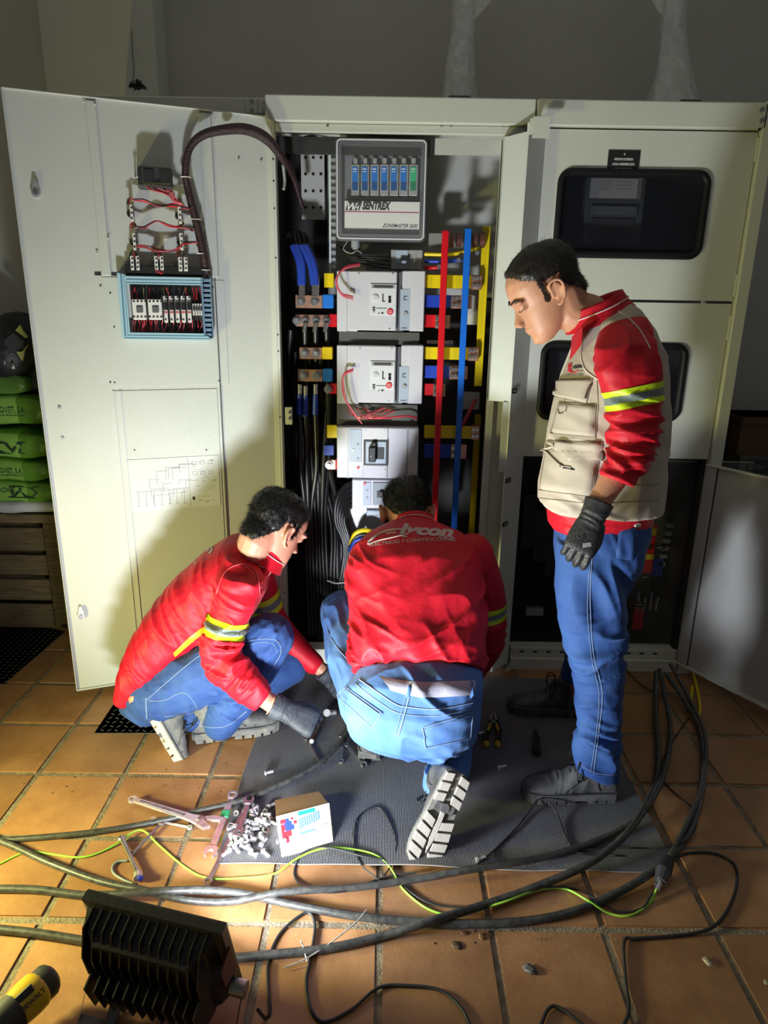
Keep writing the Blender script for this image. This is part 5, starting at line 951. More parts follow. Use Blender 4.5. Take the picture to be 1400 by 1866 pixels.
# mud smears on the tiles at left
m = MB(); rr = random.Random(21)
for k in range(60):
    px = rr.choice([rr.gauss(150, 60), rr.gauss(350, 60), rr.gauss(1000, 200)]); py = rr.uniform(1390, 1450) if px < 500 else rr.uniform(1690, 1720); p = PZ(px, py, .0004); s_ = rr.uniform(.001, .0035)
    m.add([p + Vector((s_, 0, 0)), p + Vector((0, s_, 0)), p + Vector((-s_, 0, 0)), p + Vector((0, -s_, 0)), p + Vector((0, 0, s_ * .6))], [(0, 1, 4), (1, 2, 4), (2, 3, 4), (3, 0, 4)], mat('dirt', (.05, .028, .014), .9))
o = m.build('dirt_crumbs'); tag(o, 'scattered dark dirt crumbs on the tiles', 'dirt'); o['kind'] = 'stuff'
# ---------------- people: tools ----------------
def vnoise(p, seed=0):
    p = np.asarray(p, float); i = np.floor(p).astype(np.int64); f = p - i; f = f * f * (3 - 2 * f)
    def h(x, y, z):
        n = (x * 374761393 + y * 668265263 + z * 2147483647 + seed * 1274126177) & 0xffffffff
        n = ((n ^ (n >> 13)) * 1274126177) & 0xffffffff; return ((n ^ (n >> 16)) & 0xffff) / 65535.0
    x, y, z = i.T; r = 0
    for a in (0, 1):
        for b in (0, 1):
            for c in (0, 1):
                r = r + h(x + a, y + b, z + c) * (f[:, 0] if a else 1 - f[:, 0]) * (f[:, 1] if b else 1 - f[:, 1]) * (f[:, 2] if c else 1 - f[:, 2])
    return r
def pring(ax, ay, bx, by, Y, hd, bdir=(0, 1, 0), n=28, e=2.4, Yb=None):
    A = PY(ax, ay, Y); B = PY(bx, by, Y if Yb is None else Yb); c = (A + B) / 2; a = (B - A) / 2; b = Vector(bdir); b = (b - a.normalized() * b.dot(a.normalized())).normalized() * hd
    out = []
    for k in range(n):
        t = 2 * math.pi * k / n; co, si = math.cos(t), math.sin(t)
        out.append(c + a * (math.copysign(abs(co) ** (2 / e), co)) + b * (math.copysign(abs(si) ** (2 / e), si)))
    return out
def limb(mb, pts, m, n=16, sub=5):
    P = cr_spline([p for p, r in pts], sub); R = []
    for i in range(len(pts) - 1):
        for k in range(sub): t = k / sub; t = t * t * (3 - 2 * t); R.append(pts[i][1] * (1 - t) + pts[i + 1][1] * t)
    R.append(pts[-1][1]); mb.tube(P, 1, m, n, 1, True, rs=R)
    for j in (0, -1): mb.sphere(P[j], R[j] * .98, m, u=n, v=8)
    return mb
def solid(name, mb, m, voxel, parent, smooth=6, folds=(), label=None, smf=.5):
    me = bpy.data.meshes.new('tmp'); me.from_pydata(mb.v, [], mb.f); me.update()
    o = bpy.data.objects.new('tmp', me); S.collection.objects.link(o)
    r = o.modifiers.new('r', 'REMESH'); r.mode = 'VOXEL'; r.voxel_size = voxel; r.adaptivity = 0
    if smooth: s = o.modifiers.new('s', 'SMOOTH'); s.iterations = smooth; s.factor = smf
    dg = bpy.context.evaluated_depsgraph_get(); dg.update(); me2 = bpy.data.meshes.new_from_object(o.evaluated_get(dg)); bpy.data.objects.remove(o)
    n = len(me2.vertices); co = np.empty(n * 3); me2.vertices.foreach_get('co', co); co = co.reshape(-1, 3)
    if folds:
        no = np.empty(n * 3); me2.vertices.foreach_get('normal', no); no = no.reshape(-1, 3); d = np.zeros(n)
        for k, (c, rad, dr, lam, amp, *rest) in enumerate(folds):
            c = np.array(c); dr = np.array(dr, float); dr /= np.linalg.norm(dr); w_ = np.exp(-((np.linalg.norm(co - c, axis=1) / rad) ** 2) * 1.2)
            t1 = np.cross(dr, [0.3, 1, .2]); t1 /= np.linalg.norm(t1); t2 = np.cross(dr, t1)
            q = np.stack([co @ dr / lam, co @ t1 / (lam * 3.6), co @ t2 / (lam * 3.6)], 1); wp = vnoise(q * .6 + 7, k + 3)
            v = vnoise(q + wp[:, None] * 1.3, k); rd = 1 - np.abs(2 * v - 1); d += w_ * amp * 2.2 * (rd ** 2.0 - .40)
        co = co + no * d[:, None]; me2.vertices.foreach_set('co', co.ravel())
    me2.materials.clear(); me2.materials.append(m)
    me2.polygons.foreach_set('use_smooth', np.ones(len(me2.polygons), bool)); me2.polygons.foreach_set('material_index', np.zeros(len(me2.polygons), np.int32)); me2.update(); me2.name = name
    return link(name, me2, parent, label)
def wbvh(o): return BVHTree.FromPolygons([v.co[:] for v in o.data.vertices], [tuple(p.vertices) for p in o.data.polygons])
BV = {}
def cast(o, px, py, off=.0015):
    if o.name not in BV: BV[o.name] = (wbvh(o), [None])
    b, last = BV[o.name]; d = Vector(ray(px, py)).normalized(); h = b.ray_cast(Vector(CP), d)
    if h[0] is None:
        # slide onto the nearest surface point of the line of sight
        p = Vector(CP) + d * (last[0] if last[0] else 2.2); q = b.find_nearest(p); p = Vector(CP) + d * (q[0] - Vector(CP)).dot(d); q = b.find_nearest(p); return q[0] + q[1] * off
    last[0] = h[3]; nrm = h[1] if h[1].dot(d) < 0 else -h[1]; return h[0] + nrm * off
def dens(pts, st=5):
    out = []
    for a, b in zip(pts[:-1], pts[1:]):
        n = max(1, int(math.hypot(b[0] - a[0], b[1] - a[1]) / st)); out += [(a[0] + (b[0] - a[0]) * k / n, a[1] + (b[1] - a[1]) * k / n) for k in range(n)]
    return out + [pts[-1]]
def seam(m, o, pts, r, mt, off=.0005, n=5):
    P = [(p.x, p.y) for p in cr_spline([Vector((a, b, 0)) for a, b in pts], 5)] if len(pts) > 2 else pts
    return m.tube([cast(o, a, b, off) for a, b in dens(P, 4)], r, mt, n, 1)
def pquad(m, o, q, mt, nx=10, ny=10, off=.003):
    vs = []
    for j in range(ny + 1):
        for i in range(nx + 1):
            s, t = i / nx, j / ny; a = [(1 - s) * (1 - t) * q[0][k] + s * (1 - t) * q[1][k] + s * t * q[2][k] + (1 - s) * t * q[3][k] for k in (0, 1)]
            edge = i in (0, nx) or j in (0, ny); vs.append(cast(o, a[0], a[1], .0002 if edge and off > .002 else off))
    fs = [(j * (nx + 1) + i, j * (nx + 1) + i + 1, (j + 1) * (nx + 1) + i + 1, (j + 1) * (nx + 1) + i) for j in range(ny) for i in range(nx)]
    return m.add(vs, fs, mt, True)
def ptext(m, o, body, p0, p1, hpx, mt, bold=.0, shear=.0, off=.0018):
    vs, fs = text_mesh(body, bold, shear); xs = [p[0] for p in vs]; x0, x1 = min(xs), max(xs); L = math.hypot(p1[0] - p0[0], p1[1] - p0[1]); ux, uy = (p1[0] - p0[0]) / L, (p1[1] - p0[1]) / L
    out = [cast(o, p0[0] + ux * (x - x0) / (x1 - x0) * L + uy * y * hpx, p0[1] + uy * (x - x0) / (x1 - x0) * L - ux * y * hpx, off) for x, y, _ in vs]
    return m.add(out, fs, mt)
def band(o, name, A, B, t0, t1, rad, mt, parent, off=.0018, label=None):
    A, B = Vector(A), Vector(B); d = (B - A).normalized(); L = (B - A).length; bm = bmesh.new(); bm.from_mesh(o.data); kill = []
    for v in bm.verts:
        w_ = v.co - A; t = w_.dot(d)
        if t < t0 * L - .012 or t > t1 * L + .012 or (w_ - d * t).length > rad: kill.append(v)
    bmesh.ops.delete(bm, geom=kill, context='VERTS')
    for co, no in ((A + d * t0 * L, -d), (A + d * t1 * L, d)): bmesh.ops.bisect_plane(bm, geom=bm.verts[:] + bm.edges[:] + bm.faces[:], plane_co=co, plane_no=no, clear_outer=True)
    for v in bm.verts: v.normal_update()
    for v in bm.verts: v.co += v.normal * off
    me = bpy.data.meshes.new(name); bm.to_mesh(me); bm.free(); me.materials.clear(); me.materials.append(mt); me.polygons.foreach_set('use_smooth', np.ones(len(me.polygons), bool)); me.polygons.foreach_set('material_index', np.zeros(len(me.polygons), np.int32)); return link(name, me, parent, label)
def basis(o, x, z):
    x = Vector(x).normalized(); z = Vector(z); z = (z - x * z.dot(x)).normalized(); y = z.cross(x); return Matrix(((x.x, y.x, z.x, o[0]), (x.y, y.y, z.y, o[1]), (x.z, y.z, z.z, o[2]), (0, 0, 0, 1)))
# head in local axes: x forward, z up, chin bottom at z=0
HL = [(-.002, .076, .040, .020), (.010, .088, .012, .034), (.032, .090, -.022, .049), (.058, .091, -.052, .058), (.085, .090, -.072, .064), (.108, .086, -.086, .069), (.130, .092, -.096, .073), (.155, .093, -.100, .076), (.180, .085, -.098, .075), (.203, .066, -.085, .065), (.220, .036, -.058, .045), (.229, -.0, -.025, .018)]
def head_mb(mb, M, s, m):
    R = []
    for z, F, B, W in HL:
        r = []
        for k in range(32):
            t = 2 * math.pi * k / 32; co, si = math.cos(t), math.sin(t); c = (F + B) / 2; a = (F - B) / 2; e = 2.25 if co > 0 else 2.1
            x = math.copysign(abs(co) ** (2 / e), co); y = math.copysign(abs(si) ** (2 / e), si)
            taper = 1 - .16 * max(0, x) ** 2 * (1 if z < .14 else .5); r.append(M @ Vector(((c + a * x) * s, W * y * taper * s, z * s)))
        R.append(r)
    mb.ring(R, m)
    T = lambda x, y, z: M @ Vector((x * s, y * s, z * s))
    # nose
    NR = []
    for z, tip, w_ in ((.122, .092, .008), (.108, .098, .009), (.092, .108, .012), (.080, .117, .016), (.073, .116, .018), (.068, .104, .016), (.066, .092, .010)):
        NR.append([T((tip - .070) * (.5 + .5 * math.cos(2 * math.pi * k / 14)) + .070, w_ * math.sin(2 * math.pi * k / 14), z) for k in range(14)])
    mb.ring(NR, m)
    for sgn in (-1, 1):
        mb.sphere((0, 0, 0), 1, m, u=10, v=8, M=M @ Matrix.Translation((.100 * s, sgn * .013 * s, .073 * s)) @ Matrix.Diagonal((.011 * s, .008 * s, .008 * s, 1)))
        mb.sphere((0, 0, 0), 1, m, u=12, v=8, M=M @ Matrix.Translation((.080 * s, sgn * .032 * s, .129 * s)) @ Matrix.Diagonal((.016 * s, .026 * s, .008 * s, 1)))      # brow ridge
        mb.sphere((0, 0, 0), 1, m, u=12, v=8, M=M @ Matrix.Translation((.076 * s, sgn * .032 * s, .113 * s)) @ Matrix.Diagonal((.0135 * s, .016 * s, .0105 * s, 1)))     # lids over the eye
        E_ = M @ Matrix.Translation((-.008 * s, sgn * .078 * s, .100 * s)) @ Matrix.Rotation(sgn * -.35, 4, 'Z') @ Matrix.Rotation(-.12, 4, 'Y')
        hel = [(.012, .008), (.016, .020), (.010, .031), (-.004, .035), (-.017, .028), (-.021, .012), (-.017, -.006), (-.008, -.020), (.003, -.027), (.010, -.022)]
        mb.tube([E_ @ Vector((x * s, sgn * (.011 if i_ > 1 else .004) * s, z * s)) for i_, (x, z) in enumerate(hel)], .0048 * s, m, 8, 3)
        mb.sphere((0, 0, 0), 1, m, u=12, v=8, M=E_ @ Matrix.Translation((-.002 * s, sgn * .000 * s, .004 * s)) @ Matrix.Diagonal((.017 * s, .0058 * s, .027 * s, 1)))
        mb.sphere((0, 0, 0), 1, m, u=10, v=8, M=E_ @ Matrix.Translation((.003 * s, sgn * .005 * s, -.023 * s)) @ Matrix.Diagonal((.009 * s, .0045 * s, .010 * s, 1)))
        mb.sphere((0, 0, 0), 1, m, u=8, v=6, M=E_ @ Matrix.Translation((.013 * s, sgn * .006 * s, .000 * s)) @ Matrix.Diagonal((.005 * s, .005 * s, .008 * s, 1)))
    mb.sphere((0, 0, 0), 1, m, u=14, v=8, M=M @ Matrix.Translation((.086 * s, 0, .0525 * s)) @ Matrix.Diagonal((.013 * s, .022 * s, .0052 * s, 1)))
    mb.sphere((0, 0, 0), 1, m, u=14, v=8, M=M @ Matrix.Translation((.085 * s, 0, .0425 * s)) @ Matrix.Diagonal((.012 * s, .018 * s, .0055 * s, 1)))
    mb.sphere((0, 0, 0), 1, m, u=14, v=8, M=M @ Matrix.Translation((.080 * s, 0, .015 * s)) @ Matrix.Diagonal((.014 * s, .018 * s, .013 * s, 1)))
    return mb
def hair(body, M, s, mt, parent, line, thick=.006, n=5000, seed=1, hl=.012, rough=.003):
    Mi = M.inverted(); me = body.data; N_ = len(me.vertices); co = np.empty(N_ * 3); me.vertices.foreach_get('co', co); co = co.reshape(-1, 3)
    R = np.array(Mi.to_3x3()); t = np.array(Mi.translation); lc = (co @ R.T + t) / s
    ins = line(lc[:, 0], np.abs(lc[:, 1]), lc[:, 2]) > 0; keep = set(np.nonzero(ins)[0].tolist()); idx = {}; vs = []; fs = []
    nz = vnoise(co / .012, 5) - .5; nz2 = vnoise(co / .03, 9) - .5; mar = np.clip(line(lc[:, 0], np.abs(lc[:, 1]), lc[:, 2]) / .018, .12, 1)
    for p in me.polygons:
        if all(i in keep for i in p.vertices):
            f = []
            for i in p.vertices:
                if i not in idx: idx[i] = len(vs); v = me.vertices[i]; vs.append(v.co + v.normal * (thick * mar[i] + rough * nz[i] * 1.2 * mar[i] + rough * nz2[i] * 1.5 * mar[i]))
                f.append(idx[i])
            fs.append(f)
    m = MB(); m.add(vs, fs, mt, True); r = random.Random(seed); sv = []; sf = []; ki = list(idx.items())
    up = (M.to_3x3() @ Vector((0, 0, 1))).normalized(); fw = (M.to_3x3() @ Vector((1, 0, 0))).normalized()
    for q in range(n):
        i, j = r.choice(ki); v = me.vertices[i]; b = vs[j]; nn_ = v.normal; d = (nn_ * (.30 + .25 * r.random()) - up * .75 * (1 if mar[i] < 2 else 0) + fw * .35 * (1 if (M.inverted() @ v.co).x > 0 else -.4) + Vector((r.gauss(0, .3), r.gauss(0, .3), r.gauss(0, .3)))).normalized()
        sd = d.cross(nn_).normalized() * .0008; L = hl * (.5 + r.random()) * (.35 + .65 * mar[i]); k = len(sv); sv += [b - sd - nn_ * .001, b + sd - nn_ * .001, b + d * L]; sf.append((k, k + 1, k + 2))
    m.add(sv, sf, mt, False); return m.build('hair', parent)
BOOTL = [(-.004, .022, .030, .075), (.006, .034, .022, .098), (.04, .037, .018, .112), (.08, .038, .018, .118), (.12, .040, .018, .108), (.16, .044, .018, .088), (.20, .049, .018, .072), (.24, .049, .018, .064), (.27, .042, .018, .054), (.288, .028, .020, .043), (.296, .012, .024, .034)]
def boot(M, s, parent, mt, solemt, toes=None, lugmt=None, laces=True, shaft=.15, lean=0.0, label=None, heel=True):
    m = MB(); R = []
    for x, w_, z0, z1 in BOOTL:
        R.append([M @ Vector((x * s, w_ * s * math.copysign(abs(math.sin(t)) ** .8, math.sin(t)), s * ((z0 + z1) / 2 + (z1 - z0) / 2 * math.copysign(abs(math.cos(t)) ** .8, math.cos(t))))) for t in [2 * math.pi * k / 20 for k in range(20)]])
    m.ring(R, mt); R = []
    for z, cx_, a, b in ((.05, .060, .055, .037), (.09, .056, .056, .042), (.12, .052, .052, .043), (shaft, .050 + lean, .054, .046)):
        R.append([M @ Vector(((cx_ + a * math.cos(t)) * s, b * s * math.sin(t), z * s)) for t in [2 * math.pi * k / 20 for k in range(20)]])
    m.ring(R, mt); bo = solid('boot', m, mt, .005, parent, 5, [(M @ Vector((.13 * s, 0, .09 * s)), .07, M.to_3x3() @ Vector((1, 0, .4)), .018, .005)], label)
    out = [(x, w_ + .004) for x, w_, _, _ in BOOTL]; up = [(x * s, w_ * s) for x, w_ in out]; dn = [(x * s, -w_ * s) for x, w_ in out[::-1]]; ol = up + dn
    m = MB(); m.prism(ol, .012 * s, .030 * s, solemt, M); m.prism([(x * 1.0, y * .97) for x, y in ol], .030 * s, .036 * s, mt, M)
    lm = lugmt or solemt; wid = lambda x: float(np.interp(x, [p[0] for p in out], [p[1] for p in out]))
    for k in range(9):
        x0 = .008 + k * .0318; x1 = x0 + .024
        if k == 3: continue
        for sg in (-1, 1):
            w0, w1 = wid(x0), wid(x1); a = .014 if sg > 0 else .010; ch = .012 if k > 3 else -.006
            m.prism([(x0 * s, sg * w0 * s), (x1 * s, sg * w1 * s), ((x1 + ch) * s, sg * a * s), ((x0 + ch) * s, sg * a * s)] if sg < 0 else [((x0 + ch) * s, sg * a * s), ((x1 + ch) * s, sg * a * s), (x1 * s, sg * w1 * s), (x0 * s, sg * w0 * s)], 0, .013 * s, lm, M)
    m.prism([(.12 * s, -.006 * s), (.19 * s, -.009 * s), (.245 * s, 0), (.19 * s, .009 * s), (.12 * s, .006 * s)], .002 * s, .013 * s, lm, M)
    m.prism([(.095 * s, -.03 * s), (.118 * s, -.032 * s), (.118 * s, .032 * s), (.095 * s, .03 * s)], .004 * s, .013 * s, mt, M); m.cyl(M @ Vector((.106 * s, 0, .001)), M @ Vector((.106 * s, 0, .01 * s)), .014 * s, mt, 16)
    m.build('sole', bo)
    m = MB(); W_ = mat('boot_seam', (.05, .05, .05), .7); P_ = lambda x, sg: M @ Vector((x * s, sg * (float(np.interp(x, [q[0] for q in BOOTL], [q[1] for q in BOOTL])) + .0035) * s, .034 * s))
    m.tube([P_(x, 1) for x in np.linspace(0, .294, 16)] + [P_(x, -1) for x in np.linspace(.294, 0, 16)] + [P_(0, 1)], .0032 * s, mt, 6, 1)
    for sg in (-1, 1): m.tube([M @ Vector((.06 * s, sg * .038 * s, .045 * s)), M @ Vector((.075 * s, sg * .043 * s, .08 * s)), M @ Vector((.07 * s, sg * .046 * s, .115 * s)), M @ Vector((.05 * s, sg * .047 * s, .14 * s))], .0016, W_, 5, 4); m.tube([M @ Vector((.10 * s, sg * .040 * s, .105 * s)), M @ Vector((.14 * s, sg * .044 * s, .075 * s)), M @ Vector((.175 * s, sg * .049 * s, .045 * s))], .0016, W_, 5, 4)
    m.tube([M @ Vector((.205 * s, -.051 * s, .04 * s)), M @ Vector((.195 * s, -.035 * s, .066 * s)), M @ Vector((.19 * s, 0, .078 * s)), M @ Vector((.195 * s, .035 * s, .066 * s)), M @ Vector((.205 * s, .051 * s, .04 * s))], .0016, W_, 5, 4)
    m.build('welt', bo)
    if laces:
        m = MB(); LC = mat('boot_lace', (.015, .015, .015), .7)
        for k in range(4):
            x = .115 + k * .017; z = .112 - k * .013
            m.tube([M @ Vector((x * s, -.024 * s, (z - .008) * s)), M @ Vector((x * s, 0, (z + .007) * s)), M @ Vector(((x + .01) * s, .024 * s, (z - .012) * s))], .0024, LC, 6, 4)
            m.tube([M @ Vector((x * s, .024 * s, (z - .008) * s)), M @ Vector((x * s, 0, (z + .008) * s)), M @ Vector(((x + .01) * s, -.024 * s, (z - .012) * s))], .0024, LC, 6, 4)
        for sg in (-1, 1):
            for lp in (0, 1): m.tube([M @ Vector((.11 * s, 0, .122 * s)), M @ Vector((.12 * s, sg * .02 * s, (.145 + .01 * lp) * s)), M @ Vector((.14 * s, sg * .045 * s, (.12 + .015 * lp) * s)), M @ Vector((.135 * s, sg * .05 * s, .085 * s)), M @ Vector((.118 * s, sg * .02 * s, .115 * s))], .0022, LC, 6, 5)
        m.build('laces', bo)
    return bo
def glove(M, s, parent, mt, curl, spread=.1, thumb=(.9, .5), label=None, palmmt=None, name='glove'):
    # local: x towards the fingers, z = back of the hand, y = thumb side; wrist at the origin
    m = MB(); T = lambda x, y, z: M @ Vector((x * s, y * s, z * s)); R = []
    for x, w_, h, zc in ((-.045, .040, .036, 0), (-.02, .037, .033, 0), (0, .033, .028, 0), (.03, .038, .020, .0), (.06, .043, .018, 0), (.088, .043, .015, .001), (.100, .040, .011, .001)):
        R.append([T(x, w_ * math.copysign(abs(math.cos(t)) ** .8, math.cos(t)), zc + h * math.copysign(abs(math.sin(t)) ** .8, math.sin(t))) for t in [2 * math.pi * k / 18 for k in range(18)]])
    m.ring(R, mt)
    for i, (y, L) in enumerate(((.031, .072), (.011, .080), (-.010, .075), (-.030, .060))):
        p = Vector((.088, y, .002)); an = 0; pts = [(T(*p), .0098 * s)]; sp = (1.5 - i) * spread
        for seg, fr in enumerate((.45, .30, .25)):
            an += curl[seg] * (1 + .12 * (i - 1)); p = p + Vector((math.cos(an) * math.cos(sp), math.sin(sp) * math.cos(an), -math.sin(an))) * L * fr; pts.append((T(*p), (.0098, .0092, .008)[seg] * s))
        limb(m, pts, mt, 10, 3)
    p = Vector((.022, .030, -.004)); a, b = thumb; q = p + Vector((math.cos(a) * .036, math.sin(a) * .036, -.008)); r_ = q + Vector((math.cos(a - b) * .030, math.sin(a - b) * .030, -.010)); t_ = r_ + Vector((math.cos(a - 1.6 * b) * .024, math.sin(a - 1.6 * b) * .024, -.010))
    limb(m, [(T(*p), .014 * s), (T(*q), .0125 * s), (T(*r_), .0115 * s), (T(*t_), .0095 * s)], mt, 10, 3)
    return solid(name, m, mt, .0028, parent, 3, [(T(.0, 0, 0), .05, M.to_3x3() @ Vector((1, 0, 0)), .012, .0025)], label)
# materials for people
def cloth(name, c, c2, rough, vs, weave, bump=.25, sheen=.04):
    m = mat(name, c, rough, col2=c2, vs=vs, sheen=sheen, spec=.3, vdet=13); nt = m.node_tree; tc = nt.nodes.new('ShaderNodeTexCoord'); n1 = nt.nodes.new('ShaderNodeTexNoise'); n1.inputs['Scale'].default_value = 26; n1.inputs['Detail'].default_value = 6
    n2 = nt.nodes.new('ShaderNodeTexNoise'); n2.inputs['Scale'].default_value = weave; nt.links.new(tc.outputs['Object'], n1.inputs[0]); nt.links.new(tc.outputs['Object'], n2.inputs[0])
    b1 = nt.nodes.new('ShaderNodeBump'); b1.inputs['Strength'].default_value = bump; b1.inputs['Distance'].default_value = .012; b2 = nt.nodes.new('ShaderNodeBump'); b2.inputs['Strength'].default_value = .18; b2.inputs['Distance'].default_value = .002
    nt.links.new(n1.outputs[0], b1.inputs['Height']); nt.links.new(n2.outputs[0], b2.inputs['Height']); nt.links.new(b1.outputs[0], b2.inputs['Normal']); nt.links.new(b2.outputs[0], nt.nodes['Principled BSDF'].inputs['Normal']); return m
SHIRT = cloth('red_shirt', (.44, .004, .014), (.52, .006, .022), .55, 5, 700); DEN1 = cloth('blue_denim', (.014, .042, .16), (.036, .088, .25), .75, 7, 600); DEN2 = cloth('light_denim', (.045, .12, .33), (.10, .20, .42), .75, 6, 600); DEN3 = cloth('mid_denim', (.015, .050, .20), (.034, .090, .28), .75, 5, 600)
VEST = cloth('beige_vest', (.40, .345, .28), (.46, .40, .335), .8, 6, 600, .2)
def skin(name, c, c2):
    m = mat(name, c, .48, col2=c2, vs=14, bump=.06, bs=160, spec=.4); b = m.node_tree.nodes['Principled BSDF']; b.inputs['Subsurface Weight'].default_value = .12; b.inputs['Subsurface Radius'].default_value = (.01, .004, .002); return m
SK1 = skin('skin_young', (.42, .19, .125), (.50, .245, .165)); SK3 = skin('skin_tanned', (.44, .21, .125), (.54, .27, .165))
HAIR = mat('black_hair', (.010, .009, .009), .45, var=.5, vs=90); HAIR3 = mat('dark_greying_hair', (.016, .012, .010), .5, var=.5, vs=60)
GLV = mat('black_glove', (.022, .022, .024), .5, var=.3, vs=60, bump=.25, bs=240); GLV2 = mat('dusty_glove', (.035, .04, .05), .6, var=.5, vs=25, bump=.25, bs=240); BT = mat('grey_dusty_boot', (.085, .09, .085), .65, col2=(.20, .20, .18), vs=14, bump=.2, bs=120); BTB = mat('black_boot', (.028, .028, .030), .5, col2=(.12, .12, .125), vs=11, bump=.15, bs=120)
SOLE = mat('dusty_sole', (.16, .155, .14), .8, var=.25, vs=30); SOLEL = mat('pale_dusty_lug', (.42, .39, .35), .85, var=.12, vs=30); SOLEB = mat('black_sole', (.03, .03, .03), .6, col2=(.12, .12, .12), vs=18)
HIVI = mat('hi_vis_yellow', (.55, .72, .01), .5); HIVG = mat('reflective_grey', (.16, .20, .19), .35, var=.15, vs=80); STI = mat('denim_stitch', (.17, .23, .36), .8); STW = mat('pale_piping', (.70, .55, .55), .6); PRT = mat('shirt_print_grey', (.46, .36, .36), .6)
BELT = mat('grey_belt', (.34, .33, .42), .7, var=.1, vs=40, bump=.2, bs=300)
def hivis(o, A, B, t0, t1, rad, parent):
    d = (t1 - t0) / 3; band(o, 'reflective_band', A, B, t0, t1, rad, HIVI, parent, .0016); band(o, 'reflective_strip', A, B, t0 + d * .95, t1 - d * .95, rad, HIVG, parent, .0024)
# ================= standing man in the beige vest =================
YC = 2.0
M3 = thing('person', 'standing man in a beige vest, red shirt and blue jeans, looking down', 'person', (.65, 2.05, 0))
fw = Vector((-.83, -.02, -.56)); HM = basis((0, 0, 0), fw, Vector((-.56, 0, .83))); sc3 = 1.04
ear = PY(1017, 534, YC - .085); o_ = ear - HM.to_3x3() @ Vector((-.008, 0, .100)) * sc3; HM = basis((o_.x, YC, o_.z), fw, Vector((-.56, 0, .83)))
b = MB(); head_mb(b, HM, sc3, SK3); H = lambda x, y, z, M=HM, s=sc3: M @ Vector((x * s, y * s, z * s))
limb(b, [(H(-.035, 0, .09), .062), (H(-.035, 0, .03), .058), (PY(1078, 580, YC), .060), (PY(1095, 620, YC), .075)], SK3)
b.ring([pring(1084, 600, 1140, 590, YC, .09), pring(1060, 650, 1170, 645, YC, .13), pring(1030, 760, 1185, 755, YC, .14), pring(1010, 880, 1180, 880, YC, .14), pring(1030, 985, 1150, 985, YC, .14)], SK3)
elb = PY(1160, 788, 1.80); wri = PY(1094, 912, 1.745)
limb(b, [(PY(1120, 655, 1.90), .040), (PY(1148, 710, 1.84), .036), (elb, .036), (PY(1132, 850, 1.775), .037), (wri, .031), (PY(1078, 945, 1.735), .024)], SK3)
limb(b, [(PY(1120, 625, 2.14), .05), (PY(1130, 780, 2.16), .042), (PY(1080, 860, 2.16), .03)], SK3)
limb(b, [(PY(1083, 980, 1.95), .07), (PY(1080, 1190, 1.90), .045), (PY(1095, 1390, 1.87), .036)], SK3)
limb(b, [(PY(1083, 980, 2.08), .085), (PY(1070, 1130, 2.20), .055), (PY(1055, 1270, 2.33), .038)], SK3)
body3 = solid('body', b, SK3, .004, M3, 4)
m = MB(); m.ring([pring(1084, 572, 1140, 552, YC, .07), pring(1066, 605, 1168, 580, YC, .15), pring(1048, 650, 1186, 625, YC, .18), pring(1034, 700, 1194, 680, YC, .17), pring(1018, 780, 1196, 770, YC, .155), pring(1006, 850, 1192, 850, YC, .15), pring(998, 915, 1186, 920, YC, .155), pring(1002, 957, 1180, 952, YC, .150)], SHIRT)
m.ring([pring(1100, 600, 1160, 585, 1.90, .05), pring(1084, 635, 1190, 620, 1.84, .06), pring(1088, 680, 1200, 665, 1.81, .060), pring(1102, 730, 1204, 722, 1.80, .056), pring(1112, 775, 1203, 775, 1.79, .052), pring(1112, 815, 1192, 820, 1.78, .048), pring(1101, 850, 1168, 862, 1.765, .044), pring(1096, 862, 1152, 882, 1.755, .043)], SHIRT)
limb(m, [(PY(1120, 620, 2.13), .065), (PY(1130, 780, 2.16), .055), (PY(1080, 860, 2.16), .045)], SHIRT)
shirt3 = solid('shirt', m, SHIRT, .005, M3, 5, [(PY(1155, 800, 1.77), .12, (0.15, 0, 1), .022, .012), (PY(1140, 850, 1.76), .06, (0.3, 0, 1), .018, .008), (PY(1150, 650, 1.8), .12, (1, 0, -.6), .05, .008), (PY(1060, 940, 1.9), .12, (0, 0, 1), .03, .004)])
SA, SB = PY(1136, 640, 1.82), PY(1158, 780, 1.79)
hivis(shirt3, SA, SB, .47, .72, .12, shirt3)
m = MB(); m.ring([pring(1094, 560, 1140, 547, YC, .05), pring(1064, 592, 1160, 562, YC, .115), pring(1046, 640, 1185, 598, YC, .155), pring(1028, 685, 1203, 645, YC, .172), pring(1014, 735, 1209, 700, YC, .178), pring(1003, 785, 1208, 765, YC, .178), pring(994, 840, 1206, 830, YC, .178), pring(985, 880, 1203, 885, YC, .18), pring(983, 916, 1200, 920, YC, .182)], VEST)
vest3 = solid('vest', m, VEST, .005, M3, 5, [(PY(1050, 870, 1.85), .2, (.5, 0, 1), .05, .006), (PY(1185, 800, 1.9), .15, (.2, 0, 1), .045, .006), (PY(1050, 760, 1.85), .14, (1, 0, .7), .06, .005), (PY(1180, 620, 1.9), .1, (1, 0, 1), .04, .004)])
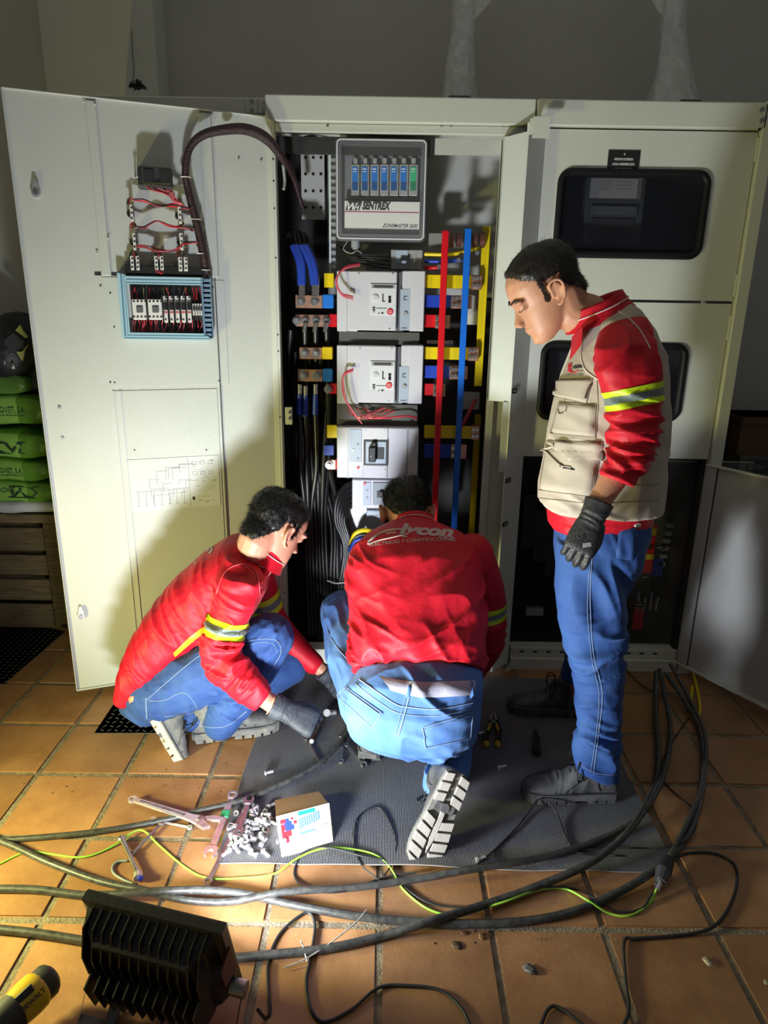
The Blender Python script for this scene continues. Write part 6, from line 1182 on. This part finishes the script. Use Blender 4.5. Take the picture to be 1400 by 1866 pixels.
# armhole piping, seams, pockets
PIP = mat('vest_piping', (.62, .56, .50), .7); VSH = mat('vest_seam', (.26, .22, .17), .8)
m = MB(); seam(m, vest3, [(1062, 628), (1060, 650), (1068, 675), (1095, 695)], .0026, PIP); seam(m, shirt3, [(1070, 610), (1090, 575), (1110, 565), (1135, 572), (1165, 600), (1185, 635)], .0022, PIP, .0006); m.build('piping', vest3)
def pocket(q, flap, name='pocket'):
    m = MB(); pquad(m, vest3, q, VEST, 12, 12, .010); e = q + [q[0]]
    for a, c in zip(e[:-1], e[1:]): seam(m, vest3, [a, c], .0013, VSH, .009 if False else .002)
    m.build(name, vest3)
pocket([(1019, 733), (1086, 738), (1085, 797), (1004, 790)], 0); pocket([(1006, 692), (1081, 690), (1069, 735), (1008, 722)], 0, 'chest_flap')
pocket([(996, 815), (1098, 812), (1078, 905), (983, 893)], 0, 'cargo_pocket'); pocket([(990, 803), (1098, 806), (1096, 838), (1040, 842)], 0, 'pocket_flap')
m = MB(); q = [(985, 818), (1004, 822), (1046, 848), (1024, 846)]; m.add([cast(vest3, *p, .012) for p in q], [(0, 1, 2, 3)], mat('pocket_inside', (.10, .08, .06), .8)); seam(m, vest3, [(984, 818), (1000, 824), (1024, 846), (1046, 849)], .003, VEST, .012); m.build('open_pocket_edge', vest3)
m = MB(); pquad(m, vest3, [(1024, 845), (1057, 850), (1057, 857), (1023, 853)], mat('zip_tab_dark', (.035, .04, .05), .35, .4), 4, 3, .016); m.sphere(cast(vest3, 1028, 849, .017), .003, CHROME); m.build('metal_clip', vest3)
m = MB(); seam(m, vest3, [(1034, 735), (1024, 745), (1026, 755), (1036, 752), (1039, 738)], .0013, STEEL, .012); m.build('ring_clip', vest3)
m = MB(); seam(m, vest3, [(1088, 690), (1090, 740), (1086, 800)], .0015, VSH); seam(m, vest3, [(984, 908), (1080, 917), (1200, 912)], .0015, VSH); seam(m, vest3, [(1125, 700), (1122, 800), (1112, 905)], .0014, VSH); seam(m, vest3, [(1150, 885), (1200, 882)], .0014, VSH); seam(m, vest3, [(1030, 700), (1010, 690), (1035, 640), (1058, 600)], .0022, PIP); m.build('vest_seams', vest3)
m = MB(); ptext(m, vest3, 'E', (1036, 677), (1046, 675), 18, mat('logo_red', (.6, .01, .03), .5), .05, .2); ptext(m, vest3, 'con', (1046, 672), (1064, 670), 11, INKB, .05, .2); ptext(m, vest3, 'S.A.S', (1055, 678), (1064, 677), 4, INKB, .02); ptext(m, vest3, 'Y CONSTRUCCIONES', (1030, 684), (1064, 684), 4.4, INKB, .02)
seam(m, vest3, [(1035, 676), (1046, 679), (1054, 675)], .0014, mat('logo_red', (.6, .01, .03), .5), .001); m.build('chest_logo', vest3)
m = MB(); seam(m, vest3, [(1097, 822), (1099, 830), (1098, 838)], .004, mat('pull_dark', (.08, .05, .04), .7), .004); seam(m, vest3, [(1078, 702), (1073, 712), (1068, 726)], .004, mat('pull_dark', (.08, .05, .04), .7), .004); m.build('pocket_pulls', vest3)
# collar
def collar(c, ax, up, a, b_, h, mt, parent, front=None, pip=True, open_=.0):
    ax = Vector(ax).normalized(); s_ = Vector(up); s_ = (s_ - ax * s_.dot(ax)).normalized(); t_ = ax.cross(s_); m = MB(); R = []
    for k, (hh, sc_) in enumerate(((-.5, 1.22), (0, 1.10), (.85, 1.0), (1.0, .99), (.8, .93), (-.4, .98))): R.append([c + ax * h * hh + (s_ * a * math.cos(t) + t_ * b_ * math.sin(t)) * sc_ for t in [2 * math.pi * i / 32 for i in range(32)]])
    m.ring(R, mt, cap=False)
    if pip: m.tube([c + ax * h * .35 + (s_ * a * math.cos(t) + t_ * b_ * math.sin(t)) * 1.085 for t in [2 * math.pi * i / 32 for i in range(33)]], .0018, STW, 6, 1)
    return m.build('collar', parent)
collar(PY(1090, 572, YC), (-.42, 0, .9), (1, 0, .4), .082, .078, .036, SHIRT, shirt3)
m = MB(); m.ring([[PY(1044, 612, 1.965), PY(1062, 596, 1.90), PY(1060, 628, 1.88), PY(1040, 655, 1.93)], [p + Vector((0, .008, -.002)) for p in (PY(1044, 612, 1.965), PY(1062, 596, 1.90), PY(1060, 628, 1.88), PY(1040, 655, 1.93))]], SHIRT, smooth=False); m.build('collar_tip', shirt3)
# jeans
m = MB(); m.ring([pring(1020, 925, 1180, 920, YC, .14), pring(1014, 965, 1178, 955, YC, .158), pring(1014, 1000, 1166, 995, YC, .155), pring(1018, 1040, 1150, 1040, YC, .14)], DEN3)
m.ring([pring(1016, 985, 1160, 985, 1.95, .10), pring(1018, 1050, 1142, 1060, 1.93, .098), pring(1018, 1110, 1137, 1130, 1.91, .088), pring(1026, 1165, 1134, 1190, 1.90, .078), pring(1042, 1215, 1133, 1240, 1.89, .068), pring(1052, 1275, 1132, 1300, 1.88, .062), pring(1056, 1325, 1126, 1350, 1.875, .060), pring(1048, 1360, 1128, 1385, 1.87, .063), pring(1051, 1395, 1126, 1419, 1.87, .058)], DEN3)
m.ring([pring(1030, 985, 1155, 985, 2.08, .09), pring(1024, 1060, 1125, 1060, 2.14, .085), pring(1030, 1150, 1105, 1160, 2.22, .068), pring(1030, 1205, 1095, 1215, 2.29, .060), pring(1022, 1232, 1088, 1250, 2.32, .058)], DEN3)
jeans3 = solid('jeans', m, DEN3, .005, M3, 5, [(PY(1105, 1200, 1.83), .13, (-.3, 0, 1), .034, .014), (PY(1090, 1370, 1.82), .10, (.3, 0, 1), .030, .018), (PY(1060, 1290, 1.82), .09, (.7, 0, 1), .04, .012), (PY(1110, 1060, 1.88), .16, (1, 0, .45), .055, .014), (PY(1060, 1050, 1.88), .2, (1, 0, .2), .08, .004)])
m = MB(); seam(m, jeans3, [(1080, 1012), (1076, 1090), (1082, 1190), (1098, 1260), (1092, 1330), (1082, 1412)], .0013, STI); seam(m, jeans3, [(1075, 1030), (1071, 1110), (1079, 1200), (1092, 1262), (1088, 1330), (1077, 1408)], .0010, STI); seam(m, jeans3, [(1052, 1390), (1085, 1408), (1125, 1413)], .0012, STI); m.build('side_seam', jeans3)
m = MB(); pquad(m, jeans3, [(1128, 965), (1162, 958), (1155, 1022), (1122, 1018)], DEN3, 8, 8, .006); seam(m, jeans3, [(1128, 985), (1160, 975)], .0012, STI, .004); m.build('back_pocket', jeans3)
m = MB(); c = cast(jeans3, 1158, 958, .01); m.sphere(c, .010, STEEL, (1, .4, .7)); m.build('key_clip', jeans3)
# boots, glove
hl = PZ(1124, 1466, 0); to = PZ(944, 1444, 0); boot(basis((hl.x, 1.865, .007), (to.x - hl.x, .0, 0), (0, 0, 1)), 1.0, M3, BTB, SOLEB)
hl = PZ(1075, 1312, 0); to = PZ(940, 1290, 0); boot(basis((hl.x - .02, 2.34, .007), (-1, .08, 0), (0, 0, 1)), .98, M3, BTB, SOLEB)
wx = (PY(1062, 985, 1.715) - wri).normalized(); GM = basis(wri + wx * .047, wx, Vector((-.25, -.95, .1))); glove(GM, .98, M3, GLV, (.40, .60, .55), .035, (.25, .3), 'black work glove with worn knuckle print')
m = MB(); g = [o for o in bpy.data.objects if o.name.startswith('glove')][-1]
for (q, t_) in (([(1052, 975), (1066, 973), (1067, 981), (1052, 983)], STEELD), ([(1062, 990), (1077, 988), (1078, 996), (1062, 998)], GALV)): pquad(m, g, q, t_, 4, 3, .001)
ptext(m, g, 'XS', (1052, 982), (1067, 980), 9, BLACK, .03); m.build('knuckle_print', g)
def hl3(x, y, z): # hairline, positive inside the hair
    f = z - np.where(x > -.012, .135 + .55 * (x + .012), .135 + 1.05 * (x + .012)); f = np.minimum(f, z - .045 + 0 * x); f = np.minimum(f, .083 - x + (z - .165) * .25)
    side = np.where(x > .022, z - (.150 + (x - .035) * 1.3), f); f = np.minimum(f, side); f = np.where((x > .004) & (x < .026) & (z > .088) & (y > .05), np.maximum(f, z - .092), f); return np.minimum(f, np.where((x < .010) & (x > -.032) & (y > .06), z - .142, 1))
hair(body3, HM, sc3, HAIR3, M3, hl3, .0075, 9000, 3, .009, .002)
m = MB(); m.tube([H(.079, -.048, .133), H(.090, -.034, .139), H(.097, -.014, .134)], .0028, HAIR3, 6, 4); m.tube([H(.079, .048, .133), H(.090, .034, .139), H(.097, .014, .134)], .0028, HAIR3, 6, 4); m.build('eyebrows', M3)
m = MB(); m.tube([H(.078, -.046, .110), H(.090, -.034, .106), H(.089, -.020, .109)], .0014, HAIR, 5, 4); m.tube([H(.078, .046, .110), H(.090, .034, .106), H(.089, .020, .109)], .0014, HAIR, 5, 4); m.build('eyelashes', M3)
# ================= kneeling man seen from behind =================
M2 = thing('person', 'kneeling man seen from behind, red shirt with white back print and pale jeans', 'person', (.1, 1.95, 0))
bd = (0, .69, -.73); fw = Vector((.03, .62, -.78)); hc = PY(742, 928, 2.44); HM2 = basis((0, 0, 0), fw, (0, .78, .62)); o_ = hc - HM2.to_3x3() @ Vector((-.005, 0, .13)); HM2 = basis(o_, fw, (0, .78, .62))
b = MB(); head_mb(b, HM2, 1.05, SK1); limb(b, [(HM2 @ Vector((-.04, 0, .09)), .06), (PY(755, 965, 2.36), .062), (PY(757, 1000, 2.30), .07)], SK1)
b.ring([pring(700, 970, 820, 975, 2.32, .08, bd), pring(655, 1020, 860, 1020, 2.2, .11, bd), pring(650, 1120, 870, 1120, 2.06, .11, bd), pring(665, 1220, 865, 1225, 1.95, .11, bd), pring(665, 1300, 850, 1300, 1.88, .11)], SK1)
kn2l = PY(622, 1112, 2.38); kn2r = PZ(835, 1345, .075); kn2r = Vector((kn2r.x, 2.20, .075)); an2r = PY(808, 1432, 1.80)
ra = [(PY(862, 1008, 2.22), .045), (PY(884, 1080, 2.24), .040), (PY(888, 1165, 2.28), .036), (PY(860, 1225, 2.42), .028), (PY(820, 1235, 2.52), .028)]
la = [(PY(672, 1015, 2.26), .042), (PY(662, 1090, 2.38), .034), (PY(680, 1170, 2.48), .034), (PY(730, 1200, 2.55), .027), (PY(755, 1210, 2.56), .028)]
limb(b, ra, SK1); limb(b, la, SK1); limb(b, [(PY(690, 1290, 1.95), .07), (PY(654, 1205, 2.15), .05), (kn2l, .045)], SK1); limb(b, [(kn2l, .045), (PY(646, 1230, 2.28), .04), (PY(668, 1325, 2.11), .032)], SK1); limb(b, [(PY(812, 1310, 1.92), .07), (kn2r, .045), (an2r, .036)], SK1)
solid('body', b, SK1, .005, M2, 4)
m = MB(); m.ring([pring(642, 1222, 882, 1228, 1.94, .125, bd), pring(636, 1195, 888, 1200, 1.96, .14, bd), pring(640, 1150, 886, 1155, 2.01, .14, bd), pring(634, 1100, 886, 1100, 2.07, .145, bd), pring(630, 1050, 880, 1050, 2.13, .145, bd), pring(640, 1008, 872, 1010, 2.20, .135, bd), pring(666, 982, 850, 988, 2.26, .115, bd), pring(706, 960, 806, 966, 2.32, .08, bd)], SHIRT)
limb(m, [(ra[0][0], .070), (PY(886, 1080, 2.24), .066), (PY(888, 1165, 2.28), .064), (PY(862, 1222, 2.40), .052)], SHIRT); limb(m, [(la[0][0], .07), (la[1][0], .060), (la[2][0], .056), (la[3][0], .045)], SHIRT)
shirt2 = solid('shirt', m, SHIRT, .0055, M2, 6, [(PY(830, 1120, 2.0), .22, (-.5, 0, 1), .055, .009), (PY(660, 1170, 1.95), .12, (.4, 0, 1), .03, .012), (PY(750, 1200, 1.9), .15, (.9, 0, .5), .06, .009), (PY(650, 1060, 2.05), .12, (.3, 0, 1), .035, .010), (PY(900, 1170, 2.2), .1, (-.2, 0, 1), .028, .010), (PY(840, 1215, 1.92), .08, (.3, 0, 1), .03, .010)])
hivis(shirt2, PY(886, 1060, 2.24), PY(889, 1170, 2.28), .30, .52, .10, shirt2)
collar(PY(757, 962, 2.335), (.0, .72, .69), (1, 0, 0), .070, .068, .034, SHIRT, shirt2)
m = MB(); ptext(m, shirt2, 'lycon', (728, 972), (826, 978), 25, PRT, .05, .25); ptext(m, shirt2, 'S.A.S.', (798, 981), (829, 984), 8, PRT, .02); ptext(m, shirt2, 'ELECTRICAS Y CONSTRUCCIONES', (672, 996), (752, 988), 9, PRT, .015) if False else None
vs, fs = text_mesh('ELECTRICAS Y CONSTRUCCIONES', .012, 0); xs = [p[0] for p in vs]; xa, xb = min(xs), max(xs)
m.add([cast(shirt2, 674 + (x - xa) / (xb - xa) * 156, 996 - 10 * math.sin((x - xa) / (xb - xa) * 1.9) - y * 8.5, .0018) for x, y, _ in vs], fs, PRT)
seam(m, shirt2, [(735, 966), (712, 966), (690, 974), (674, 986), (672, 992)], .0052, PRT, .0); seam(m, shirt2, [(672, 992), (690, 985), (712, 980), (738, 974)], .0030, PRT, .0); seam(m, shirt2, [(704, 972), (722, 970)], .003, PRT, .0); m.build('back_print', shirt2)
m = MB(); seam(m, shirt2, [(640, 1207), (700, 1216), (760, 1216), (830, 1212), (880, 1218)], .0018, mat('shirt_hem', (.30, .002, .008), .6), .0005); m.build('hem', shirt2)
# jeans
m = MB(); m.ring([pring(652, 1222, 880, 1228, 1.94, .105, bd), pring(634, 1252, 880, 1258, 1.90, .135, (0, .85, -.5)), pring(626, 1290, 876, 1298, 1.88, .14, (0, .95, -.3)), pring(640, 1325, 868, 1335, 1.89, .13), pring(668, 1345, 852, 1358, 1.92, .10)], DEN2)
limb(m, [(PY(685, 1285, 1.94), .112), (PY(650, 1205, 2.14), .098), (kn2l, .076)], DEN2); limb(m, [(kn2l, .074), (PY(642, 1230, 2.28), .070), (PY(668, 1308, 2.10), .060)], DEN2)
limb(m, [(PY(812, 1305, 1.92), .115), (Vector(((kn2r.x + .19) / 2, 2.07, .17)), .095), (kn2r, .075)], DEN2); limb(m, [(kn2r, .072), (PY(820, 1392, 1.92), .070), (PY(806, 1425, 1.81), .058)], DEN2)
jeans2 = solid('jeans', m, DEN2, .005, M2, 6, [(PY(610, 1200, 2.1), .12, (.8, 0, .6), .035, .010), (PY(800, 1400, 1.8), .10, (.4, 0, 1), .026, .014), (PY(750, 1300, 1.75), .18, (.6, 0, 1), .05, .008), (PY(600, 1130, 2.3), .12, (.7, 0, .5), .035, .009), (PY(660, 1330, 1.9), .1, (.5, 0, 1), .035, .010)])
m = MB(); seam(m, jeans2, [(655, 1238), (690, 1262), (720, 1282), (742, 1288), (800, 1292), (862, 1280)], .0022, STI); seam(m, jeans2, [(648, 1246), (690, 1278), (730, 1300), (800, 1304), (866, 1290)], .0014, STI)
seam(m, jeans2, [(748, 1262), (738, 1300), (726, 1342)], .0022, STI); seam(m, jeans2, [(742, 1262), (731, 1300), (720, 1342)], .0012, STI); seam(m, jeans2, [(588, 1108), (598, 1150), (615, 1180), (632, 1200)], .0020, STI); m.build('seams', jeans2)
def jpocket(q, o, mt):
    m = MB(); pquad(m, o, q, mt, 10, 10, .004); e = q + [q[0]]
    for a, c in zip(e[:-1], e[1:]): seam(m, o, [a, c], .0013, STI, .0035)
    seam(m, o, [(q[0][0] * .88 + q[3][0] * .12, q[0][1] * .88 + q[3][1] * .12), (q[1][0] * .88 + q[2][0] * .12, q[1][1] * .88 + q[2][1] * .12)], .0011, STI, .005); m.build('back_pocket', o)
jpocket([(770, 1325), (861, 1298), (856, 1345), (776, 1362)], jeans2, DEN2); jpocket([(632, 1252), (697, 1300), (678, 1324), (616, 1268)], jeans2, DEN2)
m = MB(); WB = jeans2
def strip(m, o, top, bot, mt, off):
    n = 26; T_ = [(p.x, p.y) for p in cr_spline([Vector((a, b_, 0)) for a, b_ in top], 8)]; B_ = [(p.x, p.y) for p in cr_spline([Vector((a, b_, 0)) for a, b_ in bot], 8)]
    vs = []
    for k in range(len(T_)):
        for j in range(5): t = j / 4; vs.append(cast(o, T_[k][0] * (1 - t) + B_[k][0] * t, T_[k][1] * (1 - t) + B_[k][1] * t, off if 0 < j < 4 else off * .4))
    m.add(vs, [(k * 5 + j, k * 5 + j + 1, (k + 1) * 5 + j + 1, (k + 1) * 5 + j) for k in range(len(T_) - 1) for j in range(4)], mt, True)
strip(m, WB, [(690, 1231), (735, 1240), (780, 1243), (866, 1240)], [(712, 1258), (750, 1268), (790, 1271), (862, 1266)], BELT, .005); m.build('belt', jeans2)
m = MB(); pquad(m, jeans2, [(744, 1246), (754, 1248), (748, 1272), (738, 1270)], DEN2, 3, 5, .009); pquad(m, jeans2, [(855, 1240), (862, 1240), (863, 1272), (857, 1272)], DEN2, 3, 5, .009); m.build('belt_loops', jeans2)
m = MB(); strip(m, shirt2, [(736, 1220), (780, 1221), (850, 1220)], [(742, 1226), (780, 1228), (850, 1227)], mat('white_undershirt', (.62, .66, .60), .7), .004); m.build('undershirt', shirt2)
hl = PZ(672, 1390, 0); boot(basis((hl.x, hl.y, .007), (.10, 1, 0), (0, 0, 1)), 1.0, M2, BTB, SOLEB)
tip = PZ(775, 1562, 0.012); heel = PY(838, 1418, 1.685); dx_ = (tip - heel); boot(basis(heel + Vector((0.0, -.0, .01)), dx_, Vector((-.25, .78, -.50))), .95, M2, BTB, SOLE, lugmt=SOLEL, label='boot with its pale dusty treaded sole turned to the camera')
def hl2(x, y, z): f = z - np.where(x > -.02, .12 + .5 * (x + .02), .12 + 1.3 * (x + .02)); f = np.maximum(f, z - .165 + x * 0); f = np.minimum(f, z - .03); f = np.minimum(f, .085 - x); return np.minimum(f, np.where((x < .014) & (x > -.03) & (y > .06), z - .142, 1))
b2o = [o for o in bpy.data.objects if o.name.startswith('body')][-1]
hair(b2o, HM2, 1.05, HAIR, M2, hl2, .009, 5000, 4, .016, .004)
# ================= crouching man at left =================
M1 = thing('person', 'crouching dark-haired man in a red shirt and blue jeans before the open door', 'person', (-.6, 2.2, 0))
fw = Vector((.62, .56, -.55)); HM1 = basis((0, 0, 0), fw, (.42, .36, .83)); s1 = 1.10; ear = PY(523, 980, 2.16); o_ = ear - HM1.to_3x3() @ (Vector((-.006, -.080, .100)) * s1); HM1 = basis(o_, fw, (.42, .36, .83))
H1 = lambda x, y, z: HM1 @ Vector((x * s1, y * s1, z * s1))
b = MB(); head_mb(b, HM1, s1, SK1); limb(b, [(H1(-.035, 0, .10), .062), (H1(-.045, 0, .04), .058), (PY(470, 1022, 2.24), .064), (PY(440, 1040, 2.24), .08)], SK1)
b.ring([pring(436, 995, 478, 1045, 2.24, .08), pring(360, 1035, 435, 1110, 2.24, .13), pring(290, 1110, 370, 1160, 2.23, .12), pring(240, 1200, 320, 1230, 2.22, .12)], SK1)
el1 = PY(402, 1200, 2.03); wr1 = PY(497, 1284, 1.99); limb(b, [(PY(434, 1080, 2.12), .038), (PY(416, 1130, 2.07), .038), (el1, .038), (PY(450, 1246, 2.0), .036), (wr1, .029), (PY(505, 1288, 1.99), .022)], SK1)
limb(b, [(PY(470, 1050, 2.40), .05), (PY(500, 1140, 2.46), .043), (PY(545, 1185, 2.44), .038), (PY(590, 1224, 2.40), .028), (PY(600, 1234, 2.39), .02)], SK1)
kn1 = PY(492, 1160, 2.16); an1 = PY(400, 1312, 2.12); limb(b, [(PY(275, 1250, 2.14), .07), (kn1, .045), (an1, .036), (PY(395, 1322, 2.12), .034)], SK1)
kn1f = PY(528, 1215, 2.42); limb(b, [(PY(290, 1240, 2.34), .07), (kn1f, .042), (PY(355, 1300, 2.15), .030)], SK1)
body1 = solid('body', b, SK1, .004, M1, 4)
m = MB(); m.ring([pring(222, 1240, 262, 1258, 2.20, .15), pring(228, 1205, 296, 1226, 2.21, .165), pring(248, 1150, 330, 1195, 2.22, .168), pring(282, 1098, 378, 1160, 2.23, .165), pring(322, 1052, 425, 1140, 2.24, .165), pring(368, 1010, 468, 1110, 2.24, .17), pring(412, 982, 488, 1070, 2.24, .15), pring(450, 972, 492, 1030, 2.24, .09)], SHIRT)
m.ring([pring(412, 1010, 470, 1030, 2.14, .05), pring(395, 1060, 482, 1055, 2.09, .058), pring(388, 1105, 462, 1110, 2.07, .058), pring(376, 1150, 446, 1160, 2.05, .056), pring(368, 1195, 442, 1192, 2.03, .054), pring(376, 1226, 448, 1205, 2.02, .052), pring(402, 1250, 462, 1216, 2.01, .048), pring(438, 1276, 482, 1238, 2.00, .043), pring(464, 1292, 494, 1260, 1.995, .040)], SHIRT)
limb(m, [(PY(468, 1052, 2.39), .066), (PY(498, 1130, 2.45), .056), (PY(540, 1180, 2.44), .050), (PY(572, 1210, 2.415), .042)], SHIRT)
shirt1 = solid('shirt', m, SHIRT, .005, M1, 6, [(PY(405, 1180, 2.0), .12, (.2, 0, 1), .028, .014), (PY(430, 1240, 1.98), .09, (.8, 0, -.6), .028, .010), (PY(300, 1130, 2.08), .2, (1, 0, .6), .05, .008), (PY(250, 1220, 2.08), .09, (1, 0, .8), .03, .012), (PY(430, 1080, 2.03), .09, (.5, 0, 1), .03, .010), (PY(360, 1090, 2.1), .15, (1, 0, .3), .035, .006)])
hivis(shirt1, PY(424, 1095, 2.07), PY(405, 1195, 2.035), .33, .62, .078, shirt1); hivis(shirt1, PY(475, 1070, 2.41), PY(505, 1140, 2.455), .12, .55, .085, shirt1)
collar(PY(480, 1006, 2.24), (.62, .22, .72), (.7, 0, -.7), .080, .082, .048, SHIRT, shirt1)
m = MB(); m.ring([[PY(471, 1035, 2.155), PY(493, 1040, 2.17), PY(489, 1050, 2.15), PY(476, 1048, 2.14)], [p + Vector((0, .008, 0)) for p in (PY(471, 1035, 2.155), PY(493, 1040, 2.17), PY(489, 1050, 2.15), PY(476, 1048, 2.14))]], SHIRT, smooth=False); m.tube([PY(472, 1031, 2.15), PY(494, 1039, 2.165)], .002, STW, 6, 1); m.build('collar_tip', shirt1)
m = MB(); strip(m, shirt1, [(370, 1143), (345, 1162), (316, 1190)], [(371, 1153), (347, 1173), (319, 1197)], mat('yellow_panel', (.70, .60, .01), .5), .002); m.build('yellow_side_stripe', shirt1)
m = MB(); vs, fs = text_mesh('con', .05, .1); xs = [p[0] for p in vs]; q0, q1 = (366, 1014), (384, 984)
def pt1(body, p0, p1, up, h, bold=.03):
    vs, fs = text_mesh(body, bold, .1); xs = [p[0] for p in vs]; xa, xb = min(xs), max(xs)
    m.add([cast(shirt1, p0[0] + (p1[0] - p0[0]) * (x - xa) / (xb - xa) + up[0] * y * h, p0[1] + (p1[1] - p0[1]) * (x - xa) / (xb - xa) + up[1] * y * h, .0018) for x, y, _ in vs], fs, PRT)
pt1('con', (361, 990), (384, 1010), (.5, -.85), 22, .05); pt1('S.A.S', (353, 1003), (364, 1015), (.5, -.85), 7, .03); pt1('CIONES', (345, 1012), (356, 1030), (.6, -.8), 7, .02); m.build('back_print', shirt1)
m = MB(); seam(m, shirt1, [(394, 1082), (408, 1046), (430, 1030), (455, 1032), (470, 1052), (474, 1085)], .0022, mat('shirt_seam_red', (.60, .06, .08), .6), .0008); m.build('armhole_seam', shirt1)
# jeans
m = MB(); m.ring([pring(228, 1262, 262, 1278, 2.20, .12), pring(238, 1240, 300, 1295, 2.21, .165), pring(262, 1215, 330, 1290, 2.22, .16)], DEN1)
limb(m, [(PY(282, 1262, 2.13), .108), (PY(390, 1220, 2.13), .105), (kn1, .086)], DEN1); limb(m, [(PY(488, 1168, 2.15), .082), (PY(448, 1245, 2.14), .080), (PY(412, 1300, 2.12), .066), (PY(402, 1318, 2.12), .062)], DEN1)
limb(m, [(PY(300, 1250, 2.33), .10), (PY(410, 1230, 2.38), .09), (kn1f, .074)], DEN1); limb(m, [(kn1f, .070), (PY(430, 1275, 2.26), .065), (PY(350, 1308, 2.14), .050)], DEN1)
jeans1 = solid('jeans', m, DEN1, .005, M1, 5, [(PY(500, 1180, 2.08), .08, (1, 0, -.8), .026, .010), (PY(420, 1290, 2.05), .10, (.5, 0, 1), .028, .012), (PY(320, 1240, 2.02), .16, (.6, 0, 1), .055, .006), (PY(290, 1285, 2.02), .1, (1, 0, .5), .035, .008)])
m = MB(); seam(m, jeans1, [(268, 1275), (310, 1238), (350, 1205), (368, 1192)], .0014, STI); seam(m, jeans1, [(266, 1272), (268, 1310)], .0022, STI); seam(m, jeans1, [(272, 1277), (300, 1276), (335, 1262), (358, 1288), (348, 1300), (300, 1306)], .0012, STI); seam(m, jeans1, [(444, 1170), (478, 1164), (505, 1168), (512, 1188), (500, 1212), (488, 1232)], .0013, STI); seam(m, jeans1, [(448, 1176), (478, 1170), (498, 1174), (505, 1190)], .001, STI); seam(m, jeans1, [(355, 1312), (378, 1325), (415, 1322), (450, 1296)], .0013, STI); m.build('stitching', jeans1)
m = MB(); q = cast(jeans1, 240, 1274, .002); pquad(m, jeans1, [(232, 1270), (244, 1268), (243, 1278), (236, 1282)], SK1, 4, 4, .003); m.build('bare_waist', jeans1)
hl = PZ(346, 1362, 0); to = PZ(517, 1334, 0); boot(basis((hl.x, hl.y + .045, .006), (to - hl), (0, 0, 1)), 1.06, M1, BT, SOLE, label='dusty grey work boot planted flat')
tip = PZ(300, 1384, .0); heel = PY(262, 1296, 2.07); boot(basis(heel, tip + Vector((0, .03, .012)) - heel, Vector((.85, .50, .15))), .90, M1, BT, SOLEL, label='boot on its toe with the worn sole facing left', lugmt=SOLEL)
wx = (PY(548, 1308, 1.98) - wr1).normalized(); GM = basis(wr1 + wx * .050, wx, Vector((-.1, -.55, .8))); glove(GM, 1.08, M1, GLV2, (1.1, 1.3, .8), .03, (.5, .6), 'dark dusty glove closed over a screwdriver')
wx = Vector((.6, .1, -.75)); GM = basis(PY(601, 1236, 2.39), wx, Vector((.3, -.8, .2))); glove(GM, .95, M1, GLV2, (.5, .6, .5), .03, (.5, .6))
m = MB(); c = wr1 - (PY(548, 1308, 1.98) - wr1).normalized() * .004; ax = (PY(548, 1308, 1.98) - wr1).normalized(); t1 = ax.orthogonal().normalized(); t2 = ax.cross(t1); m.tube([c + (t1 * math.cos(a) + t2 * math.sin(a)) * .0345 for a in [2 * math.pi * k / 24 for k in range(25)]], .0022, mat('pale_wristband', (.75, .35, .22), .6), 6, 1); m.build('wristband', M1)
def hl1(x, y, z):
    f = z - np.where(x > -.015, .128 + .7 * (x + .015), .128 + 1.1 * (x + .015)); f = np.minimum(f, z - .05); f = np.minimum(f, .088 - x + (z - .17) * .2); side = np.where(x > .02, z - (.142 + (x - .035) * .55), f); f = np.minimum(f, side)
    f = np.where((x > .002) & (x < .024) & (z > .095) & (y > .055), np.maximum(f, z - .098), f); return np.minimum(f, np.where((x < .006) & (x > -.032) & (y > .06), z - .142, 1))
hair(body1, HM1, s1, HAIR, M1, hl1, .008, 9000, 8, .016, .004)
m = MB()
for sg in (-1, 1): m.tube([H1(.079, sg * .048, .133), H1(.090, sg * .034, .139), H1(.097, sg * .014, .134)], .003, HAIR, 6, 4)
m.build('eyebrows', M1); m = MB()
for sg in (-1, 1): m.tube([H1(.078, sg * .046, .112), H1(.090, sg * .034, .110), H1(.089, sg * .020, .112)], .0014, HAIR, 5, 4)
m.build('eyelashes', M1)
